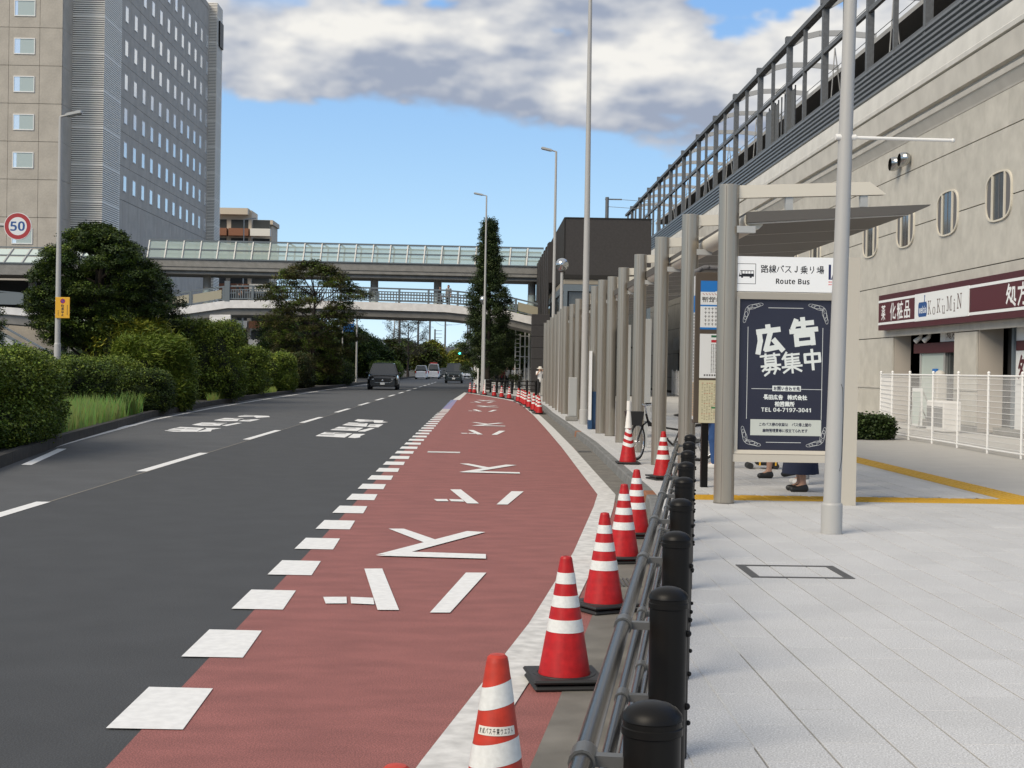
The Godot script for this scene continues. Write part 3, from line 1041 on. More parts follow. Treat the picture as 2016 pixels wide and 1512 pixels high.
func shop():
	# the chemist's in the station wall: entrance, windows and long sign
	var s := thing("shop_sign", "long maroon and white chemist's sign board over the shop doors", "shop sign", P(13.82, 0, 0))
	var b := B.new()
	b.dbox(-0.10, 0.18, 3.26, 4.46, 29.9, 48.9)
	part(s, "sign_box", b, M.maroon)
	b = B.new()
	b.dbox(-0.112, -0.10, 3.44, 3.52, 29.9, 48.9)
	b.dbox(-0.112, -0.10, 4.20, 4.28, 29.9, 48.9)
	part(s, "white_stripe", b, M.sign_white)
	b = B.new()
	b.dbox(-0.118, -0.10, 3.43, 4.29, 39.75, 44.75)
	part(s, "white_field", b, M.sign_white)
	# lettering, drawn on sheets of the boards' own size
	var red := lin(0.085, 0.014, 0.020)
	var white := lin(0.76, 0.78, 0.78)
	var im := paper(768, 128, red)
	kanji(im, "薬", 60, 14, 92, 100, 0, 9, white)
	kanji(im, "化粧品", 260, 10, 118, 108, 150, 13, white)
	print_on(s, "lettering", im, 4.05, 0.66, P(-0.116, 3.86, 46.80), -PI / 2)
	im = paper(1024, 172, white)
	var blue := lin(0.02, 0.08, 0.25)
	im.fill_rect(Rect2i(80, 54, 160, 96), blue)
	im.fill_rect(Rect2i(70, 64, 180, 76), blue)
	latin(im, "welcia", 84, 126, 44, white, "Droid Sans", true, 150)
	pen(im, Vector2(196, 50), Vector2(200, 22), 16, blue)
	im.fill_rect(Rect2i(190, 10, 22, 10), blue)
	var ink := lin(0.10, 0.06, 0.055)
	var x := 270.0
	for q in [["K", 96, 0.0, 66], ["o", 70, 4.0, 54], ["K", 96, -4.0, 70], ["u", 74, 6.0, 58], ["M", 98, -8.0, 96], ["i", 78, 0.0, 34], ["N", 100, -14.0, 86]]:
		latin(im, q[0], x, 140 + q[2], q[1] * 0.92, ink, "Droid Serif", false, q[3])
		x += q[3] + 30
	for q in [[548, 42], [562, 42]]:
		im.fill_rect(Rect2i(q[0], q[1] + 10, 8, 8), ink)
	print_on(s, "lettering", im, 4.9, 0.82, P(-0.121, 3.86, 42.25), -PI / 2)
	im = paper(900, 110, red)
	kanji(im, "処方せん", 400, 6, 105, 98, 125, 13, white)
	print_on(s, "lettering", im, 5.9, 0.66, P(-0.116, 3.86, 36.6), -PI / 2)
	var f := thing("shop_entrance", "glass sliding doors of the chemist's shop set back in the beige wall", "shop front", P(14, 0, 0))
	b = B.new()
	b.dbox(0.06, 0.62, 0.15, 3.26, 48.08, 48.14)
	part(f, "reveal", b, M.hotel_stain)
	b = B.new()
	b.dbox(0.06, 0.62, 0.15, 3.26, 41.76, 41.82)
	part(f, "reveal", b, M.hotel_stain)
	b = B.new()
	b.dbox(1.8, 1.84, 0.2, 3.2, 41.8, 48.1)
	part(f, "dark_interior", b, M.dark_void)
	b = B.new()
	b.dbox(0.60, 0.62, 0.25, 2.45, 42.0, 44.3)
	part(f, "door", b, M.dark_glass)
	b = B.new()
	b.dbox(0.55, 0.57, 0.25, 2.45, 44.2, 46.6)
	part(f, "door", b, M.frosted)
	b = B.new()
	for d in [41.9, 44.2, 46.6]:
		b.dbox(0.51, 0.63, 0.2, 2.5, d, d + 0.13)
	b.dbox(0.51, 0.63, 0.2, 0.32, 41.9, 46.7)
	part(f, "door_frame", b, M.grey_steel)
	b = B.new()
	b.dbox(0.45, 0.65, 2.46, 2.78, 41.8, 47.2)
	part(f, "door_lintel", b, M.maroon)
	b = B.new()
	b.dbox(0.49, 0.53, 2.80, 3.22, 41.9, 44.6)
	part(f, "transom_sign", b, M.sign_white)
	im = paper(256, 48, lin(0.6, 0.6, 0.58))
	kanji(im, "処方せん", 16, 6, 50, 36, 58, 5, lin(0.05, 0.03, 0.03))
	print_on(f, "lettering", im, 2.0, 0.36, P(0.485, 3.01, 43.1), -PI / 2)
	b = B.new()
	b.dbox(0.48, 0.54, 1.2, 1.95, 44.9, 45.3)
	part(f, "poster", b, M.blue_sign)
	for k in 2:
		b = B.new()
		b.tube([P(0.5, 3.15, 45.6 + 0.9 * k), P(0.45, 2.98, 45.6 + 0.9 * k), P(0.3, 2.84, 45.7 + 0.9 * k)], [0.03, 0.07, 0.09], 10)
		part(f, "spotlight", b, M.white_plastic)
	var w := thing("shop_window", "chemist's shop window with a white maroon-lettered panel", "shop window", P(14, 0, 0))
	b = B.new()
	b.dbox(0.06, 0.75, 0.15, 3.26, 39.86, 39.92)
	part(w, "reveal", b, M.hotel_stain)
	b = B.new()
	b.dbox(0.62, 0.66, 0.3, 3.22, 36.3, 38.55)
	part(w, "white_panel", b, M.sign_white)
	b = B.new()
	b.dbox(0.60, 0.62, 2.45, 2.72, 36.3, 38.5)
	part(w, "maroon_band", b, M.maroon)
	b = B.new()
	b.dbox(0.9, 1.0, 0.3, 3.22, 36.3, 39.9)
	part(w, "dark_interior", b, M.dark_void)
	b = B.new()
	b.dbox(0.55, 0.68, 0.3, 3.22, 38.55, 38.70)
	part(w, "window_frame", b, M.hall_frame)
	im = paper(256, 100, white)
	kanji(im, "処方", 16, 4, 100, 92, 125, 13, red)
	print_on(w, "lettering", im, 2.1, 0.8, P(0.592, 1.95, 37.4), -PI / 2)
	# free-standing boards before the shop
	var a := thing("notice_stand", "white poster stand leaning before the shop doors behind the mesh fence", "poster stand", P(13.2, 0.15, 42.6), -PI / 2)
	b = B.new()
	b.box(-0.45, 0.45, 0.05, 1.2, 0.0, 0.04)
	part(a, "board", b, M.sign_white)
	b = B.new()
	b.box(-0.38, 0.38, 0.12, 1.1, 0.042, 0.048)
	part(a, "poster", b, M.frosted)
	b = B.new()
	b.bar(Vector3(-0.4, 0, 0.1), Vector3(-0.4, 1.1, 0.0), 0.03, 0.03); b.bar(Vector3(0.4, 0, 0.1), Vector3(0.4, 1.1, 0.0), 0.03, 0.03)
	b.bar(Vector3(-0.4, 0, -0.5), Vector3(-0.4, 1.1, -0.03), 0.03, 0.03); b.bar(Vector3(0.4, 0, -0.5), Vector3(0.4, 1.1, -0.03), 0.03, 0.03)
	part(a, "leg", b, M.grey_steel)
	a = thing("vending_box", "low grey cabinet standing by the beige pillar behind the mesh fence", "cabinet", P(13.0, 0.15, 39.6), -PI / 2)
	b = B.new()
	b.rbox(1.5, 0.85, 0.5, 0.03, Vector3(0, 0.45, 0))
	part(a, "cabinet", b, M.white_wall)
	b = B.new()
	b.box(-0.68, 0.68, 0.15, 0.72, 0.24, 0.262)
	part(a, "cabinet_door", b, M.grey_fabric)
	a = thing("sanitiser_stand", "slim cream column stand with an arched head beside the shop pillar", "stand", P(13.3, 0.15, 40.9), -PI / 2)
	b = B.new()
	b.rbox(0.42, 1.6, 0.3, 0.05, Vector3(0, 0.8, 0))
	b.ball(Vector3(0, 1.6, 0), Vector3(0.21, 0.14, 0.15))
	part(a, "body", b, M.cornice)
	b = B.new()
	b.box(-0.13, 0.13, 1.15, 1.5, 0.14, 0.156)
	part(a, "recess", b, M.hotel_side)
	# white mesh fence
	mesh_fence([[10.40, 24.9], [10.40, 27.05], [10.39, 28.85], [10.46, 30.9], [10.48, 32.7], [10.42, 34.3], [10.55, 36.2], [11.22, 39.6]], "white wire mesh fence before the chemist's shop")
	mesh_fence([[11.9, 62.0], [12.0, 64.0], [12.05, 66.0], [12.1, 68.0], [12.15, 70.0], [12.2, 72.0], [12.25, 74.0], [12.3, 76.0], [12.35, 78.0], [12.4, 80.0], [12.4, 82.0], [12.4, 84.0], [12.4, 86.0], [12.4, 88.0], [12.4, 90.0], [12.4, 92.0]], "white wire mesh fence seen far off between shelter columns")
	# clipped bush in a bed at its end
	bush("small_shrub", "small dark green shrub at the end of the white mesh fence", 9.5, 0.15, 34.6, 0.52, 0.46, 0.5, "dark", 700, 0.05, 5, "")

func mesh_fence(pts: Array, label: String):
	var f := thing("mesh_fence", label, "fence")
	for i in pts.size():
		var p = pts[i]
		var b := B.new()
		b.tube([P(p[0], 0.15, p[1]), P(p[0], 1.78, p[1])], 0.028, 8)
		b.ball(P(p[0], 1.80, p[1]), Vector3(0.036, 0.036, 0.036), 8, 6)
		part(f, "post", b, M.mesh_white)
		if i + 1 < pts.size():
			var q = pts[i + 1]
			b = B.new()
			b.tube([P(p[0], 1.74, p[1]), P(q[0], 1.74, q[1])], 0.02, 8)
			b.tube([P(p[0], 0.24, p[1]), P(q[0], 0.24, q[1])], 0.02, 8)
			part(f, "rail", b, M.mesh_white)
			b = B.new()
			for k in 13:
				var y := 0.30 + k * 0.115
				b.bar(P(p[0] - 0.01, y, p[1]), P(q[0] - 0.01, y, q[1]), 0.006, 0.008 if k % 2 else 0.012)
			var len := Vector2(q[0] - p[0], q[1] - p[1]).length()
			for k in int(len / 0.05):
				var t := (k + 0.5) / int(len / 0.05)
				b.bar(P(lerpf(p[0], q[0], t), 0.25, lerpf(p[1], q[1], t)), P(lerpf(p[0], q[0], t), 1.73, lerpf(p[1], q[1], t)), 0.0045, 0.0045)
			part(f, "wire_panel", b, M.mesh_white)

func entrance_hall():
	var h := thing("entrance_hall", "dark clad station entrance block with glass front at the end of shelters", "building")
	var b := B.new()
	b.dbox(4.95, 10.3, 7.55, 11.0, 87.0, 118.0)
	part(h, "upper_cladding", b, M.hall_cladding)
	b = B.new()
	b.dbox(4.93, 5.0, 7.4, 11.06, 86.97, 118.02); b.dbox(5.0, 10.32, 11.0, 11.07, 86.96, 118.0); b.dbox(4.94, 10.32, 7.30, 7.55, 86.95, 118.0)
	part(h, "trim", b, M.dark_void)
	b = B.new()
	b.dbox(4.98, 10.28, 6.98, 7.28, 87.05, 118)
	part(h, "beige_band", b, M.hall_band)
	b = B.new()
	b.dbox(4.96, 10.3, 6.55, 6.96, 87.0, 118)
	for x in [4.98, 10.1]:
		b.dbox(x, x + 0.22, 0.15, 6.55, 87.0, 87.3)
	for d in [92.0, 98.0, 104.0, 110.0, 117.5]:
		b.dbox(4.97, 5.2, 0.15, 6.55, d, d + 0.3)
	part(h, "blue_frame", b, M.hall_frame)
	for i in 3:
		b = B.new()
		b.dbox(5.3 + 1.65 * i, 6.85 + 1.65 * i, 3.2, 6.5, 87.25, 87.3)
		part(h, "window", b, M.dark_glass)
		b = B.new()
		b.dbox(5.3 + 1.65 * i, 6.85 + 1.65 * i, 0.2, 3.1, 87.25, 87.3)
		part(h, "window", b, M.dark_glass)
	for i in 5:
		b = B.new()
		b.dbox(5.05, 5.1, 0.2, 6.5, 87.4 + 6.0 * i, 91.9 + 6.0 * i)
		part(h, "window", b, M.dark_glass)
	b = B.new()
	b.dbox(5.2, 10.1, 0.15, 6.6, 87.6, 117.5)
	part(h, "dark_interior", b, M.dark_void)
	b = B.new()
	b.dbox(4.45, 4.94, 7.6, 10.35, 96.0, 118.0)
	part(h, "side_cladding", b, M.hall_cladding)
	for i in 7:
		b = B.new()
		b.dbox(4.38, 4.46, 5.2, 10.3, 96.1 + 3.1 * i, 97.6 + 3.1 * i)
		part(h, "fin", b, M.hall_cladding)
	# dark stone pier at the street corner
	var p := thing("stone_pier", "dark grey stone clad pier under the footbridge beside the entrance block", "pier", P(3.95, 0.15, 96.0))
	for k in 7:
		b = B.new()
		b.rbox(1.2, 0.74, 1.4, 0.02, Vector3(0, 0.37 + 0.755 * k, 0))
		part(p, "stone_block", b, M.hall_cladding)

func hotel():
	var h := thing("hotel_tower", "tall grey hotel tower with rows of square windows and louvred corners", "hotel", P(-35.1, 0, 127))
	# inside: x from the street wall, z back from the front
	var b := B.new()
	b.box(-30, 0.0, 0, 46.2, -53.0, -6.0)
	b.box(-30, -2.0, 0, 50.0, -6.0, 2.9)
	part(h, "core", b, M.joint)
	var rng := RandomNumberGenerator.new()
	rng.seed = 3
	var top := 46.2
	# side towards the street: 12 bays, one panel and one window a storey
	var far := B.new()
	for r in 10:
		var y := 19.05 - 1.64 + 3.28 * r
		for c in 14:
			var z := -10.2 - 3.64 * c + 3.64
			b = B.new()
			b.box(0.0, 0.10, y + 0.02, minf(y + 3.26, top), z - 3.62, z - 0.02)
			part(h, "wall_panel", b, M.hotel_side)
			if r < 8 and c > 0 and c < 13:
				var w := Node3D.new()
				w.name = "window"
				h.add_child(w, true)
				w.position = Vector3(0.10, y + 1.64, z - 1.82)
				b = B.new()
				b.box(0.0, 0.05, -0.76, 0.76, -0.58, 0.58)
				part(w, "window_frame", b, M.white_frame)
				b = B.new()
				b.box(0.045, 0.06, -0.70, 0.70, -0.52, 0.52)
				part(w, "pane", b, M.window_sky)
	for c in 14:
		b = B.new()
		var z := -10.2 - 3.64 * c + 3.64
		b.box(0.0, 0.10, 10.0, 17.38, z - 3.62, z - 0.02)
		part(h, "wall_panel", b, M.hotel_side)
		if c % 2 == 1:
			b = B.new()
			b.box(0.10, 0.112, 12.4, 17.3, z - 2.5, z - 1.3)
			part(h, "stain", b, M.hotel_stain)
	b = B.new()
	b.box(0.0, 0.08, 0.0, 9.98, -53.0, -6.0)
	part(h, "base_wall", b, M.hotel_side)
	# front wing facing down the street
	for r in 10:
		var y := 12.49 - 1.64 + 3.28 * r
		for q in [[-8.75, -7.15, 0], [-7.12, -6.22, 1], [-6.19, -3.57, 2], [-3.54, -1.62, 3], [-11.5, -8.78, 2], [-12.4, -11.53, 1], [-15.0, -12.43, 2]]:
			b = B.new()
			b.box(q[0], q[1], y + 0.02, y + 3.26, 2.9, 3.0)
			part(h, "wall_panel", b, M.hotel_front)
			if q[2] == 2 and r != 1:
				var w := Node3D.new()
				w.name = "window"
				h.add_child(w, true)
				w.position = Vector3((q[0] + q[1]) / 2 + 0.02, y + 1.66, 3.0)
				b = B.new()
				b.box(-0.90, 0.90, -0.70, -0.62, 0.0, 0.06); b.box(-0.90, 0.90, 0.62, 0.70, 0.0, 0.06)
				b.box(-0.90, -0.84, -0.62, 0.62, 0.0, 0.06); b.box(0.84, 0.90, -0.62, 0.62, 0.0, 0.06)
				part(w, "window_frame", b, M.white_frame)
				var t := rng.randf_range(-0.62, -0.35)
				b = B.new()
				b.box(-0.84, t, -0.62, 0.62, 0.002, 0.02)
				part(w, "pane", b, M.window_sky)
				b = B.new()
				b.box(t, 0.84, -0.62, 0.62, 0.002, 0.016)
				part(w, "pane", b, M.curtain)
	b = B.new()
	b.box(-15.0, -1.62, 0.0, 10.84, 2.9, 2.98)
	part(h, "base_wall", b, M.hotel_front)
	for r in 11:
		b = B.new()
		b.box(-2.0, -1.6, 10.87 + 3.28 * r, 10.85 + 3.28 * (r + 1), 0.0, 2.88)
		part(h, "wall_panel", b, M.hotel_side)
	# louvred stair shafts
	for q in [[-2.02, 1.2, -6.0, 0.0, 50.0], [-0.5, 1.1, -57.0, -53.2, 47.2]]:
		b = B.new()
		b.box(q[0] + 0.1, q[1] - 0.1, 0.0, q[4], q[2] + 0.1, q[3] - 0.1)
		part(h, "louvre_shaft", b, M.louvre_back)
		b = B.new()
		var y := 6.0
		var k := 0
		while y < q[4]:
			var th := 0.112 if k % 17 else 0.19
			b.box(q[0], q[1], y, y + th, q[3] - 0.10, q[3])
			b.box(q[1] - 0.10, q[1], y, y + th, q[2], q[3] - 0.10)
			y += 0.19 if k % 17 else 0.24
			k += 1
		stuff(part(h, "louvre_slat", b, M.louvre))
	b = B.new()
	b.box(1.12, 1.3, 42.0, 45.2, -56.6, -54.2)
	part(h, "roof_sign", b, M.post_black, "black sign plate at the top of the louvred shaft")
	b = B.new()
	b.box(-30.0, 0.14, 46.2, 46.5, -53.0, -6.0)
	part(h, "parapet", b, M.hotel_side)

func far_buildings():
	# a tan apartment block behind the hotel
	var a := thing("apartment_block", "tan apartment block with brown balconies behind the hotel tower", "apartment block", P(-37.2, 0, 225))
	var b := B.new()
	b.box(-9, 0.6, 0, 26.0, -6, 0)
	b.box(0.6, 3.4, 0, 24.6, -9, -2.5)
	part(a, "wall", b, M.apartment)
	b = B.new()
	b.box(-9.4, 0.2, 25.2, 26.2, -1.0, 1.4)
	b.box(0.8, 3.7, 24.0, 24.7, -9.0, -1.6)
	part(a, "roof", b, M.apartment)
	for f in 8:
		for i in 3:
			var x := -6.2 + 3.4 * i
			var y := 1.6 + 2.9 * f
			b = B.new()
			b.box(x, x + 3.1, y, y + 1.15, 0.0, 1.25)
			part(a, "balcony", b, M.balcony if (i + f) % 3 else M.white_sheet)
			b = B.new()
			b.box(x + 0.2, x + 2.9, y + 1.2, y + 2.6, -0.02, 0.03)
			part(a, "window", b, M.dark_glass)
	b = B.new()
	b.box(-11.5, -5.2, 0, 22.5, 1.5, 9.0)
	part(a, "stair_wing", b, M.hotel_side)

func deck_part(parent: Node3D, called: String, path: Array, prof: Array, m: Material):
	# a deck cross-section [offset along d, height] swept along [x, y, d] points
	var b := B.new()
	for i in path.size() - 1:
		var p = path[i]
		var q = path[i + 1]
		for k in prof.size():
			var u = prof[k]
			var w = prof[(k + 1) % prof.size()]
			b.quad(P(p[0], p[1] + u[1], p[2] + u[0]), P(q[0], q[1] + u[1], q[2] + u[0]), P(q[0], q[1] + w[1], q[2] + w[0]), P(p[0], p[1] + w[1], p[2] + w[0]))
	part(parent, called, b, m)

func at_path(path: Array, x: float) -> Array:
	for i in path.size() - 1:
		if x <= path[i + 1][0] or i == path.size() - 2:
			var t: float = (x - path[i][0]) / (path[i + 1][0] - path[i][0])
			return [x, lerpf(path[i][1], path[i + 1][1], t), lerpf(path[i][2], path[i + 1][2], t)]
	return path[0]

func bridges():
	# upper deck: a glazed gallery
	var u := thing("glazed_footbridge", "upper footbridge with sloping glass walls crossing the road", "footbridge")
	var up := [[-60.0, 9.18, 115.0], [-27.0, 9.18, 115.0], [4.5, 9.12, 115.0]]
	var left := [[-60.0, 8.35, 112.0], [-27.5, 8.45, 112.0]]
	deck_part(u, "deck", [[-27.0, 9.2, 115.0], [4.9, 9.1, 115.0]], [[0.0, 0.32], [-0.06, 0.32], [-0.06, 0.96], [0.0, 0.98], [5.0, 0.98], [5.0, 0.1], [0.35, 0.1]], M.concrete)
	deck_part(u, "fascia_lip", [[-27.0, 9.2, 115.0], [4.9, 9.1, 115.0]], [[0.12, 0.0], [0.0, 0.05], [0.0, 0.29], [0.12, 0.3]], M.concrete)
	deck_part(u, "soffit", [[-27.0, 9.2, 115.0], [4.9, 9.1, 115.0]], [[0.3, -0.25], [0.3, 0.1], [4.7, 0.1], [4.7, -0.25]], M.concrete)
	var bx := B.new()
	# glazing bays, leaning outward at the head
	for s in [[-27.0, 4.9, 23, 9.2, 9.1, 115.0]]:
		for i in s[2]:
			var x0: float = lerpf(s[0], s[1], float(i) / s[2])
			var x1: float = lerpf(s[0], s[1], float(i + 1) / s[2])
			var y := lerpf(s[3], s[4], float(i) / s[2])
			var d: float = s[5]
			var b := B.new()
			b.bar(P(x0, y + 0.95, d - 0.10), P(x0 + 0.12, y + 2.42, d + 0.25), 0.11, 0.12)
			b.bar(P(x0, y + 0.95, d + 4.9), P(x0 + 0.12, y + 2.42, d + 4.6), 0.11, 0.12)
			b.bar(P(x0 + 0.12, y + 2.42, d + 0.25), P(x0 + 0.12, y + 2.5, d + 4.6), 0.10, 0.10)
			part(u, "mullion", b, M.grey_steel)
			for k in 2:
				b = B.new()
				var h0 := 1.02 + 0.72 * k
				var h1 := h0 + 0.64
				var z0 := -0.07 + 0.17 * k
				b.quad(P(x0 + 0.1, y + h0, d + z0), P(x1 - 0.03, y + h0, d + z0), P(x1 + 0.02, y + h1, d + z0 + 0.15), P(x0 + 0.16, y + h1, d + z0 + 0.15))
				part(u, "pane", b, M.tinted_glass)
			b = B.new()
			b.quad(P(x0 + 0.1, y + 1.05, d + 4.86), P(x1 - 0.03, y + 1.05, d + 4.86), P(x1 + 0.02, y + 2.4, d + 4.6), P(x0 + 0.16, y + 2.4, d + 4.6))
			part(u, "pane", b, M.tinted_glass)
	for q in [[0.95, -0.12, 0.09], [1.70, 0.08, 0.10], [2.44, 0.25, 0.13], [1.72, 4.76, 0.1], [2.44, 4.6, 0.13]]:
		bx = B.new()
		bx.bar(P(-27.0, 9.2 + q[0], 115.0 + q[1]), P(4.9, 9.1 + q[0], 115.0 + q[1]), 0.10, q[2])
		part(u, "glazing_rail", bx, M.grey_rail)
	# west part of the gallery, lower, towards the stairs
	u = thing("glazed_gallery", "western glazed gallery of the upper walkway behind the big dark tree", "footbridge")
	deck_part(u, "deck", [[-62.0, 8.35, 112.0], [-27.2, 8.45, 112.0]], [[0.0, 0.0], [-0.06, 0.0], [-0.06, 0.85], [0.0, 0.88], [5.0, 0.88], [5.0, 0.0]], M.concrete)
	for i in 24:
		var x0 := -61.5 + 1.42 * i
		var b := B.new()
		b.bar(P(x0 - 0.15, 9.3, 111.9), P(x0 + 0.28, 10.55, 113.0), 0.13, 0.12)
		part(u, "mullion", b, M.grey_steel)
		for k in 2:
			b = B.new()
			var t0 := 0.04 + 0.5 * k
			var t1 := t0 + 0.43
			b.quad(P(x0 + 0.43 * t0, 9.3 + 1.25 * t0, 111.9 + 1.1 * t0), P(x0 + 1.22 + 0.43 * t0, 9.3 + 1.25 * t0, 111.9 + 1.1 * t0), P(x0 + 1.22 + 0.43 * t1, 9.3 + 1.25 * t1, 111.9 + 1.1 * t1), P(x0 + 0.43 * t1, 9.3 + 1.25 * t1, 111.9 + 1.1 * t1))
			part(u, "pane", b, M.frosted)
	for q in [[9.28, 111.9], [9.92, 112.45], [10.6, 113.05]]:
		bx = B.new()
		bx.bar(P(-62, q[0], q[1]), P(-27.2, q[0] + 0.08, q[1]), 0.1, 0.1)
		part(u, "glazing_rail", bx, M.grey_rail)
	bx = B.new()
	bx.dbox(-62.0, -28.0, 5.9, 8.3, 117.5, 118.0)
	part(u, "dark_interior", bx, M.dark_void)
	# round columns between the decks
	for q in [[-36.8, 8.4], [-22.6, 9.0], [-8.9, 9.0], [-3.7, 9.0], [4.05, 9.0]]:
		var c := thing("deck_column", "pale round column between the two decks, %s" % {-36.8: "by the western gallery", -22.6: "before the louvred hotel corner", -8.9: "behind the brown-green tree", -3.7: "beside two people on the lower deck", 4.05: "next to the entrance block"}[q[0]], "column", P(q[0], 5.6, 117.0), 0.0, "columns between the footbridge decks")
		bx = B.new()
		bx.lathe([[0.32, 0.0], [0.32, q[1] - 5.6 + 0.2]], 16, true)
		part(c, "shaft", bx, M.pale_concrete)
		bx = B.new()
		bx.lathe([[0.335, 1.1], [0.335, 2.2]], 16, true)
		part(c, "sleeve", bx, M.frosted)
	# lower deck: white edge beam, humped over the road
	var low := [[-62.0, 5.3, 111.0], [-38.0, 5.35, 111.0], [-28.5, 4.72, 112.0], [-20.0, 6.1, 112.0], [-12.0, 6.2, 112.0], [-2.9, 6.08, 112.0], [2.0, 5.65, 112.0], [5.2, 4.95, 112.0]]
	var l := thing("lower_footbridge", "lower footbridge with a white edge beam and grey railings over the road", "footbridge")
	deck_part(l, "edge_beam", low.slice(2), [[0.0, 0.0], [-0.05, 0.02], [-0.05, 0.62], [0.2, 0.65], [0.2, 0.0]], M.white_wall)
	deck_part(l, "edge_beam", low.slice(0, 3), [[0.0, 0.0], [-0.05, 0.02], [-0.05, 0.55], [0.2, 0.58], [0.2, 0.0]], M.white_wall)
	deck_part(l, "girder", low.slice(2), [[0.55, -0.62], [0.30, -0.50], [0.18, -0.01], [4.6, -0.01], [4.4, -0.6]], M.pale_concrete)
	deck_part(l, "girder", low.slice(0, 3), [[0.55, -0.8], [0.30, -0.7], [0.18, -0.01], [4.6, -0.01], [4.4, -0.8]], M.pale_concrete)
	deck_part(l, "walkway", low.slice(2), [[0.2, 0.05], [0.2, 0.4], [4.8, 0.4], [4.8, 0.05]], M.concrete)
	deck_part(l, "top_rail", low.slice(2, 8), [[0.02, 1.68], [0.02, 1.80], [0.14, 1.80], [0.14, 1.68]], M.grey_rail)
	deck_part(l, "top_rail", low.slice(0, 3), [[0.02, 1.68], [0.02, 1.80], [0.14, 1.80], [0.14, 1.68]], M.grey_rail)
	deck_part(l, "bottom_rail", low.slice(2, 8), [[0.03, 0.72], [0.03, 0.80], [0.13, 0.80], [0.13, 0.72]], M.grey_rail)
	deck_part(l, "back_rail", low.slice(2, 8), [[4.6, 1.45], [4.6, 1.56], [4.7, 1.56], [4.7, 1.45]], M.grey_rail)
	var x := -28.0
	var k := 0
	while x < 5.0:
		var w := 2.55 if x < -21 or x > 1.0 else 2.3
		var p := at_path(low, x)
		var q := at_path(low, minf(x + w, 5.2))
		bx = B.new()
		bx.bar(P(p[0], p[1] + 0.6, p[2] + 0.08), P(p[0], p[1] + 1.8, p[2] + 0.08), 0.16, 0.16)
		if k == 3:
			bx.bar(P(p[0] + 0.3, p[1] + 0.6, p[2] + 0.08), P(p[0] + 0.3, p[1] + 2.2, p[2] + 0.08), 0.4, 0.3)
		part(l, "rail_post", bx, M.grey_rail)
		bx = B.new()
		if x < -20.8 or x > 1.0:
			bx.quad(P(p[0] + 0.15, p[1] + 0.82, p[2] + 0.08), P(q[0] - 0.15, q[1] + 0.82, q[2] + 0.08), P(q[0] - 0.15, q[1] + 1.5, q[2] + 0.08), P(p[0] + 0.15, p[1] + 1.5, p[2] + 0.08))
			bx.quad(P(q[0] - 0.15, q[1] + 0.82, q[2] + 0.11), P(p[0] + 0.15, p[1] + 0.82, p[2] + 0.11), P(p[0] + 0.15, p[1] + 1.5, p[2] + 0.11), P(q[0] - 0.15, q[1] + 1.5, q[2] + 0.11))
			part(l, "rail_panel", bx, M.beige_panel)
		elif x < -9.2:
			for j in 13:
				var t := (j + 0.5) / 13.0
				var yy := lerpf(p[1], q[1], t)
				bx.bar(P(lerpf(p[0], q[0], t), yy + 0.78, 112.08), P(lerpf(p[0], q[0], t), yy + 1.5, 112.08), 0.075, 0.03)
			bx.bar(P(p[0], p[1] + 1.5, 112.08), P(q[0], q[1] + 1.5, 112.08), 0.04, 0.07)
			part(l, "rail_panel", bx, M.grey_rail)
		else:
			# square holes in a plate: built as a lattice
			for j in 4:
				var h := 0.82 + 0.22 * j
				bx.bar(P(p[0], p[1] + h, 112.08), P(q[0], q[1] + h, 112.08), 0.03, 0.085)
			for j in 11:
				var t := j / 10.0
				var yy := lerpf(p[1], q[1], t)
				bx.bar(P(lerpf(p[0], q[0], t), yy + 0.78, 112.085), P(lerpf(p[0], q[0], t), yy + 1.5, 112.085), 0.085, 0.03)
			part(l, "rail_panel", bx, M.grey_rail)
		x += w
		k += 1
	for i in 9:
		var xx := -58.0 + 2.5 * i
		bx = B.new()
		bx.bar(P(xx, 5.9, 111.08), P(xx, 7.1, 111.08), 0.15, 0.15)
		part(l, "rail_post", bx, M.grey_rail)
		bx = B.new()
		bx.dbox(xx + 0.12, xx + 2.38, 6.05, 6.95, 111.06, 111.12)
		part(l, "rail_panel", bx, M.grey_rail)
	var pr := thing("bridge_pier", "pale square pier carrying the lower footbridge behind the shrubs", "pier", P(-20.6, 0, 113.6))
	bx = B.new()
	bx.rbox(1.7, 5.6, 2.8, 0.08, Vector3(0, 2.8, 0))
	part(pr, "shaft", bx, M.white_wall)
	pr = thing("bridge_pier", "dark abutment under the west ramp of the lower footbridge", "pier", P(-31.0, 0, 113.6))
	bx = B.new()
	bx.rbox(3.0, 4.2, 2.8, 0.08, Vector3(0, 2.1, 0))
	part(pr, "shaft", bx, M.concrete)
	# the stair at the far west
	var s := thing("outdoor_stair", "white walled outdoor stair with grey railings at the picture's west edge", "stair", P(-24.5, 0, 72.0))
	bx = B.new()
	var side := PackedVector2Array()
	for q in [[-6.0, 0.0], [4.0, 0.0], [3.6, 0.25], [-0.9, 2.75], [-6.0, 2.75]]:
		side.append(Vector2(q[0], q[1]))
	bx.prism(side, -2.2, 0.0)
	part(s, "stair_wall", bx, M.white_wall)
	for q in [[-0.9, 3.75, 3.9, 1.15], [-6.0, 3.75, -0.9, 3.75]]:
		bx = B.new()
		bx.bar(Vector3(q[0], q[1], -0.1), Vector3(q[2], q[3], -0.1), 0.12, 0.12)
		bx.bar(Vector3(q[0], q[1] + 0.3, -0.5), Vector3(q[2], q[3] + 0.3, -0.5), 0.4, 0.06)
		bx.bar(Vector3(q[0], q[1] - 0.85, -0.1), Vector3(q[2], q[3] - 0.85, -0.1), 0.1, 0.1)
		part(s, "handrail", bx, M.grey_rail)
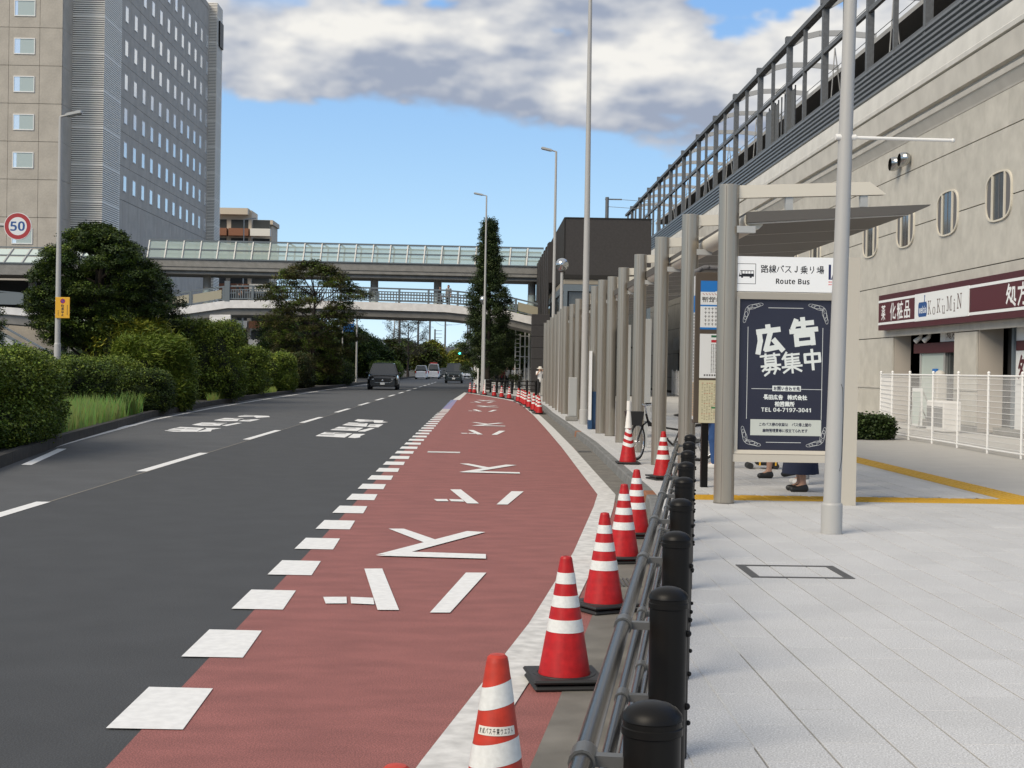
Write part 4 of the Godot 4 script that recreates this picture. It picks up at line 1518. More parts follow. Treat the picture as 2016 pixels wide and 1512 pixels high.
	for i in 8:
		var t := i / 8.0
		bx = B.new()
		bx.quad(Vector3(lerpf(-0.85, 3.9, t), lerpf(2.95, 0.32, t), -0.08), Vector3(lerpf(-0.85, 3.9, t + 0.115), lerpf(2.95, 0.32, t + 0.115), -0.08), Vector3(lerpf(-0.85, 3.9, t + 0.115), lerpf(3.7, 1.1, t + 0.115), -0.08), Vector3(lerpf(-0.85, 3.9, t), lerpf(3.7, 1.1, t), -0.08))
		part(s, "rail_panel", bx, M.grey_steel)
		bx = B.new()
		bx.bar(Vector3(lerpf(-0.85, 3.9, t), lerpf(2.75, 0.2, t), -0.06), Vector3(lerpf(-0.85, 3.9, t), lerpf(3.75, 1.15, t), -0.06), 0.08, 0.08)
		part(s, "rail_post", bx, M.grey_rail)
	for i in 5:
		bx = B.new()
		bx.box(-5.9 + i, -5.02 + i, 2.9, 3.7, -0.10, -0.06)
		part(s, "rail_panel", bx, M.grey_steel)

# strokes of each character on a 24 by 24 grid, a = 0 ... y = 24, x then y
const GLYPH := {
	"広": "mbme dfvf efenbx niivuu qowx", "告": "gcdi gfuf mbml blxl fpfx fptptx fwtw", "募": "bdxd hbhf rbrf gggm ggsgsm gjsj gmsm boxo kmct oowt gssspx lqjvey",
	"集": "hbci fffp geve fiui flul fovo ndno brxr momy mrcx mrwx", "中": "dgdp dgvgvp dpvp mbmy",
	"路": "bcbi bcjcji biji gigv goko cncw bxku pbli odvdln ogxn mpmx mpwpwx mwww", "線": "gbchhi jfcnkm gngy dqbv jqku rapd ndnl ndwdwl nhwh nlwl rlry moqolw wmsq royx",
	"バ": "hgct ofwt scuf vbxe", "ス": "eeteomdw nnww", "乗": "sbfe chwh bmxm hhhr rhrr crwr mdmy lrcy nrwy", "り": "gdgnil qcrmkx",
	"場": "fdfs bjkj btkq mbmj mbvbvj mfvf mjvj kmym omks npxpvy qplw uppy", "J": "ocorkvfs",
	"お": "dgng hchudsjmsmurnw revi", "問": "bbby bbjbjj bfjf bjjj pbpj pbxbxy pfxf pjxj hnhv hnrnrv hvrv", "い": "effrjulp sgvq", "合": "mbcl mbwl hlrl fpfx fptptx fwtw",
	"わ": "hchx chihdt ernjumttnx", "せ": "ckwi qdqpnp hehutv", "先": "gcdj gfuf mbmm bmxm jmcx pmpwwwws",
	"長": "gbgp gbtb gfsf gjsj boxo ipiwnu lpwx uqpt", "田": "dddw ddvdvw dwvw dmvm mdmw", "株": "fbfy bgkg fhbr gjko ndlj nfwf llyl rbry rllu rlyu", "式": "bgxg dlml hlhu cvnt pbrowxxs tbwe",
	"会": "mbcl mbwl hkrk dovo kofwuv qrwy", "社": "fbhe bhkhbq glgy hmkq rdrw mkxk lwyw", "柏": "fbfy bgkg fhbr gjko rbpf mfmx mfwfwx mnwn mwww",
	"営": "ebge mame ubre cjcgwgwj hihn hirirn hnrn epey epupuy exux", "業": "jbjg pbpg dcgf vcsf bhxh dlvl foto brxr mjmy lrcx nrwx", "所": "cdld dgdobx dgkgkm dmkm wcof oeoolx olyl tlty",
	"こ": "ffsfqi erivuu", "の": "nelqfucnggodwkutox", "停": "hbbl fify qaqd ieye lglk lgvgvk lkvk jqjnxnxq lsvs qsqynx", "収": "dedq drko jbjy mewelx nixx",
	"益": "gbie sbqe bfxf jhcn phwn eoew eououw jojw popw bwxw", "は": "eddw jixi rdrtmwksqrxw", "上": "lclw lkvk bwxw", "屋": "dcdnbx dcwcwh dhwh gkxk mkioto htwt opox fxyx",
	"維": "gbchhi jfcnkm gngy dqbv jqku pblj ngny ngxg nlxl nqxq nwyw sgsw", "持": "fbfwcv bgkg bqkm rbrk mfwf lkyk lpyp umuyqx nspv", "管": "facf eckc pamf ocxc mgmi clcixixl gkgy gkskso goso gruruy gxux",
	"理": "bdkd bkkk buks fdft mbmm mbwbwm mgwg mmwm rbrx nrwr kxyx", "費": "ecucufefeivi jaik papk gkgu gksksu gnsn gqsq gusu jvdy pvvy", "等": "facf eckc pamf ocxc mgmn djvj bnxn bryr rorynx gtjw",
	"に": "eddw lhvg lqnuwu", "役": "ibch jhbp gmgy ncnhkl ncucujxj lovoky npxy", "立": "mbmf cgwg ijkt rjov bwxw", "て": "cfwenjlqovuw", "ら": "jcpf ghfqnmuotujx", "れ": "gcgx cijhbt drnhqiqutwxs",
	"ま": "dfvf ekuk mcmthwfsmsux", "す": "cfwf oboojqjlolosiy", "薬": "bdxd hbhf rbrf jgjo jgpgpo jkpk jopo digk gmdo visk smvo bqxq mpmy lrcx nrwx", "化": "ibbn fify wgmo nbnvxwxr",
	"粧": "bkkk fcfy cddi jdii flbt glkr sasd meye nenolx sisw poxo nwyw", "品": "gbgk gbsbsk gjsj bnbx bnknkx bwkw nnnx nnxnxx nwxw", "処": "hbcl gfmfcu fkmrxx qfqnnt qfvfvrys", "方": "mbmf bgxg jgjmcx jmumrxnw", "ん": "lccw fpkmmuqwwp",
	"成": "dgwg egeobx elllkths obqowxxs ujnv sbve", "千": "scef bmxm memy", "葉": "bdxd hbhf rbrf bixi fgfn mgmm tgtm fnvn bqxq mnmy lrcx nrwx", "ウ": "mbmf elegugrqjx", "エ": "dfvf mfmt btxt", "ト": "jbjx jjtp", "京": "mame bfxf gjsjsogogj momx hrdw rrvw",
	"駐": "bbbm bbjb bgjg bmjm jmjx fbfm cqdt fqgt maod nfxf nmwm mwyw sfsw", "車": "bexe fife fhthtq fmtm fqtq btxt mbmy", "禁": "bfkf gbgk ofxf rbrk eneo dnun cqwq mqmx hsfv qstv", "止": "mbmw gjgw mkuk bwxw", "新": "bdld ddfi jdhi bjlj bnln gjgx wcoe oeolmx ojyj tjtx", "鎌": "gbbj gbkh fgfw bkkk bwku ncpf vctf lfxf nknx skxk rfrx",
}

func fill_tri(im: Image, a: Vector2, b: Vector2, d: Vector2, c: Color):
	var y0 := maxi(0, int(floor(minf(a.y, minf(b.y, d.y)))))
	var y1 := mini(im.get_height() - 1, int(ceil(maxf(a.y, maxf(b.y, d.y)))))
	for y in range(y0, y1 + 1):
		var yy := y + 0.5
		var lo := 1e9
		var hi := -1e9
		for e in [[a, b], [b, d], [d, a]]:
			var p: Vector2 = e[0]
			var q: Vector2 = e[1]
			if (p.y <= yy and q.y > yy) or (q.y <= yy and p.y > yy):
				var x := p.x + (q.x - p.x) * (yy - p.y) / (q.y - p.y)
				lo = minf(lo, x)
				hi = maxf(hi, x)
		if hi >= lo:
			var xa := maxi(0, int(round(lo)))
			var xb := mini(im.get_width(), int(round(hi)))
			if xb > xa:
				im.fill_rect(Rect2i(xa, y, xb - xa, 1), c)

func pen(im: Image, a: Vector2, b: Vector2, w: float, c: Color):
	var d := (b - a)
	d = Vector2.RIGHT if d.length() < 0.01 else d.normalized()
	var s := Vector2(-d.y, d.x) * w / 2
	a -= d * w * 0.35
	b += d * w * 0.35
	fill_tri(im, a + s, a - s, b + s, c)
	fill_tri(im, a - s, b - s, b + s, c)

func kanji(im: Image, txt: String, x: float, y: float, w: float, h: float, pitch: float, weight: float, c: Color, turn := 0.0):
	for i in txt.length():
		var g: String = GLYPH.get(txt[i], "")
		var o := Vector2(x, y) + Vector2(pitch * i, 0)
		for s in g.split(" ", false):
			var last := Vector2.ZERO
			for k in range(0, s.length() - 1, 2):
				var p := Vector2((s.unicode_at(k) - 97) / 24.0 * w - w / 2, (s.unicode_at(k + 1) - 97) / 24.0 * h - h / 2)
				p = p.rotated(turn) + Vector2(w / 2, h / 2) + o
				if k > 0:
					pen(im, last, p, weight, c)
				last = p

func latin(im: Image, txt: String, x: float, y: float, h: float, c: Color, font := "Droid Sans", bold := true, fit := 0.0, turn := 0.0):
	# y is the baseline; h the height of capitals; fit > 0 squeezes to that width
	var f := SystemFont.new()
	f.font_names = [font]
	f.font_weight = 700 if bold else 400
	var t := TextMesh.new()
	t.font = f
	t.font_size = 64
	t.pixel_size = 0.01
	t.depth = 0.0
	t.curve_step = 1.0
	t.horizontal_alignment = HORIZONTAL_ALIGNMENT_LEFT
	t.vertical_alignment = VERTICAL_ALIGNMENT_BOTTOM
	t.text = "H"
	var cap := t.get_aabb()
	t.text = txt
	var faces := t.get_faces()
	var bb := t.get_aabb()
	var k := h / 0.457
	var kx := k if fit <= 0.0 else fit / bb.size.x
	var base := cap.position.y
	for i in range(0, faces.size(), 3):
		var q := []
		for j in 3:
			var p := Vector2((faces[i + j].x - bb.position.x) * kx, -(faces[i + j].y - base) * k)
			q.append(p.rotated(turn) + Vector2(x, y))
		fill_tri(im, q[0], q[1], q[2], c)

func paper(w: int, h: int, c: Color) -> Image:
	var im := Image.create_empty(w, h, false, Image.FORMAT_RGB8)
	im.fill(c)
	return im

func print_on(parent: Node3D, called: String, im: Image, w: float, h: float, at: Vector3, turn := 0.0, rough := 0.5, coat := 0.0) -> MeshInstance3D:
	var b := B.new()
	b.quad(Vector3(-w / 2, -h / 2, 0), Vector3(w / 2, -h / 2, 0), Vector3(w / 2, h / 2, 0), Vector3(-w / 2, h / 2, 0))
	var m := StandardMaterial3D.new()
	m.resource_name = called + "_print"
	im.generate_mipmaps()
	m.albedo_texture = ImageTexture.create_from_image(im)
	m.texture_repeat = false
	m.roughness = rough
	if coat > 0.0:
		m.clearcoat_enabled = true
		m.clearcoat = coat
		m.clearcoat_roughness = 0.02
	var o := part(parent, called, b, m)
	o.position = at
	o.rotation.y = turn
	return o

func column_mesh(h: float) -> B:
	var b := B.new()
	b.lathe([[0.0, 0.0], [0.122, 0.0], [0.122, h - 0.006], [0.116, h], [0.0, h]], 28)
	return b

func shelters():
	var groups := [
		["bus_shelter", "first grey steel bus shelter, with the framed poster at its end", [[2.94, 17.0], [2.96, 20.3], [3.00, 23.8], [3.04, 27.4], [3.08, 31.0], [3.11, 34.0]]],
		["bus_shelter", "second grey steel bus shelter, in the middle of the row", [[2.99, 35.3], [3.02, 38.0], [3.04, 41.6], [3.06, 45.0], [3.10, 48.6]]],
		["bus_shelter", "third grey steel bus shelter, ending near the entrance block", [[2.98, 50.5], [2.99, 52.4], [3.02, 55.2], [3.04, 58.0], [3.05, 61.3], [3.08, 65.0], [3.11, 68.7]]]]
	for g in groups:
		var cols: Array = g[2]
		var d0: float = cols[0][1]
		var d1: float = cols[-1][1]
		var s := thing(g[0], g[1], "bus shelter", P(3, 0.15, d0), 0.0, "bus shelters along the kerb")
		for c in cols:
			var at := P(c[0] - 3.0, 0, c[1] - d0)
			var o := part(s, "column", column_mesh(3.82), M.column)
			o.position = at
			var b := B.new()
			b.box(0.07, 0.078, 0.0, 3.80, 0.088, 0.1)
			b.box(-0.055, -0.05, 0.0, 3.80, 0.104, 0.112)
			b.lathe([[0.126, 0.0], [0.126, 0.012]], 20)
			var q := part(o, "column_seam", b, M.column_seam)
			# cantilever beam at the top, cut to a slope at its tip
			b = B.new()
			var poly := PackedVector2Array()
			for w in [[0.10, 3.66], [1.86, 3.735], [1.88, 3.745], [1.68, 3.885], [0.10, 3.81]]:
				poly.append(Vector2(w[0], w[1]))
			b.prism(poly, -0.05, 0.05)
			q = part(s, "roof_beam", b, M.beam_cream)
			q.position = at
			b = B.new()
			for x in [0.72, 1.62]:
				b.box(x - 0.045, x + 0.045, 3.44 + x * 0.09, 3.68 + x * 0.03, -0.03, 0.03)
			b.box(0.08, 0.30, 3.24, 3.32, 0.03, 0.13)
			q = part(s, "hanger", b, M.grey_steel)
			q.position = at
		# roof panel with a rising outer edge, in bays
		var n := int(round((d1 - d0) / 1.75))
		for i in n:
			var z0 := -lerpf(0.0, d1 - d0, float(i) / n) + (0.12 if i == 0 else -0.012)
			var z1 := -lerpf(0.0, d1 - d0, float(i + 1) / n) + (0.012 if i < n - 1 else -0.12)
			var b := B.new()
			var poly := PackedVector2Array()
			for w in [[0.14, 3.36], [2.10, 3.50], [2.32, 3.60], [2.34, 3.62], [0.14, 3.49]]:
				poly.append(Vector2(w[0], w[1]))
			b.prism(poly, z1, z0)
			part(s, "roof_panel", b, M.roof_under)
		var b2 := B.new()
		for i in range(1, n):
			var z := -lerpf(0.0, d1 - d0, float(i) / n)
			b2.bar(Vector3(0.16, 3.366, z), Vector3(2.08, 3.502, z), 0.02, 0.012)
		b2.bar(Vector3(0.16, 3.352, 0.06), Vector3(2.08, 3.495, 0.06), 0.03, 0.014)
		part(s, "roof_seam", b2, M.seam_light)
		b2 = B.new()
		b2.tube([Vector3(0.24, 3.40, 0.02), Vector3(0.26, 3.40, -(d1 - d0) * 0.5), Vector3(0.28, 3.40, -(d1 - d0) - 0.02)], 0.12, 12)
		part(s, "gutter_pipe", b2, M.beam_cream)
	# framed poster between the first column and a square post
	var f := thing("poster_frame", "beige framed navy advertising poster at the near end of the first shelter", "poster frame", P(3.05, 0.15, 17.0))
	var b := B.new()
	b.box(1.23, 1.46, 0.0, 2.97, -0.10, 0.10)
	part(f, "frame_post", b, M.frame_beige)
	# mitred frame, bevelled towards the poster
	var o4 := [Vector2(-0.04, 0.60), Vector2(1.23, 0.60), Vector2(1.23, 2.53), Vector2(-0.04, 2.53)]
	var i4 := [Vector2(0.035, 0.645), Vector2(1.155, 0.645), Vector2(1.155, 2.455), Vector2(0.035, 2.455)]
	for k in 4:
		b = B.new()
		var p: Vector2 = o4[k]
		var q: Vector2 = o4[(k + 1) % 4]
		var r: Vector2 = i4[(k + 1) % 4]
		var t: Vector2 = i4[k]
		b.quad(Vector3(p.x, p.y, 0.075), Vector3(q.x, q.y, 0.075), Vector3(r.x, r.y, 0.045), Vector3(t.x, t.y, 0.045))
		b.quad(Vector3(p.x, p.y, -0.06), Vector3(q.x, q.y, -0.06), Vector3(q.x, q.y, 0.075), Vector3(p.x, p.y, 0.075))
		b.quad(Vector3(r.x, r.y, 0.0), Vector3(t.x, t.y, 0.0), Vector3(t.x, t.y, 0.045), Vector3(r.x, r.y, 0.045))
		part(f, "frame_rail", b, M.frame_beige)
	b = B.new()
	b.box(-0.05, 1.225, 0.505, 0.595, -0.05, 0.085)
	part(f, "frame_base", b, M.frame_beige)
	b = B.new()
	b.box(-0.03, 1.22, 0.62, 2.5, -0.05, 0.0)
	part(f, "backing", b, M.grey_fabric)
	print_on(f, "poster", poster_art(), 1.12, 1.81, Vector3(0.595, 1.55, 0.012), 0.0, 0.45, 0.12)
	# white route sign above it
	b = B.new()
	b.box(-0.04, 1.20, 2.545, 2.965, -0.03, 0.055)
	part(f, "sign_board", b, M.sign_white)
	print_on(f, "route_sign", sign_art(), 1.235, 0.415, Vector3(0.58, 2.755, 0.058), 0.0, 0.4, 0.15)

func curl(im: Image, o: Vector2, s: Vector2, c: Color, w: float):
	# an interlaced corner flourish
	for k in 3:
		var last := Vector2.ZERO
		for i in 25:
			var t := TAU * i / 24.0
			var p := Vector2(34 + 26 * k * 0.9 + (30 - 5 * k) * cos(t), 10 + (13 - 2 * k) * sin(t) - 3 * k)
			p = p.rotated(-0.16)
			if i > 0:
				pen(im, o + last * s, o + p * s, w, c)
				pen(im, o + Vector2(last.y, last.x) * s, o + Vector2(p.y, p.x) * s, w, c)
			last = p
	for k in 5:
		pen(im, o + Vector2(4 + k * 5, 22 - k * 4) * s, o + Vector2(12 + k * 6, 30 - k * 5) * s, w, c)

func poster_art() -> Image:
	var bg := lin(0.013, 0.015, 0.033)
	var w := lin(0.66, 0.70, 0.67)
	var im := paper(640, 1034, bg)
	var k := 571.4
	var X := func(x: float) -> float: return (x - 3.085) * k
	var Y := func(y: float) -> float: return (2.605 - y) * k
	kanji(im, "広", X.call(3.285), Y.call(2.30), 0.335 * k, 0.33 * k, 0, 36, w, -0.14)
	kanji(im, "告", X.call(3.70), Y.call(2.395), 0.335 * k, 0.335 * k, 0, 34, w, -0.12)
	kanji(im, "募", X.call(3.35), Y.call(1.965), 0.25 * k, 0.265 * k, 0, 14.5, w, -0.12)
	kanji(im, "集", X.call(3.60), Y.call(1.99), 0.255 * k, 0.26 * k, 0, 14.5, w, -0.12)
	kanji(im, "中", X.call(3.86), Y.call(2.02), 0.235 * k, 0.245 * k, 0, 19, w, -0.1)
	var thin := lin(0.55, 0.57, 0.55)
	pen(im, Vector2(X.call(3.25), Y.call(1.533)), Vector2(X.call(4.10), Y.call(1.533)), 4, thin)
	im.fill_rect(Rect2i(int(X.call(3.50)), int(Y.call(1.572)), int(0.345 * k), int(0.068 * k)), w)
	kanji(im, "お問い合わせ先", X.call(3.515), Y.call(1.562), 22, 27, 26.5, 4.2, bg)
	kanji(im, "長田広告", X.call(3.395), Y.call(1.462), 32, 33, 34, 6, w)
	kanji(im, "株式会社", X.call(3.685), Y.call(1.462), 32, 33, 34, 6, w)
	kanji(im, "柏営業所", X.call(3.535), Y.call(1.382), 32, 33, 34, 6, w)
	latin(im, "TEL 04-7197-3041", X.call(3.37), Y.call(1.258), 27, w, "Droid Sans", true, 0.60 * k)
	im.fill_rect(Rect2i(int(X.call(3.243)), int(Y.call(1.163)), int(0.856 * k), int(0.193 * k)), lin(0.50, 0.53, 0.48))
	kanji(im, "このバス停の収益は", X.call(3.345), Y.call(1.125), 21, 23, 22.5, 3.4, bg)
	kanji(im, "バス停上屋の", X.call(3.745), Y.call(1.125), 21, 23, 22.5, 3.4, bg)
	kanji(im, "維持管理費等に役立てられます", X.call(3.392), Y.call(1.052), 21, 23, 22.3, 3.4, bg)
	# line border with corner flourishes
	for s in [-1, 1]:
		var x: float = 320 + s * 258
		pen(im, Vector2(x, 190), Vector2(x, 820), 3.2, thin)
		pen(im, Vector2(x, 190), Vector2(x, 200), 3.2, thin)
		for v in [-1, 1]:
			curl(im, Vector2(320 + s * 272, 517 + v * 470), Vector2(-s * 1.15, -v * 1.15), thin, 2.6)
	pen(im, Vector2(200, 57), Vector2(440, 57), 3.2, thin)
	pen(im, Vector2(200, 980), Vector2(440, 980), 3.2, thin)
	return im

func sign_art() -> Image:
	var im := paper(1024, 344, lin(0.80, 0.82, 0.82))
	var k := Color(0.06, 0.06, 0.08)
	# pictogram of a bus in a square
	for r in [[24, 70, 186, 5], [24, 268, 186, 5], [24, 70, 5, 203], [206, 70, 5, 203]]:
		im.fill_rect(Rect2i(r[0], r[1], r[2], r[3]), k)
	fill_tri(im, Vector2(40, 200), Vector2(58, 138), Vector2(58, 200), k)
	im.fill_rect(Rect2i(56, 138, 136, 62), k)
	for i in 4:
		im.fill_rect(Rect2i(76 + i * 29, 145, 24, 25), lin(0.80, 0.82, 0.82))
	im.fill_rect(Rect2i(54, 147, 13, 35), lin(0.80, 0.82, 0.82))
	im.fill_rect(Rect2i(64, 198, 20, 14), k)
	im.fill_rect(Rect2i(150, 198, 20, 14), k)
	kanji(im, "路線バス", 262, 82, 72, 76, 78, 8, k)
	kanji(im, "J", 588, 84, 56, 72, 78, 10, k)
	kanji(im, "乗り場", 656, 84, 72, 76, 80, 8, k)
	latin(im, "Route Bus", 412, 266, 52, k, "Droid Sans", true, 336)
	# start of the neighbouring panel, mostly hidden behind the lamp post
	im.fill_rect(Rect2i(936, 66, 24, 150), lin(0.01, 0.015, 0.08))
	fill_tri(im, Vector2(960, 216), Vector2(990, 126), Vector2(1016, 216), lin(0.01, 0.015, 0.08))
	for i in 4:
		im.fill_rect(Rect2i(938 + i * 18, 232, 11, 14), lin(0.6, 0.05, 0.05))
		im.fill_rect(Rect2i(938 + i * 18, 258, 11, 12), lin(0.6, 0.05, 0.05))
	return im

func near_fence():
	var f := thing("guard_fence", "black steel guard fence of capped posts and dark tubular rails along the kerb", "fence", P(0.348, 0.15, 2.78))
	var n := 10
	var step := Vector3(0.2292, 0, -1.49)
	var side := Vector3(-0.988, 0, -0.152)
	for i in range(-1, n):
		if i == n - 1:
			continue
		var o := Node3D.new()
		o.name = "post"
		f.add_child(o, true)
		o.position = step * i
		var b := B.new()
		b.lathe([[0.057, 0.0], [0.057, 0.86]], 28)
		part(o, "post_tube", b, M.post_black)
		b = B.new()
		b.lathe([[0.0575, 0.856], [0.061, 0.858], [0.061, 0.872], [0.0585, 0.874], [0.0585, 0.884], [0.0605, 0.886]], 28)
		b.lathe([[0.0605, 0.886], [0.0585, 0.896], [0.050, 0.9065], [0.036, 0.915], [0.019, 0.920], [0.0, 0.9215]], 28, true)
		part(o, "post_cap", b, M.post_black)
		# clamps on the road side, bolt heads on the other
		for y in [0.80, 0.58, 0.36, 0.16]:
			b = B.new()
			b.bar(side * 0.05 + Vector3(0, y, 0), side * 0.115 + Vector3(0, y, 0), 0.03, 0.022)
			b.tube([side * 0.135 + Vector3(0, y, 0) - step * 0.025, side * 0.135 + Vector3(0, y, 0) + step * 0.025], 0.028 if y > 0.7 else 0.023, 12)
			part(o, "clamp", b, M.bracket)
			b = B.new()
			b.ball(side * -0.060 + Vector3(0, y - 0.02, 0), Vector3(0.011, 0.011, 0.011), 8, 6)
			part(o, "bolt", b, M.post_black)
	for q in [[0.80, 0.0225], [0.58, 0.0185], [0.36, 0.0185], [0.16, 0.0185]]:
		var b := B.new()
		b.tube([side * 0.135 + Vector3(0, q[0], 0) - step * 1.5, side * 0.135 + Vector3(0, q[0], 0) + step * 8.1], q[1], 16)
		part(f, "rail", b, M.rail_bronze)
	# the far fence across the end of the bay
	f = thing("guard_fence", "black guard fence with short posts across the far end of the bay", "fence", P(0, 0.15, 88.0))
	var path := [[-0.15, 98.0], [0.2, 96.4], [0.62, 93.0], [1.02, 91.0], [1.50, 89.6], [1.93, 88.4], [2.35, 87.4], [2.8, 86.4], [3.3, 85.2]]
	for i in path.size():
		var b := B.new()
		var at := P(path[i][0], 0, path[i][1] - 88.0)
		b.t = Transform3D(Basis(), at)
		b.lathe([[0.07, 0.0], [0.07, 0.84], [0.05, 0.9], [0.0, 0.92]], 12)
		part(f, "post", b, M.post_black)
		if i + 1 < path.size():
			b = B.new()
			for y in [0.32, 0.58, 0.82]:
				b.bar(at + Vector3(0, y, 0.1), P(path[i + 1][0], y, path[i + 1][1] - 88.1), 0.05, 0.06)
			part(f, "rail", b, M.rail_bronze)
	for q in [[-0.2, 89.5, 1.55], [0.25, 90.5, 0.85]]:
		var o := thing("marker_pole", "thin white marker pole at the kerb tip, %s" % ("the taller one" if q[2] > 1 else "the shorter one"), "pole", P(q[0], 0.15, q[1]), 0.0, "white marker poles")
		var b := B.new()
		b.lathe([[0.04, 0.0], [0.04, q[2]], [0.0, q[2] + 0.02]], 10)
		part(o, "tube", b, M.white_plastic)

func cone_thing(label: String, at: Vector3, turn: float, red: Material, group: String, tilt := 0.0) -> Node3D:
	var c := thing("traffic_cone", label, "traffic cone", at, turn, group)
	var b := B.new()
	b.lathe([[0.145, 0.03], [0.1445, 0.05], [0.033, 0.688], [0.028, 0.698], [0.016, 0.701], [0.013, 0.66]], 32)
	part(c, "body", b, red)
	# reflective bands, each a sleeve just proud of the cone
	for q in [[0.555, 0.613], [0.430, 0.490], [0.296, 0.362]]:
		b = B.new()
		var r := func(y: float) -> float: return 0.145 - 0.112 * (y - 0.05) / 0.638 + 0.0012
		b.lathe([[r.call(q[0]) - 0.002, q[0] - 0.001], [r.call(q[0]), q[0]], [r.call(q[1]), q[1]], [r.call(q[1]) - 0.002, q[1] + 0.001]], 32)
		var o := part(c, "reflective_band", b, M.cone_band)
		if tilt != 0.0:
			o.rotation.z = tilt
	# rubber base weight with a lip and cut corners
	b = B.new()
	b.rbox(0.385, 0.028, 0.385, 0.012, Vector3(0, 0.014, 0))
	b.rbox(0.40, 0.022, 0.40, 0.01, Vector3(0, 0.052, 0))
	b.lathe([[0.175, 0.06], [0.172, 0.066], [0.150, 0.066], [0.147, 0.045]], 24)
	part(c, "base", b, M.rubber)
	return c

func cones():
	var g := "traffic cones along the bay and the kerb"
	var c := cone_thing("second cone from the camera, red and white on a full rubber base by the fence", P(0.48, 0.004, 7.72), 0.12, M.cone_red, g)
	twin(c, P(0.90, 0.004, 10.12), 0.5, "third red and white cone along the guard fence, half on the white line")
	twin(c, P(1.30, 0.004, 12.7), 0.2, "red and white cone partly in front of another beside the orange kerb stone")
	twin(c, P(1.62, 0.004, 14.6), 0.1, "red and white cone half hidden behind another by the orange kerb stone")
	twin(c, P(2.66, 0.15, 20.55), 0.3, "red and white cone standing on the footway before the second shelter column")
	# cone with a white extension tube and chevron bands
	var e := thing("traffic_cone", "red cone with a white extension tube standing on the kerb by the bicycle wheel", "traffic cone", P(2.50, 0.152, 23.9), 0.0, g)
	var b := B.new()
	b.lathe([[0.145, 0.03], [0.1445, 0.05], [0.033, 0.688], [0.02, 0.69]], 32)
	part(e, "body", b, M.cone_red)
	for q in [[0.555, 0.622], [0.44, 0.495], [0.33, 0.386]]:
		b = B.new()
		var r := func(y: float) -> float: return 0.145 - 0.112 * (y - 0.05) / 0.638 + 0.0015
		for k in 32:
			var v := func(a: float) -> float: return -0.05 * (1.0 - absf(wrapf(a - PI * 0.40, -PI, PI)) / PI) * 1.6
			var a0 := TAU * k / 32
			var a1 := TAU * (k + 1) / 32
			var p := []
			for w in [[a0, q[0]], [a1, q[0]], [a1, q[1]], [a0, q[1]]]:
				var y: float = w[1] + v.call(w[0]) + 0.03
				p.append(Vector3(cos(w[0]) * r.call(y), y, sin(w[0]) * r.call(y)))
			b.quadn(p[0], p[1], p[2], p[3], Vector3(cos(a0), 0.2, sin(a0)), Vector3(cos(a1), 0.2, sin(a1)), Vector3(cos(a1), 0.2, sin(a1)), Vector3(cos(a0), 0.2, sin(a0)))
		part(e, "reflective_band", b, M.cone_band)
	b = B.new()
	b.lathe([[0.062, 0.60], [0.055, 0.66], [0.048, 0.74], [0.035, 0.86], [0.033, 0.90], [0.038, 0.905], [0.036, 1.06], [0.0, 1.062]], 20)
	part(e, "extension_tube", b, M.white_plastic)
	b = B.new()
	b.rbox(0.40, 0.03, 0.40, 0.012, Vector3(0, 0.02, 0))
	part(e, "base", b, M.rubber)
	# lettered cone closest to the camera, with slanting bands
	var l := thing("traffic_cone", "orange-red rounded cone with a lettered white band, nearest to the camera", "traffic cone", P(0.075, 0.004, 5.05), 0.0, g)
	b = B.new()
	b.lathe([[0.17, 0.0], [0.165, 0.012], [0.135, 0.02], [0.135, 0.04], [0.040, 0.672], [0.036, 0.689], [0.026, 0.698], [0.0, 0.701]], 36)
	part(l, "body", b, M.cone_orange)
	for q in [[0.518, 0.598], [0.318, 0.398], [0.16, 0.225]]:
		b = B.new()
		var p2 := []
		for k in 37:
			var a := TAU * k / 36
			var row := []
			for y0 in [q[0], q[1]]:
				var y: float = y0 + 0.016 * cos(a)
				var r := 0.135 - 0.095 * (y - 0.04) / 0.632 + 0.0014
				row.append(Vector3(cos(a) * r, y, sin(a) * r))
			p2.append(row)
		for k in 36:
			var a0 := Vector3(cos(TAU * k / 36), 0.15, sin(TAU * k / 36))
			var a1 := Vector3(cos(TAU * (k + 1) / 36), 0.15, sin(TAU * (k + 1) / 36))
			b.quadn(p2[k][0], p2[k + 1][0], p2[k + 1][1], p2[k][1], a0, a1, a1, a0)
		part(l, "reflective_band", b, M.cone_band)
	# band with the operator's name wrapped round the front
	var im := paper(512, 50, lin(0.66, 0.64, 0.58))
	kanji(im, "京成バス千葉ウエスト", 22, 9, 34, 33, 47, 4.5, Color(0.08, 0.07, 0.07))
	im.generate_mipmaps()
	var m := StandardMaterial3D.new()
	m.albedo_texture = ImageTexture.create_from_image(im)
	m.roughness = 0.6
	b = B.new()
	for k in 16:
		var p3 := []
		for w in [[k, 0.425], [k + 1, 0.425], [k + 1, 0.456], [k, 0.456]]:
			var a: float = PI * 0.5 + PI * 0.62 * (0.5 - w[0] / 16.0) * 1.0
			var r: float = 0.135 - 0.095 * (w[1] - 0.04) / 0.632 + 0.002
			p3.append([Vector3(cos(a) * r, w[1], sin(a) * r), Vector2(w[0] / 16.0, 1.0 if w[1] < 0.44 else 0.0), Vector3(cos(a), 0.15, sin(a))])
		b.tri(p3[0][0], p3[1][0], p3[2][0], p3[0][2], p3[1][2], p3[2][2], p3[0][1], p3[1][1], p3[2][1])
		b.tri(p3[0][0], p3[2][0], p3[3][0], p3[0][2], p3[2][2], p3[3][2], p3[0][1], p3[2][1], p3[3][1])
	part(l, "name_band", b, m)
	# the tip of one more at the bottom edge
	twin(l, P(-0.20, 0.004, 3.62), 2.6, "orange-red cone tip just showing at the picture's bottom edge")
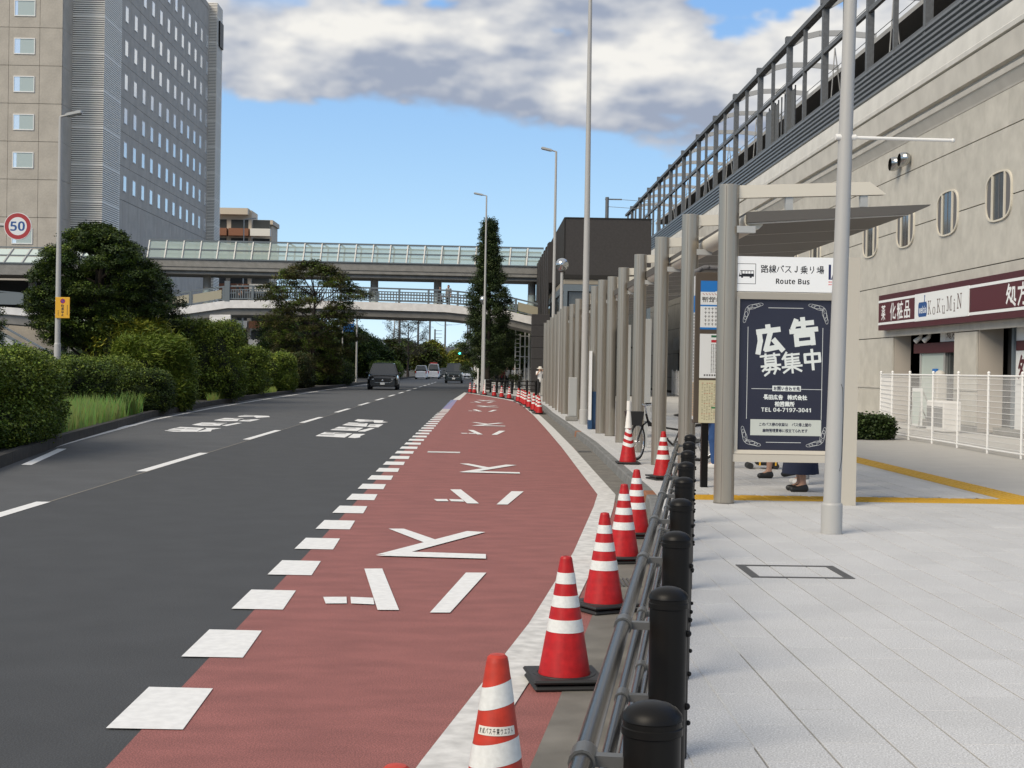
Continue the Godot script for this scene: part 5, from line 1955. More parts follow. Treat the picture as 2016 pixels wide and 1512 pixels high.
	# the far cones round the end of the bay
	var spots := [[-0.75, 98.5, "leftmost far cone of the pair at the bay's tip"], [-0.45, 96.4, "right-hand far cone of the pair at the bay's tip"], [0.22, 91.3, "first single far cone before the black fence"], [0.81, 87.0, "second single far cone before the black fence"], [1.22, 83.6, "third single far cone before the black fence"], [1.60, 80.0, "fourth single far cone before the black fence"]]
	for q in spots:
		twin(c, P(q[0], 0.004, q[1]), 0.2 * q[1], q[2] + ", red and white")
	for i in 11:
		var t := i / 10.0
		var d := lerpf(54.0, 75.0, t)
		twin(c, P(lerpf(2.23, 1.93, t * t) + 0.05 * sin(i * 2.7), 0.004, d), d, "%s red cone in the close-packed far row along the kerb, counted from the near end" % ORD[i])

func lamps():
	# big pole standing before the poster frame
	var s := thing("lamp_post", "tall grey lamp post before the navy poster, with a cross bar and base sleeve", "lamp post", P(3.48, 0.15, 13.92))
	var b := B.new()
	b.lathe([[0.104, 0.0], [0.104, 0.285], [0.098, 0.30], [0.085, 0.305]], 28)
	part(s, "base_sleeve", b, M.lamp_pole)
	b = B.new()
	b.tube([Vector3(0, 0.29, 0), Vector3(0.045, 2.8, 0), Vector3(0.09, 5.4, 0), Vector3(0.17, 10.2, 0)], [0.086, 0.074, 0.062, 0.04], 28)
	part(s, "pole", b, M.lamp_pole)
	b = B.new()
	b.tube([Vector3(-0.02, 3.90, 0.02), Vector3(1.12, 3.89, 0.02)], 0.017, 10)
	b.ball(Vector3(1.12, 3.89, 0.02), Vector3(0.022, 0.022, 0.022), 8, 6)
	b.tube([Vector3(-0.04, 3.90, 0.02), Vector3(0.16, 3.90, 0.02)], 0.03, 10)
	part(s, "cross_bar", b, M.white_plastic)
	b = B.new()
	var pts := []
	for q in [[0.55, 0.055], [0.50, 0.02], [0.2, -0.015], [-0.25, -0.015], [-0.4, 0.03]]:
		var y: float = 0.98 + q[0] * 0.9
		var r := 0.0855 - 0.0048 * y
		var a: float = -PI / 2 + 0.75 + q[1] * -8.0
		pts.append(Vector3(sin(a + PI / 2) * r + 0.017 * y, y, cos(a + PI / 2) * r))
	b.tube(pts, 0.003, 5)
	part(s, "hatch_seam", b, M.post_black)
	lamp_head(s, Vector3(0.17, 10.2, 0), Vector3(-0.9, 10.35, 0))
	var p := thing("lamp_post", "very tall grey post rising from the footway at the second shelter", "lamp post", P(2.98, 0.15, 41.0))
	b = B.new()
	b.lathe([[0.125, 0.0], [0.125, 0.42], [0.10, 0.44]], 20)
	part(p, "base_sleeve", b, M.lamp_pole)
	b = B.new()
	b.tube([Vector3(0, 0.3, 0), Vector3(0, 6.5, 0), Vector3(-0.02, 14.0, 0)], [0.105, 0.082, 0.045], 20)
	part(p, "pole", b, M.lamp_pole)
	lamp_head(p, Vector3(-0.02, 14.0, 0), Vector3(-1.0, 14.2, 0))
	for q in [[3.41, 68.0, 12.0, -0.72, "street lamp with a flat head rising behind the third shelter"], [0.16, 95.0, 13.1, -0.85, "street lamp with a flat head in front of the conical tree"], [-13.35, 45.0, 9.25, 0.66, "street lamp on the planted median carrying a yellow sign"], [-25.2, 150.0, 16.8, 1.3, "street lamp beyond the footbridge before the tan apartments"]]:
		p = thing("street_lamp", q[4], "street lamp", P(q[0], 0.15, q[1]), 0.0, "flat-headed street lamps")
		b = B.new()
		b.tube([Vector3(0, 0, 0), Vector3(0, q[2] * 0.5, 0), Vector3(0.0, q[2], 0)], [0.095 if q[1] < 100 else 0.12, 0.075, 0.05], 14)
		part(p, "pole", b, M.lamp_pole)
		if q[1] == 45.0:
			b = B.new()
			b.lathe([[0.105, 0.0], [0.105, 2.1], [0.09, 2.15]], 14)
			part(p, "base_sleeve", b, M.lamp_pole)
		lamp_head(p, Vector3(0, q[2], 0), Vector3(q[3], q[2] + 0.16, 0))
	# globe lamps
	for q in [[3.06, 55.0, 5.64, 0.25, "globe lamp with a mirrored ball in front of the dark entrance block"], [0.06, 96.0, 6.2, 0.26, "globe lamp with a mirrored ball against the conical tree"]]:
		p = thing("globe_lamp", q[4], "globe lamp", P(q[0], 0.15, q[1]), 0.0, "globe lamps")
		b = B.new()
		b.tube([Vector3.ZERO, Vector3(0, 1.2, 0), Vector3(0, q[2] - q[3], 0)], [0.105, 0.075, 0.055], 14)
		part(p, "pole", b, M.lamp_pole)
		b = B.new()
		b.lathe([[0.06, q[2] - q[3] - 0.05], [0.13, q[2] - q[3]], [0.13, q[2] - q[3] + 0.07], [0.0, q[2] - q[3] + 0.08]], 16)
		part(p, "collar", b, M.bracket)
		b = B.new()
		b.ball(Vector3(0, q[2], 0), Vector3.ONE * q[3], 24, 16)
		part(p, "globe", b, M.globe_metal)
	# yellow no-parking sign on the median lamp
	var y := thing("parking_sign", "yellow sign with a no-parking roundel on the median street lamp", "sign", P(-13.17, 3.4, 44.88))
	b = B.new()
	b.rbox(0.45, 0.66, 0.02, 0.008, Vector3.ZERO)
	part(y, "board", b, M.yellow_paint)
	var yel := lin(0.70, 0.38, 0.02)
	var im := paper(128, 188, yel)
	disc(im, 66, 34, 23, lin(0.4, 0.02, 0.02))
	disc(im, 66, 34, 16, lin(0.03, 0.04, 0.3))
	pen(im, Vector2(56, 24), Vector2(76, 44), 6, lin(0.4, 0.02, 0.02))
	var ink := lin(0.03, 0.02, 0.02)
	for i in 4:
		kanji(im, "駐車禁止"[i], 52, 66 + 27 * i, 26, 25, 0, 4, ink)
	for i in 8:
		pen(im, Vector2(106, 70 + 12 * i), Vector2(112, 76 + 12 * i), 5, ink)
		if i < 4:
			pen(im, Vector2(22, 120 + 13 * i), Vector2(28, 126 + 13 * i), 5, ink)
	print_on(y, "lettering", im, 0.43, 0.64, Vector3(0, 0, 0.0115))
	b = B.new()
	b.box(-0.24, -0.1, 0.2, 0.24, -0.05, 0.0); b.box(-0.24, -0.1, -0.24, -0.2, -0.05, 0.0)
	part(y, "bracket", b, M.grey_steel)
	# speed limit roundel hung from an arm
	var r := thing("speed_limit_sign", "round red and white speed limit sign reading 50 over the median hedge", "road sign", P(-10.41, 4.72, 32.0))
	b = B.new()
	b.t = Transform3D(Basis(Vector3.RIGHT, PI / 2), Vector3.ZERO)
	b.lathe([[0.0, -0.02], [0.305, -0.02], [0.305, 0.0], [0.0, 0.0]], 40)
	part(r, "disc", b, M.sign_white)
	im = paper(256, 256, lin(0.70, 0.70, 0.68))
	disc(im, 128, 128, 124, lin(0.36, 0.035, 0.035))
	disc(im, 128, 128, 86, lin(0.70, 0.72, 0.72))
	latin(im, "50", 58, 172, 88, lin(0.025, 0.08, 0.25), "Droid Sans", true, 138)
	b = B.new()
	for k in 40:
		var a0 := Vector2(cos(TAU * k / 40), sin(TAU * k / 40))
		var a1 := Vector2(cos(TAU * (k + 1) / 40), sin(TAU * (k + 1) / 40))
		b.tri(Vector3(0, 0, 0.003), Vector3(a0.x, a0.y, 0) * 0.3 + Vector3(0, 0, 0.003), Vector3(a1.x, a1.y, 0) * 0.3 + Vector3(0, 0, 0.003), Vector3.BACK, Vector3.BACK, Vector3.BACK, Vector2(0.5, 0.5), Vector2(0.5 + a0.x / 2, 0.5 - a0.y / 2), Vector2(0.5 + a1.x / 2, 0.5 - a1.y / 2))
	im.generate_mipmaps()
	var m := StandardMaterial3D.new()
	m.albedo_texture = ImageTexture.create_from_image(im)
	m.roughness = 0.4
	part(r, "face", b, m)
	b = B.new()
	b.tube([Vector3(0.2, 0.0, -0.06), Vector3(-2.4, 0.1, -0.06), Vector3(-2.6, 0.0, -0.06), Vector3(-2.7, -0.6, -0.06), Vector3(-2.7, -4.5, -0.06)], 0.045, 10)
	part(r, "arm", b, M.lamp_pole)

func disc(im: Image, cx: float, cy: float, r: float, c: Color):
	for y in range(int(cy - r), int(cy + r) + 1):
		var h := sqrt(maxf(0.0, r * r - (y + 0.5 - cy) * (y + 0.5 - cy)))
		if h > 0.5:
			im.fill_rect(Rect2i(int(round(cx - h)), y, int(round(2 * h)), 1), c)

func lamp_head(parent: Node3D, a: Vector3, e: Vector3):
	var b := B.new()
	b.tube([a + Vector3(0, -0.12, 0), a + Vector3(0, 0.0, 0), a.lerp(e, 0.3)], 0.035, 8)
	part(parent, "arm", b, M.lamp_pole)
	b = B.new()
	b.bar(a.lerp(e, 0.28), e, 0.26, 0.07)
	b.bar(a.lerp(e, 0.34), e - (e - a) * 0.05, 0.16, 0.12)
	part(parent, "lamp_head", b, M.grey_steel)

func boards():
	# timetable board on a post, between the first two columns
	var t := thing("timetable_board", "brown framed bus timetable board on a dark post between the first two columns", "timetable board", P(3.06, 0.15, 19.3))
	var b := B.new()
	b.box(-0.045, 0.045, 0.0, 0.9, -0.05, 0.05)
	part(t, "post", b, M.post_black)
	b = B.new()
	b.rbox(0.50, 2.05, 0.14, 0.012, Vector3(0.08, 1.90, 0))
	part(t, "board", b, M.brown_frame)
	b = B.new()
	b.tube([Vector3(-0.17, 2.93, 0.0), Vector3(-0.05, 2.99, 0.03), Vector3(0.32, 2.99, 0.03)], 0.035, 10)
	for q in [[-0.1, 2.975, 0.06], [0.0, 3.0, 0.06]]:
		b.ball(Vector3(q[0], q[1], q[2]), Vector3(0.022, 0.022, 0.022), 8, 6)
	part(t, "lamp_bracket", b, M.grey_fabric)
	var w := lin(0.70, 0.72, 0.72)
	var ink := lin(0.12, 0.12, 0.12)
	var blue := lin(0.015, 0.17, 0.52)
	var im := paper(256, 430, w)
	im.fill_rect(Rect2i(0, 0, 256, 98), blue)
	latin(im, "J", 128, 84, 66, w, "Droid Sans", true)
	for i in 9:
		pen(im, Vector2(20 + 26 * i, 112), Vector2(34 + 26 * i, 124), 6, lin(0.45, 0.2, 0.2))
	kanji(im, "新鎌場柏", 14, 142, 56, 46, 60, 7, ink)
	im.fill_rect(Rect2i(0, 212, 256, 14), blue)
	for r in 5:
		for i in 7:
			pen(im, Vector2(38 + 30 * i, 246 + 34 * r), Vector2(54 + 30 * i, 246 + 34 * r), 5, ink)
			pen(im, Vector2(46 + 30 * i, 238 + 34 * r), Vector2(46 + 30 * i, 258 + 34 * r), 5, ink)
	im.fill_rect(Rect2i(0, 412, 256, 18), blue)
	print_on(t, "route_panel", im, 0.40, 0.66, Vector3(0.10, 2.48, 0.073), 0.0, 0.4, 0.3)
	im = paper(256, 400, w)
	im.fill_rect(Rect2i(100, 12, 120, 20), lin(0.02, 0.12, 0.06))
	im.fill_rect(Rect2i(100, 54, 150, 24), lin(0.45, 0.03, 0.04))
	for r in 22:
		for i in 9:
			im.fill_rect(Rect2i(100 + 17 * i, 92 + 12 * r, 11 - (i + r * 3) % 5, 7), ink)
	for i in 7:
		im.fill_rect(Rect2i(40 + 22 * i, 366, 14, 16), ink)
	print_on(t, "timetable", im, 0.40, 0.60, Vector3(0.10, 1.79, 0.073), 0.0, 0.4, 0.3)
	im = paper(256, 380, lin(0.55, 0.52, 0.36))
	for r in 26:
		for i in 10:
			if (i * 7 + r * 5) % 9 < 7:
				im.fill_rect(Rect2i(24 + 21 * i, 24 + 13 * r, 15 - (i + r) % 6, 5), lin(0.25, 0.22, 0.15) if r % 7 else lin(0.35, 0.08, 0.05))
	im.fill_rect(Rect2i(110, 236, 100, 16), lin(0.05, 0.2, 0.08))
	print_on(t, "notice", im, 0.40, 0.58, Vector3(0.10, 1.17, 0.073), 0.0, 0.4, 0.3)
	im = paper(64, 1024, lin(0.62, 0.63, 0.62))
	im.fill_rect(Rect2i(0, 140, 64, 120), blue)
	for i in 22:
		im.fill_rect(Rect2i(14, 270 + 22 * i, 36, 14), ink)
	for i in 40:
		im.fill_rect(Rect2i(4, 760 + 6 * i, 56, 4), [lin(0.5, 0.3, 0.03), lin(0.1, 0.15, 0.05), lin(0.4, 0.1, 0.03)][i % 3])
	print_on(t, "side_notice", im, 0.12, 1.95, Vector3(-0.172, 1.9, 0.0), -PI / 2, 0.4)
	# slim glazed notice panels standing lengthwise inside the shelters
	var first: Node3D = null
	for i in 4:
		var d: float = [29.0, 33.0, 44.3, 47.9][i]
		var label: String = "slim grey glazed notice panel standing lengthwise in the shelters, %s along the row" % ORD[i]
		if first:
			twin(first, P(3.32, 0.15, d), 0.0, label)
			continue
		first = thing("information_kiosk", label, "information kiosk", P(3.32, 0.15, d), 0.0, "glazed notice panels")
		b = B.new()
		b.box(0.0, 0.15, 0.55, 2.64, -1.36, 0.0)
		part(first, "case", b, M.grey_steel)
		b = B.new()
		b.box(-0.012, 0.0, 0.66, 2.54, -1.28, -0.07)
		part(first, "pane", b, M.dark_glass)
		b = B.new()
		b.box(0.04, 0.11, 0.0, 0.55, -0.14, -0.06); b.box(0.04, 0.11, 0.0, 0.55, -1.30, -1.22)
		part(first, "leg", b, M.grey_steel)
	# bus stop blade seen almost edge-on
	var s := thing("bus_stop_blade", "thin white bus stop blade on a blue foot, seen edge-on beside the tall post", "bus stop", P(2.91, 0.15, 37.7))
	b = B.new()
	b.box(-0.03, 0.03, 0.24, 2.08, -0.28, 0.06)
	part(s, "blade", b, M.sign_white)
	b = B.new()
	b.box(-0.045, 0.05, 0.0, 0.245, -0.30, 0.08)
	part(s, "foot", b, M.blue_post)
	b = B.new()
	b.box(0.06, 0.16, 0.0, 1.0, -0.3, -0.05)
	part(s, "back_panel", b, M.blue_post)
	# squat block and service cabinet
	s = thing("service_post", "slim grey service cabinet on a concrete block between shelters", "cabinet", P(2.8, 0.15, 43.6))
	b = B.new()
	b.rbox(0.36, 0.14, 0.36, 0.02, Vector3(0, 0.07, 0))
	part(s, "block", b, M.concrete)
	b = B.new()
	b.rbox(0.26, 1.2, 0.2, 0.02, Vector3(0.02, 0.74, 0))
	part(s, "cabinet", b, M.grey_steel)
	s = thing("paved_bollard", "pale tapering concrete post beside the person in the sun hat", "bollard", P(3.62, 0.15, 83.0))
	b = B.new()
	b.lathe([[0.16, 0.0], [0.15, 0.1], [0.12, 0.95], [0.10, 1.02], [0.0, 1.05]], 16)
	part(s, "shaft", b, M.pale_concrete)
	b = B.new()
	b.lathe([[0.17, 0.0], [0.17, 0.06]], 16)
	part(s, "foot", b, M.kerb)

func wheel(parent: Node3D, at: Vector3, r: float, turn: float, spokes := 20):
	var w := Node3D.new()
	w.name = "wheel"
	parent.add_child(w, true)
	w.position = at
	w.rotation.y = turn
	var b := B.new()
	var ring := []
	for k in 33:
		ring.append(Vector3(cos(TAU * k / 32) * (r - 0.02), sin(TAU * k / 32) * (r - 0.02), 0))
	b.tube(ring, 0.022, 8, false)
	part(w, "tyre", b, M.rubber)
	b = B.new()
	ring = []
	for k in 33:
		ring.append(Vector3(cos(TAU * k / 32) * (r - 0.048), sin(TAU * k / 32) * (r - 0.048), 0))
	b.tube(ring, 0.011, 6, false)
	for k in spokes:
		var a := TAU * k / spokes
		b.bar(Vector3(0, 0, 0.02 if k % 2 else -0.02), Vector3(cos(a), sin(a), 0) * (r - 0.05), 0.003, 0.003)
	b.tube([Vector3(0, 0, -0.045), Vector3(0, 0, 0.045)], 0.018, 8)
	part(w, "rim", b, M.chrome)

func bicycle():
	# points along -x; frame in the x-y plane
	var k := thing("bicycle", "black bicycle with a front basket parked across the footway between columns", "bicycle", P(3.86, 0.15, 24.9))
	wheel(k, Vector3(0, 0.33, 0), 0.33, 0.0)
	wheel(k, Vector3(-1.10, 0.33, 0.02), 0.33, 1.05)
	var b := B.new()
	var bb := Vector3(-0.46, 0.27, 0)
	var seat := Vector3(-0.30, 0.66, 0)
	var head := Vector3(-0.92, 0.70, 0)
	for q in [[Vector3.ZERO + Vector3(0, 0.33, 0), bb, 0.012], [Vector3(0, 0.33, 0), seat, 0.010], [bb, seat, 0.017], [bb, head, 0.019], [seat + Vector3(-0.03, -0.12, 0), head + Vector3(0.02, -0.08, 0), 0.017], [head + Vector3(0.03, -0.1, 0), head + Vector3(-0.03, 0.12, 0), 0.02]]:
		b.tube([q[0], q[1]], q[2], 8)
	part(k, "frame", b, M.black_trim)
	b = B.new()
	for s in [-0.05, 0.05]:
		b.tube([Vector3(-1.10, 0.33, s), Vector3(-1.0, 0.62, s), Vector3(-0.93, 0.68, 0)], 0.011, 8)
	part(k, "fork", b, M.black_trim)
	b = B.new()
	b.tube([head, Vector3(-0.96, 0.92, 0), Vector3(-0.98, 0.96, 0)], 0.014, 8)
	b.tube([Vector3(-0.80, 0.99, 0.26), Vector3(-0.92, 0.98, 0.14), Vector3(-0.98, 0.96, 0), Vector3(-1.0, 0.98, -0.16), Vector3(-0.93, 0.99, -0.27)], 0.011, 8)
	part(k, "handlebar", b, M.chrome)
	b = B.new()
	b.tube([Vector3(-0.80, 0.99, 0.26), Vector3(-0.70, 0.99, 0.30)], 0.017, 8)
	b.tube([Vector3(-0.93, 0.99, -0.27), Vector3(-0.83, 0.99, -0.32)], 0.017, 8)
	part(k, "grip", b, M.rubber)
	b = B.new()
	b.tube([seat, Vector3(-0.27, 0.78, 0)], 0.013, 8)
	part(k, "seat_post", b, M.chrome)
	b = B.new()
	b.ball(Vector3(-0.22, 0.80, 0), Vector3(0.12, 0.035, 0.09), 12, 8)
	b.ball(Vector3(-0.34, 0.805, 0), Vector3(0.13, 0.028, 0.035), 12, 8)
	part(k, "saddle", b, M.rubber)
	b = B.new()
	b.prism(PackedVector2Array([Vector2(-1.26, 0.62), Vector2(-1.04, 0.62), Vector2(-1.0, 0.86), Vector2(-1.32, 0.86)]), -0.16, 0.16)
	part(k, "basket", b, M.black_trim)
	b = B.new()
	for s in [-0.06, 0.06]:
		b.tube([Vector3(0.02, 0.33, s), Vector3(0.06, 0.68, s)], 0.006, 6)
		b.tube([Vector3(-0.22, 0.68, s), Vector3(0.22, 0.68, s)], 0.006, 6)
	part(k, "carrier", b, M.black_trim)
	b = B.new()
	var arc := []
	for i in 15:
		var a := lerpf(-0.2, 2.6, i / 14.0)
		arc.append(Vector3(cos(a) * 0.365, 0.33 + sin(a) * 0.365, 0))
	b.tube(arc, 0.012, 6)
	part(k, "mudguard", b, M.white_plastic)
	b = B.new()
	b.tube([bb + Vector3(0, 0, -0.07), bb + Vector3(0, 0, 0.07)], 0.02, 8)
	b.bar(bb + Vector3(0, 0, 0.07), bb + Vector3(0.12, -0.12, 0.07), 0.02, 0.02)
	b.bar(bb + Vector3(0, 0, -0.07), bb + Vector3(-0.12, 0.12, -0.07), 0.02, 0.02)
	b.box(-0.38, -0.28, 0.13, 0.15, 0.07, 0.15); b.box(-0.64, -0.54, 0.38, 0.40, -0.15, -0.07)
	b.bar(bb + Vector3(0, 0.05, 0.05), Vector3(0, 0.37, 0.05), 0.012, 0.06)
	part(k, "crank", b, M.bracket)
	b = B.new()
	b.tube([Vector3(-0.02, 0.3, -0.1), Vector3(0.12, 0.02, -0.18)], 0.01, 6)
	b.tube([Vector3(-0.02, 0.3, 0.1), Vector3(0.12, 0.02, 0.18), Vector3(0.12, 0.02, -0.18)], 0.01, 6)
	part(k, "stand", b, M.chrome)

# ---------------------------------------------------------------- plants
const PALETTE := {
	"dark": [Vector3(0.011, 0.024, 0.008), Vector3(0.075, 0.120, 0.028)], "mid": [Vector3(0.026, 0.054, 0.008), Vector3(0.205, 0.280, 0.040)], "yellow": [Vector3(0.12, 0.15, 0.012), Vector3(0.40, 0.40, 0.05)],
	"lime": [Vector3(0.060, 0.105, 0.010), Vector3(0.27, 0.34, 0.045)], "brown": [Vector3(0.026, 0.030, 0.009), Vector3(0.100, 0.092, 0.028)], "conifer": [Vector3(0.018, 0.032, 0.013), Vector3(0.085, 0.118, 0.042)], "gold": [Vector3(0.12, 0.12, 0.012), Vector3(0.26, 0.24, 0.03)], "bare": [Vector3(0.05, 0.05, 0.035), Vector3(0.09, 0.085, 0.06)]}
var sprays := {}

func spray(kind: String) -> ArrayMesh:
	# a handful of leaves inside a unit ball; each a folded diamond
	if sprays.has(kind):
		return sprays[kind]
	var rng := RandomNumberGenerator.new()
	rng.seed = kind.hash()
	var b := B.new()
	var spec: Array = {"broad": [16, 0.30, 0.17, 0.9], "flat": [18, 0.34, 0.16, 0.35], "blade": [12, 0.75, 0.06, 0.8], "needle": [20, 0.55, 0.07, 0.7]}[kind]
	for i in spec[0]:
		var o := Vector3(rng.randf_range(-1, 1), rng.randf_range(-1, 1) * spec[3], rng.randf_range(-1, 1)) * 0.72
		var dir := Vector3(rng.randf_range(-1, 1), rng.randf_range(-0.7, 0.5) * spec[3], rng.randf_range(-1, 1)).normalized()
		dir = (dir + o * 0.8).normalized()
		var s := dir.cross(Vector3(rng.randf_range(-0.5, 0.5), 1, rng.randf_range(-0.5, 0.5))).normalized()
		var m := s.cross(dir).normalized()
		var l: float = spec[1] * rng.randf_range(0.7, 1.2)
		var w: float = spec[2] * rng.randf_range(0.8, 1.2)
		var fold := m * w * 0.35
		b.col = Color.WHITE * rng.randf_range(0.75, 1.1)
		var m1 := (m + s * 0.35).normalized()
		var m2 := (m - s * 0.35).normalized()
		b.tri(o - dir * l * 0.5, o + s * w + fold, o + dir * l * 0.5, m2, m2, m2)
		b.tri(o - dir * l * 0.5, o - s * w + fold, o + dir * l * 0.5, m1, m1, m1)
	sprays[kind] = b.mesh()
	return sprays[kind]

func foliage(parent: Node3D, called: String, kind: String, xf: Array, cols: Array) -> MultiMeshInstance3D:
	var mm := MultiMesh.new()
	mm.transform_format = MultiMesh.TRANSFORM_3D
	mm.use_colors = true
	mm.mesh = spray(kind)
	mm.instance_count = xf.size()
	for i in xf.size():
		mm.set_instance_transform(i, xf[i])
		mm.set_instance_color(i, cols[i])
	var o := MultiMeshInstance3D.new()
	o.name = called
	o.multimesh = mm
	o.material_override = M.leaf
	parent.add_child(o, true)
	stuff(o)
	return o

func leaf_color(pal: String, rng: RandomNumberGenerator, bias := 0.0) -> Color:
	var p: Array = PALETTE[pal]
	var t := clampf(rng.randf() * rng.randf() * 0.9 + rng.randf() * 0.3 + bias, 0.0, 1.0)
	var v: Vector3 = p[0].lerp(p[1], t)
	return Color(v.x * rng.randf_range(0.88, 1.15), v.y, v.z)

func turn_any(rng: RandomNumberGenerator, s: float) -> Basis:
	return Basis.from_euler(Vector3(rng.randf_range(-0.6, 0.6), rng.randf() * TAU, rng.randf_range(-0.6, 0.6))).scaled(Vector3.ONE * s)

func bush(called: String, label: String, x: float, y: float, d: float, rx: float, h: float, rd: float, pal: String, count: int, size: float, sd: int, group: String, kind := "broad", pal2 := "") -> Node3D:
	var o := thing(called, label, "shrub" if called != "hedge" else "hedge", P(x, y, d), 0.0, group)
	var rng := RandomNumberGenerator.new()
	rng.seed = sd
	# lobes that make the outline uneven
	rx *= 1.12
	var lobes := [[Vector3(0, h * 0.46, 0), Vector3(rx * 0.80, h * 0.47, rd * 0.80)]]
	for i in 12:
		var a := TAU * i / 12 + rng.randf_range(-0.3, 0.3)
		var q := rng.randf_range(0.26, 0.50)
		var k := rng.randf_range(0.42, 0.82)
		lobes.append([Vector3(cos(a) * rx * (1.0 - q), h * k, sin(a) * rd * (1.0 - q)), Vector3(rx * q, h * (1.0 - k) * rng.randf_range(0.85, 1.05), rd * q)])
		lobes.append([Vector3(cos(a + 0.3) * rx * (1.02 - q), h * 0.28, sin(a + 0.3) * rd * (1.02 - q)), Vector3(rx * q, h * 0.30, rd * q)])
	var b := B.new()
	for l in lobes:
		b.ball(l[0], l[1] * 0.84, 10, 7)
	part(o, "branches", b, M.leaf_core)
	var xf := []
	var cols := []
	var eye := Vector3(-x, 1.6, d)
	while xf.size() < count:
		var l = lobes[rng.randi() % lobes.size()]
		var n := Vector3(rng.randfn(), rng.randfn(), rng.randfn()).normalized()
		if n.y < -0.35 and l[0].y > h * 0.35:
			continue
		var p: Vector3 = l[0] + n * l[1] * rng.randf_range(0.84, 1.14)
		if p.y < 0.02:
			continue
		var inside := false
		for w in lobes:
			if w != l and ((p - w[0]) / w[1]).length() < 0.82:
				inside = true
				break
		if inside:
			continue
		# nothing on the side that is turned away from the road
		if n.dot(eye.normalized()) < -0.45:
			continue
		var s := size * rng.randf_range(2.4, 4.6)
		xf.append(Transform3D(turn_any(rng, s), p))
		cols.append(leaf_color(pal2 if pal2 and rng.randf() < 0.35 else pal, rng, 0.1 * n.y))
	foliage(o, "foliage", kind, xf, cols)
	return o

func tree(called: String, label: String, x: float, d: float, trunk: Array, pads: Array, per: int, size: float, pal: String, kind: String, sd: int, limbs := true, pal2 := "", cat := "tree") -> Node3D:
	# trunk: [height, base radius, lean x]; pads: [centre, radii]
	var o := thing(called, label, cat, P(x, 0.15, d))
	var rng := RandomNumberGenerator.new()
	rng.seed = sd
	var b := B.new()
	var top := Vector3(trunk[2], trunk[0], 0)
	var spine := []
	var rad := []
	for i in 6:
		var t := i / 5.0
		spine.append(Vector3(trunk[2] * t * t + (rng.randf_range(-0.05, 0.05) * trunk[0] * 0.1 if i else 0.0), trunk[0] * t, 0))
		rad.append(trunk[1] * (1.25 if i == 0 else 1.0 - 0.72 * t))
	b.tube(spine, rad, 10)
	part(o, "trunk", b, M.bark)
	if limbs:
		for i in pads.size():
			if i % 2 and pads.size() > 24:
				continue
			var c: Vector3 = pads[i][0]
			var t := clampf((c.y - Vector2(c.x, c.z).length() * 0.65) / trunk[0], 0.18, 0.95)
			var a: Vector3 = spine[int(t * 5)].lerp(spine[mini(int(t * 5) + 1, 5)], t * 5 - int(t * 5))
			var mid := a.lerp(c, 0.5) + Vector3(0, -0.06 * a.distance_to(c), 0)
			var r := trunk[1] as float
			b = B.new()
			b.tube([a, mid, c], [r * 0.34 * (1.1 - t * 0.6), r * 0.20, r * 0.07], 6)
			part(o, "limb", b, M.bark)
	var xf := []
	var cols := []
	for q in pads:
		var bias := rng.randf_range(-0.12, 0.12)
		for i in per:
			var n := Vector3(rng.randfn(), rng.randfn(), rng.randfn()).normalized()
			var p: Vector3 = q[0] + n * q[1] * pow(rng.randf(), 0.45)
			p.y -= 0.18 * q[1].x * (pow(Vector2(n.x, n.z).length(), 2.0)) * (1.0 if kind == "flat" else 0.0)
			xf.append(Transform3D(turn_any(rng, size * rng.randf_range(2.2, 3.6)), p))
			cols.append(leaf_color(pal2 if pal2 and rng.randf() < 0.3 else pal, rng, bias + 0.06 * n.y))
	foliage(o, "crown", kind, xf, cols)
	return o

func pads_dome(rx: float, y0: float, y1: float, n: int, pr: float, flat_k: float, sd: int, wide := 0.40) -> Array:
	# flattened pads over a dome, widest at `wide` of its height
	var rng := RandomNumberGenerator.new()
	rng.seed = sd
	var out := []
	for i in n:
		var t := (i + rng.randf()) / n
		var u := (t - wide) / (1.0 - wide) if t > wide else (t - wide) / (wide + 0.12)
		var r := rx * sqrt(maxf(0.02, 1.0 - u * u)) - pr * 0.6
		var a := i * 2.39996 + rng.randf_range(-0.4, 0.4)
		var rr := r * sqrt(rng.randf_range(0.25, 1.0))
		out.append([Vector3(cos(a) * rr, lerpf(y0, y1, t), sin(a) * rr), Vector3(pr, pr * flat_k, pr) * rng.randf_range(0.75, 1.25)])
	return out

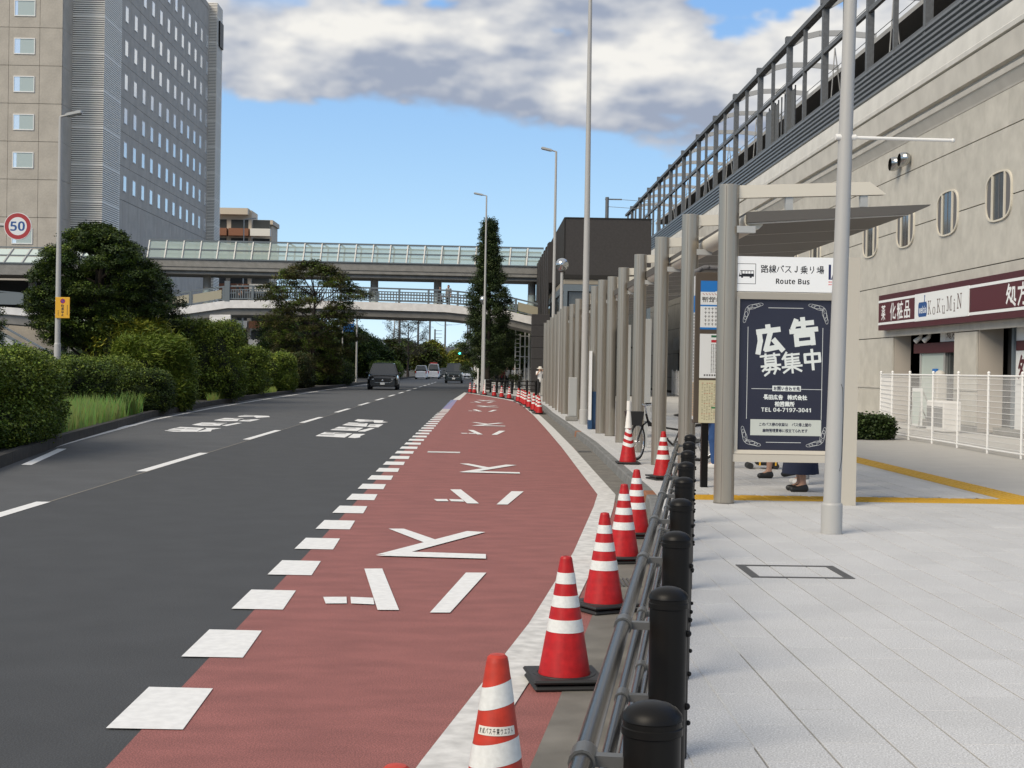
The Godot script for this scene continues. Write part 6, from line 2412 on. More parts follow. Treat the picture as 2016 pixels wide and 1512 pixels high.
func trees_and_shrubs():
	var hg := "shrubs along the planted median"
	bush("hedge", "large clipped bright green hedge on the median nearest to the camera", -10.0, 0.15, 26.2, 1.7, 1.74, 4.4, "mid", 9000, 0.040, 1, hg, "broad", "lime")
	bush("shrub", "rounded olive shrub behind the patch of tall grass", -13.2, 0.15, 47.0, 1.9, 1.62, 2.0, "mid", 3200, 0.045, 2, hg, "broad", "lime")
	bush("shrub", "low dark rounded shrub at the far end of the tall grass", -11.15, 0.15, 46.6, 0.95, 1.28, 1.3, "dark", 2000, 0.04, 3, hg, "broad", "mid")
	bush("shrub", "small shrub between the tall grass and the big hedge", -12.0, 0.15, 41.2, 1.3, 1.5, 1.5, "mid", 2200, 0.042, 4, hg, "broad", "dark")
	bush("bamboo_clump", "yellowish bamboo clump above the shrubs under the dark tree", -12.9, 0.15, 52.5, 1.3, 3.0, 1.3, "yellow", 2600, 0.085, 5, hg, "blade", "mid")
	bush("bamboo_clump", "pale green bamboo with loose blades beside the low dark shrub", -11.6, 0.15, 50.5, 1.2, 2.35, 1.6, "lime", 3000, 0.08, 6, hg, "blade", "mid")
	bush("shrub", "tall dark green shrub rising before the bridge pier", -12.6, 0.15, 63.0, 1.9, 3.4, 2.2, "mid", 3600, 0.06, 7, hg, "broad", "lime")
	bush("shrub", "dense dark shrub below the tall one, close to the kerb", -11.75, 0.15, 53.0, 0.9, 1.5, 2.4, "dark", 2200, 0.045, 8, hg, "broad", "mid")
	bush("shrub", "broad dark shrub before the pale bridge pier", -13.2, 0.15, 74.0, 1.9, 2.4, 2.5, "mid", 2600, 0.06, 9, hg, "broad", "lime")
	bush("shrub", "low mid green shrub along the kerb halfway down the median", -12.1, 0.15, 66.0, 0.85, 1.55, 4.0, "mid", 2200, 0.05, 10, hg, "broad", "lime")
	bush("shrub", "bright yellow-green rounded shrub under the brown-green tree", -12.75, 0.15, 86.0, 1.35, 2.2, 3.2, "lime", 2600, 0.06, 11, hg, "broad", "mid")
	bush("shrub", "dark shrub under the east side of the brown-green tree", -13.1, 0.15, 97.0, 1.5, 2.3, 3.0, "brown", 2200, 0.065, 12, hg, "broad", "dark")
	bush("shrub", "mid green hedge run at the kerb behind the black car", -13.1, 0.15, 122.0, 1.7, 1.9, 9.0, "mid", 3200, 0.075, 13, hg, "broad", "dark")
	bush("shrub", "tall dark green shrub mass under the bridge behind the black car", -15.5, 0.15, 128.0, 2.6, 4.2, 5.0, "dark", 3200, 0.08, 14, hg, "broad", "mid")
	bush("shrub", "distant clipped hedge between the black car and the white van", -12.6, 0.15, 190.0, 1.6, 2.0, 16.0, "mid", 2200, 0.10, 15, hg)
	bush("shrub", "dark shrubs under the west ramp of the footbridge", -24.0, 0.0, 98.0, 4.0, 4.2, 3.0, "dark", 2600, 0.09, 16, hg)
	bush("shrub", "shrub between the stair and the big dark tree", -19.6, 0.15, 62.0, 2.6, 1.9, 2.0, "dark", 1800, 0.06, 17, hg)
	# tall grass at the kerb
	var rng := RandomNumberGenerator.new()
	rng.seed = 77
	var b := B.new()
	for i in 2600:
		var d := rng.randf_range(30.5, 44.5)
		var x := lerp_path(MEDIAN, d) - rng.randf_range(0.15, 1.4)
		var h := rng.randf_range(0.30, 0.75)
		var lean := Vector3(rng.randf_range(-0.3, 0.3), 0, rng.randf_range(-0.3, 0.3)) * h
		var w := Vector3(rng.randf_range(0.6, 1), 0, rng.randf_range(-1, 1)).normalized() * 0.012
		var o := P(x, 0.15, d)
		b.col = Color(rng.randf_range(0.05, 0.11), rng.randf_range(0.11, 0.19), rng.randf_range(0.012, 0.03))
		var m := Vector3(0, 0.5, 1).normalized()
		var p1 := o + Vector3(0, h * 0.6, 0) + lean * 0.4
		var p2 := o + Vector3(0, h, 0) + lean
		b.tri(o - w, o + w, p1 + w * 0.8, m, m, m)
		b.tri(o - w, p1 + w * 0.8, p1 - w * 0.8, m, m, m)
		b.tri(p1 - w * 0.8, p1 + w * 0.8, p2, m, m, m)
	var g := part(self, "grass", b, M.leaf)
	tag(g, "patch of long bright green grass at the median kerb", "grass", "", "stuff")
	b = B.new()
	for i in 500:
		var d: float = [50.0, 61.0, 79.0][i % 3] + rng.randf_range(-1.5, 1.5)
		var x := lerp_path(MEDIAN, d) - rng.randf_range(0.05, 0.4)
		var h := rng.randf_range(0.15, 0.4)
		var o := P(x, 0.17, d)
		b.col = Color(rng.randf_range(0.07, 0.14), rng.randf_range(0.12, 0.19), 0.02)
		var m := Vector3(0, 0.5, 1).normalized()
		b.tri(o - Vector3(0.02, 0, 0), o + Vector3(0.02, 0, 0), o + Vector3(rng.randf_range(-0.15, 0.15), h, 0.1), m, m, m)
	g = part(self, "grass", b, M.leaf)
	tag(g, "small weeds growing at the median kerb further down the road", "grass", "", "stuff")
	# trees
	tree("broad_tree", "big dark umbrella-shaped tree on the median behind the yellow sign", -14.35, 53.0, [5.6, 0.30, 0.3], pads_dome(2.75, 2.2, 6.6, 100, 0.66, 0.27, 31, 0.45), 105, 0.066, "dark", "flat", 31, true, "mid")
	tree("broad_tree", "second dark tree trunk and crown behind the big umbrella-shaped tree", -14.9, 60.0, [5.0, 0.34, -0.2], pads_dome(2.2, 2.2, 5.9, 64, 0.7, 0.28, 32, 0.42), 90, 0.07, "dark", "flat", 32)
	tree("broad_tree", "dark tree cut by the picture's west edge", -17.7, 48.0, [3.6, 0.2, 0.0], pads_dome(1.55, 1.7, 4.0, 26, 0.7, 0.4, 33, 0.4), 120, 0.075, "dark", "flat", 33)
	tree("maple_tree", "loose brown-green tree with layered sprays before the footbridge", -12.4, 104.0, [7.0, 0.22, 0.2], pads_dome(4.5, 1.2, 9.1, 84, 1.1, 0.22, 34, 0.68), 52, 0.10, "brown", "flat", 34, true, "mid")
	# conical tree at the tip of the bay
	rng.seed = 35
	var pads := []
	for i in 130:
		var t := pow((i + rng.randf()) / 130.0, 0.8)
		var y := lerpf(0.7, 12.2, t)
		var r := lerpf(2.45, 0.15, pow(t, 1.15)) * rng.randf_range(0.45, 1.0) * (0.85 if t < 0.2 else 1.0)
		var a := i * 2.39996
		pads.append([Vector3(cos(a) * r, y, sin(a) * r), Vector3(0.46, 0.30, 0.46)])
	tree("conical_tree", "tall narrow conical tree at the tip of the bus bay", 0.45, 104.0, [11.6, 0.2, 0.05], pads, 50, 0.09, "conifer", "broad", 35, false, "dark")
	# trees round the far plaza
	var far := [
		[2.3, 128.0, 3.4, 0.9, 6.6, "dark", "dark round tree behind the group of people"], [5.2, 134.0, 3.4, 1.6, 7.2, "dark", "dark tree under the bridge beside the white mast"], 
		[-24.5, 190.0, 6.0, 1.0, 9.0, "dark", "dark wooded clump behind the blue banner"], [-18.6, 205.0, 4.4, 1.0, 6.3, "dark", "dark green tree mass above the black car"], [-13.9, 212.0, 2.4, 1.0, 4.9, "brown", "brownish tree mass over the distant road"], [-15.2, 192.0, 3.4, 0.6, 4.6, "dark", "low dark foliage before the pale distant roof"], [-20.5, 150.0, 3.6, 0.8, 5.2, "dark", "low dark tree behind the median shrubs"], [-28.5, 150.0, 4.2, 0.8, 6.6, "dark", "dark tree behind the bridge pier"],
		[-9.3, 235.0, 2.4, 1.0, 4.6, "brown", "small dull tree beside the distant vans"], [-8.4, 240.0, 2.5, 0.6, 5.2, "gold", "yellow-green ginkgo beyond the black car"], [-5.0, 300.0, 3.2, 0.6, 4.2, "gold", "low yellow-green tree under the far overpass"],
		[-19.0, 330.0, 6.0, 2.0, 6.5, "dark", "wooded rise at the end of the road, west side"], [-1.0, 420.0, 9.0, 3.0, 7.6, "dark", "round wooded hill behind the far overpass"]]
	for i in far.size():
		var q = far[i]
		tree("distant_tree" if q[5] != "gold" else "ginkgo_tree", q[6], q[0], q[1], [q[4] * 0.8, 0.18, 0.0], pads_dome(q[2], q[3], q[4], 44, q[2] * 0.36, 0.62, 60 + i, 0.45), 90, q[1] * 0.0011, q[5], "broad", 60 + i, false, "mid" if q[5] != "gold" else "lime")
	# thin, almost bare tree against the sky
	tree("bare_tree", "thin airy tree against the sky beyond the lower footbridge", -11.6, 225.0, [8.5, 0.2, 0.0], pads_dome(4.2, 3.5, 10.0, 40, 0.9, 0.6, 90, 0.6), 14, 0.13, "bare", "broad", 90, true)

# ---------------------------------------------------------------- vehicles
func loft(secs: Array) -> B:
	# secs: [z, [[half width, y] from the sill up to the centre line]]
	var b := B.new()
	for i in secs.size() - 1:
		var p: Array = secs[i][1]
		var q: Array = secs[i + 1][1]
		for k in p.size() - 1:
			for s in [1.0, -1.0]:
				var a0 := Vector3(p[k][0] * s, p[k][1], secs[i][0])
				var a1 := Vector3(p[k + 1][0] * s, p[k + 1][1], secs[i][0])
				var b0 := Vector3(q[k][0] * s, q[k][1], secs[i + 1][0])
				var b1 := Vector3(q[k + 1][0] * s, q[k + 1][1], secs[i + 1][0])
				var m := (a1 - a0).cross(b0 - a0)
				if m.length() < 1e-8:
					m = (b1 - b0).cross(b1 - a1)
				var mid := (a0 + b1) / 2
				m = m.normalized() if m.dot(Vector3(mid.x, mid.y - 0.7, mid.z * 0.15)) >= 0.0 else -m.normalized()
				b.tri(a0, a1, b1, m, m, m)
				b.tri(a0, b1, b0, m, m, m)
	for e in [0, secs.size() - 1]:
		var m := Vector3(0, 0, signf(secs[e][0]))
		var p: Array = secs[e][1]
		for k in p.size() - 1:
			b.tri(Vector3(p[k][0], p[k][1], secs[e][0]), Vector3(p[k + 1][0], p[k + 1][1], secs[e][0]), Vector3(-p[k + 1][0], p[k + 1][1], secs[e][0]), m, m, m)
			b.tri(Vector3(p[k][0], p[k][1], secs[e][0]), Vector3(-p[k + 1][0], p[k + 1][1], secs[e][0]), Vector3(-p[k][0], p[k][1], secs[e][0]), m, m, m)
	return b

func car(called: String, label: String, cat: String, at: Vector3, turn: float, w: float, h: float, l: float, hood: float, hood_h: float, paint: Material, rear := false) -> Node3D:
	# front at +z; hood: length of the bonnet, hood_h its height at the windscreen
	var c := thing(called, label, cat, at, turn)
	var hw := w / 2
	var f := l / 2
	var belt := hood_h + 0.04
	var low := func(k: float, top: float, crown: float) -> Array: return [[hw * k * 0.90, 0.24], [hw * k, 0.42], [hw * k, top - 0.22], [hw * k * 0.94, top - 0.05], [hw * k * 0.70, top + crown], [0.0, top + crown + 0.02]]
	var b := loft([[f, low.call(0.80, hood_h - 0.26, 0.0)], [f - 0.10, low.call(0.92, hood_h - 0.14, 0.01)], [f - 0.45, low.call(0.99, hood_h - 0.07, 0.02)], [f - hood, low.call(1.0, belt, 0.0)], [-f + 0.5, low.call(1.0, belt, 0.0)], [-f + 0.1, low.call(0.96, belt - 0.02, 0.0)], [-f, low.call(0.88, belt - 0.10, 0.0)]])
	part(c, "body", b, paint)
	# glazed cabin
	var ws := hood_h * (0.8 if hood > 1.3 else 0.5) if hood > 0.6 else 0.35
	var cab := func(k: float, y: float) -> Array: return [[hw * 0.93, belt - 0.03], [lerpf(hw * 0.91, hw * 0.68, k), lerpf(belt - 0.03, h - 0.09, k)], [lerpf(hw * 0.88, hw * 0.64, k), lerpf(belt - 0.02, h - 0.06, k)], [0.0, lerpf(belt - 0.01, h - 0.05, k)]]
	var z0 := f - hood + 0.12
	var z1 := z0 - ws
	b = loft([[z0, cab.call(0.02, 0)], [z1, cab.call(1.0, 0)], [-f + 0.55, cab.call(1.0, 0)], [-f + 0.14, cab.call(0.25, 0)]])
	part(c, "window_glass", b, M.car_glass)
	var rf := func(k: float) -> Array: return [[hw * 0.70 * k, h - 0.11], [hw * 0.65 * k, h - 0.045], [hw * 0.5 * k, h - 0.01], [0.0, h]]
	b = loft([[z1 + 0.03, rf.call(0.97)], [z1 - 0.25, rf.call(1.0)], [-f + 0.6, rf.call(1.0)], [-f + 0.42, rf.call(0.95)]])
	part(c, "roof", b, paint)
	b = B.new()
	for s in [-1, 1]:
		b.bar(Vector3(s * hw * 0.92, belt, z0 - 0.02), Vector3(s * hw * 0.69, h - 0.09, z1), 0.07, 0.05)
		b.bar(Vector3(s * hw * 0.935, belt - 0.02, z1 - 0.75), Vector3(s * hw * 0.69, h - 0.09, z1 - 0.7), 0.03, 0.10)
		b.bar(Vector3(s * hw * 0.92, belt - 0.02, -f + 0.3), Vector3(s * hw * 0.69, h - 0.09, -f + 0.58), 0.05, 0.12)
	part(c, "pillar", b, paint)
	for s in [-1, 1]:
		b = B.new()
		b.t = Transform3D(Basis(), Vector3(s * (hw + 0.10), belt + 0.09, z0 - 0.32))
		b.rbox(0.20, 0.14, 0.09, 0.03)
		part(c, "mirror", b, paint)
		for z in [f - 0.85, -f + 0.85]:
			var wl := Node3D.new()
			wl.name = "wheel"
			c.add_child(wl, true)
			wl.position = Vector3(s * (hw - 0.11), 0.335, z)
			b = B.new()
			b.t = Transform3D(Basis(Vector3.BACK, PI / 2), Vector3.ZERO)
			b.lathe([[0.0, -0.11], [0.30, -0.115], [0.335, -0.09], [0.335, 0.09], [0.30, 0.115], [0.0, 0.11]], 20)
			part(wl, "tyre", b, M.rubber)
			b = B.new()
			b.t = Transform3D(Basis(Vector3.BACK, PI / 2), Vector3.ZERO)
			b.lathe([[0.0, -0.12], [0.2, -0.122], [0.22, -0.116]], 14)
			b.lathe([[0.22, 0.116], [0.2, 0.122], [0.0, 0.12]], 14)
			part(wl, "rim", b, M.grey_steel)
	# face: grille, lamps, plate, lower intake
	var e := f + 0.005
	b = B.new()
	b.rbox(w * 0.46, hood_h * 0.24, 0.05, 0.02, Vector3(0, hood_h * 0.60, e - 0.01))
	part(c, "grille", b, M.black_trim if not rear else paint)
	b = B.new()
	b.bar(Vector3(-w * 0.25, hood_h * 0.49, e + 0.02), Vector3(w * 0.25, hood_h * 0.49, e + 0.02), 0.03, 0.025)
	b.bar(Vector3(-w * 0.25, hood_h * 0.49, e + 0.02), Vector3(-w * 0.37, hood_h * 0.70, e - 0.04), 0.03, 0.025)
	b.bar(Vector3(w * 0.25, hood_h * 0.49, e + 0.02), Vector3(w * 0.37, hood_h * 0.70, e - 0.04), 0.03, 0.025)
	b.ball(Vector3(0, hood_h * 0.62, e + 0.015), Vector3(0.08, 0.06, 0.02), 10, 6)
	part(c, "trim", b, M.chrome)
	for s in [-1, 1]:
		b = B.new()
		b.t = Transform3D(Basis(Vector3.UP, s * 0.45), Vector3(s * w * 0.355, hood_h * 0.70, e - 0.06))
		b.rbox(0.36, 0.11, 0.08, 0.03)
		part(c, "headlight", b, M.lens)
	b = B.new()
	b.rbox(w * 0.74, 0.12, 0.05, 0.02, Vector3(0, 0.30, e - 0.01))
	part(c, "intake", b, M.black_trim)
	b = B.new()
	b.rbox(0.33, 0.165, 0.02, 0.006, Vector3(0, hood_h * 0.42, e + 0.035))
	part(c, "number_plate", b, M.plate)
	# tail
	for s in [-1, 1]:
		b = B.new()
		b.rbox(0.16, 0.34, 0.08, 0.03, Vector3(s * (hw * 0.86), belt - 0.18, -f - 0.005))
		part(c, "tail_light", b, M.tail_red)
	b = B.new()
	b.rbox(0.33, 0.165, 0.02, 0.006, Vector3(0, 0.62, -f - 0.02))
	part(c, "number_plate", b, M.plate)
	b = B.new()
	b.rbox(w * 0.9, 0.2, 0.12, 0.04, Vector3(0, 0.36, -f - 0.01))
	part(c, "bumper", b, paint)
	return c

func vehicles():
	car("parked_car", "black sport utility car driving towards the camera beside the median hedge", "car", P(-7.35, 0.0, 107.5), 0.03, 2.26, 2.02, 5.2, 1.55, 1.12, M.black_paint)
	car("boxy_van", "dark boxy minivan driving towards the camera under the footbridge", "van", P(-3.05, 0.0, 160.0), 0.0, 1.98, 2.26, 4.8, 0.95, 1.28, M.teal_paint)
	var v := car("white_van", "white and silver van seen from behind past the end of the hedge", "van", P(-8.6, 0.0, 205.0), PI, 1.75, 2.0, 4.4, 0.55, 1.15, M.white_car)
	var b := B.new()
	b.box(-0.86, -0.5, 0.7, 1.5, 2.22, 2.25)
	v = car("white_van", "second white vehicle with red lights on its roof beyond the first van", "van", P(-7.2, 0.0, 216.0), PI, 1.75, 2.3, 4.6, 0.55, 1.15, M.white_car)
	b.box(-0.5, 0.5, 2.28, 2.40, -0.2, 0.1)
	b = B.new()
	b.rbox(1.1, 0.14, 0.3, 0.04, Vector3(0, 2.38, -1.6))
	part(v, "roof_beacon", b, M.red_paint)
	car("distant_car", "dark distant car to the left of the white far cars", "car", P(-5.8, 0.0, 225.0), 0.0, 1.75, 1.75, 4.3, 1.0, 0.95, M.teal_paint)
	car("distant_car", "silver distant car queuing behind the dark minivan", "car", P(-5.4, 0.0, 245.0), 0.0, 1.75, 1.5, 4.3, 1.1, 0.92, M.silver_paint)
	car("distant_car", "white distant car queuing behind the dark minivan", "car", P(-3.9, 0.0, 262.0), 0.0, 1.75, 1.5, 4.3, 1.1, 0.92, M.white_car)
	car("distant_car", "white distant car just right of the dark minivan", "car", P(-1.9, 0.0, 190.0), 0.0, 1.75, 1.85, 4.3, 0.9, 1.0, M.white_car)
	# cars parked beyond the big tree
	car("parked_car", "white car parked beyond the median tree trunk", "car", P(-18.6, 0.15, 72.0), 1.3, 1.75, 1.6, 4.2, 1.0, 0.95, M.silver_paint)
	car("parked_car", "dark car parked to the right of the big tree's trunk", "car", P(-17.0, 0.15, 69.0), 0.5, 1.75, 1.35, 4.4, 1.1, 0.85, M.black_paint)
	var k := thing("parked_truck", "small white truck with an open bed beyond the big tree", "truck", P(-19.6, 0.15, 84.0), PI / 2)
	b = B.new()
	b.rbox(1.6, 0.5, 2.4, 0.03, Vector3(0, 1.25, -0.6))
	part(k, "bed", b, M.white_car)
	b = B.new()
	b.rbox(1.5, 1.3, 1.2, 0.1, Vector3(0, 1.25, 1.3))
	part(k, "cab", b, M.white_car)
	b = B.new()
	b.box(-0.76, 0.76, 1.2, 1.75, 0.9, 1.7)
	part(k, "window", b, M.car_glass)
	for z in [-1.2, 1.3]:
		b = B.new()
		b.t = Transform3D(Basis(Vector3.BACK, PI / 2), Vector3(0, 0.3, z))
		b.lathe([[0.0, -0.75], [0.3, -0.75], [0.3, 0.75], [0.0, 0.75]], 14)
		part(k, "wheel", b, M.rubber)
	b = B.new()
	b.box(-0.6, 0.6, 0.5, 1.05, -1.7, 1.8)
	part(k, "chassis", b, M.black_trim)

# ---------------------------------------------------------------- people
func sdf_mesh(bones: Array, h: float, k: float) -> B:
	# bones: [a, b, ra, rb] tapered capsules joined by a smooth minimum, meshed as surface nets
	var lo := Vector3.INF
	var hi := -Vector3.INF
	for q in bones:
		var r: float = maxf(q[2], q[3]) + h * 3.0
		lo = lo.min(q[0] - Vector3.ONE * r).min(q[1] - Vector3.ONE * r)
		hi = hi.max(q[0] + Vector3.ONE * r).max(q[1] + Vector3.ONE * r)
	var n := Vector3i(((hi - lo) / h).ceil()) + Vector3i.ONE
	var f := PackedFloat32Array()
	f.resize(n.x * n.y * n.z)
	f.fill(1.0)
	for q in bones:
		var a: Vector3 = q[0]
		var ab: Vector3 = q[1] - q[0]
		var l2 := maxf(ab.length_squared(), 1e-9)
		var m: float = maxf(q[2], q[3]) + maxf(k, h) * 1.6
		var i0 := Vector3i(((a.min(q[1]) - Vector3.ONE * m - lo) / h).floor()).clamp(Vector3i.ZERO, n - Vector3i.ONE)
		var i1 := Vector3i(((a.max(q[1]) + Vector3.ONE * m - lo) / h).ceil()).clamp(Vector3i.ZERO, n - Vector3i.ONE)
		for z in range(i0.z, i1.z + 1):
			for y in range(i0.y, i1.y + 1):
				for x in range(i0.x, i1.x + 1):
					var p := lo + Vector3(x, y, z) * h - a
					var t := clampf(p.dot(ab) / l2, 0.0, 1.0)
					var d := (p - ab * t).length() - lerpf(q[2], q[3], t)
					var at := (z * n.y + y) * n.x + x
					var e := f[at]
					var u := maxf(k - absf(d - e), 0.0) / k
					f[at] = minf(d, e) - u * u * k * 0.25
	var b := B.new()
	var ids := {}
	var pos := PackedVector3Array()
	var step := [1, n.x, n.x * n.y]
	for z in n.z - 1:
		for y in n.y - 1:
			for x in n.x - 1:
				var at := (z * n.y + y) * n.x + x
				var first := f[at] < 0.0
				var mixed := false
				for c in range(1, 8):
					if (f[at + (c & 1) * step[0] + ((c >> 1) & 1) * step[1] + ((c >> 2) & 1) * step[2]] < 0.0) != first:
						mixed = true
						break
				if not mixed:
					continue
				var sum := Vector3.ZERO
				var cnt := 0
				for c in 8:
					for ax in 3:
						if (c >> ax) & 1:
							continue
						var c2 := c | (1 << ax)
						var v0 := f[at + (c & 1) * step[0] + ((c >> 1) & 1) * step[1] + ((c >> 2) & 1) * step[2]]
						var v1 := f[at + (c2 & 1) * step[0] + ((c2 >> 1) & 1) * step[1] + ((c2 >> 2) & 1) * step[2]]
						if (v0 < 0.0) != (v1 < 0.0):
							var o := Vector3(c & 1, (c >> 1) & 1, (c >> 2) & 1)
							o[ax] += v0 / (v0 - v1)
							sum += o
							cnt += 1
				ids[at] = pos.size()
				pos.append(lo + (Vector3(x, y, z) + sum / cnt) * h)
	var nor := PackedVector3Array()
	nor.resize(pos.size())
	var quads := []
	for at in ids:
		var x: int = at % n.x
		var y: int = (at / n.x) % n.y
		var z: int = at / (n.x * n.y)
		for ax in 3:
			var u: int = (ax + 1) % 3
			var w: int = (ax + 2) % 3
			var xyz := [x, y, z]
			if xyz[u] == 0 or xyz[w] == 0:
				continue
			if (f[at] < 0.0) == (f[at + step[ax]] < 0.0):
				continue
			var q := [at, at - step[u], at - step[u] - step[w], at - step[w]]
			if not (ids.has(q[1]) and ids.has(q[2]) and ids.has(q[3])):
				continue
			var out := Vector3.ZERO
			out[ax] = 1.0 if f[at] < 0.0 else -1.0
			quads.append([ids[q[0]], ids[q[1]], ids[q[2]], ids[q[3]], out])
			var m := (pos[ids[q[2]]] - pos[ids[q[0]]]).cross(pos[ids[q[3]]] - pos[ids[q[1]]])
			m = m if m.dot(out) > 0.0 else -m
			for i in 4:
				nor[ids[q[i]]] += m
	for q in quads:
		b.quadn(pos[q[0]], pos[q[1]], pos[q[2]], pos[q[3]], nor[q[0]].normalized(), nor[q[1]].normalized(), nor[q[2]].normalized(), nor[q[3]].normalized())
	return b

var bodies := {}

func rig(pose: String) -> Dictionary:
	# joints of a 1.70 m figure facing +z
	var j := {"hip": Vector3(0, 0.92, 0), "waist": Vector3(0, 1.06, 0), "chest": Vector3(0, 1.27, 0.0), "neck": Vector3(0, 1.44, -0.005), "head": Vector3(0, 1.575, 0.015)}
	for s in [-1, 1]:
		var k := "r" if s > 0 else "l"
		j["hip" + k] = Vector3(s * 0.085, 0.90, 0)
		j["knee" + k] = Vector3(s * 0.092, 0.49, 0.015)
		j["ankle" + k] = Vector3(s * 0.095, 0.085, -0.02)
		j["toe" + k] = Vector3(s * 0.115, 0.035, 0.13)
		j["sh" + k] = Vector3(s * 0.175, 1.385, -0.01)
		j["el" + k] = Vector3(s * 0.225, 1.10, -0.03)
		j["wr" + k] = Vector3(s * 0.235, 0.86, 0.04)
		j["hand" + k] = Vector3(s * 0.23, 0.78, 0.06)
		if pose == "raise":
			j["el" + k] = Vector3(s * 0.26, 1.25, 0.16)
			j["wr" + k] = Vector3(s * 0.12, 1.47, 0.20)
			j["hand" + k] = Vector3(s * 0.07, 1.54, 0.17)
		elif pose == "fold":
			j["el" + k] = Vector3(s * 0.22, 1.12, 0.02)
			j["wr" + k] = Vector3(s * 0.06, 1.14, 0.20)
			j["hand" + k] = Vector3(s * -0.01, 1.15, 0.21)
		elif pose == "walk":
			j["knee" + k] = Vector3(s * 0.09, 0.50, 0.10 * s + 0.05)
			j["ankle" + k] = Vector3(s * 0.09, 0.09 if s > 0 else 0.13, 0.20 * s - 0.02)
			j["toe" + k] = Vector3(s * 0.105, 0.035 if s > 0 else 0.05, 0.20 * s + 0.12)
			j["el" + k] = Vector3(s * 0.225, 1.11, -0.10 * s)
			j["wr" + k] = Vector3(s * 0.23, 0.89, -0.12 * s + 0.07)
			j["hand" + k] = Vector3(s * 0.23, 0.82, -0.12 * s + 0.11)
	return j

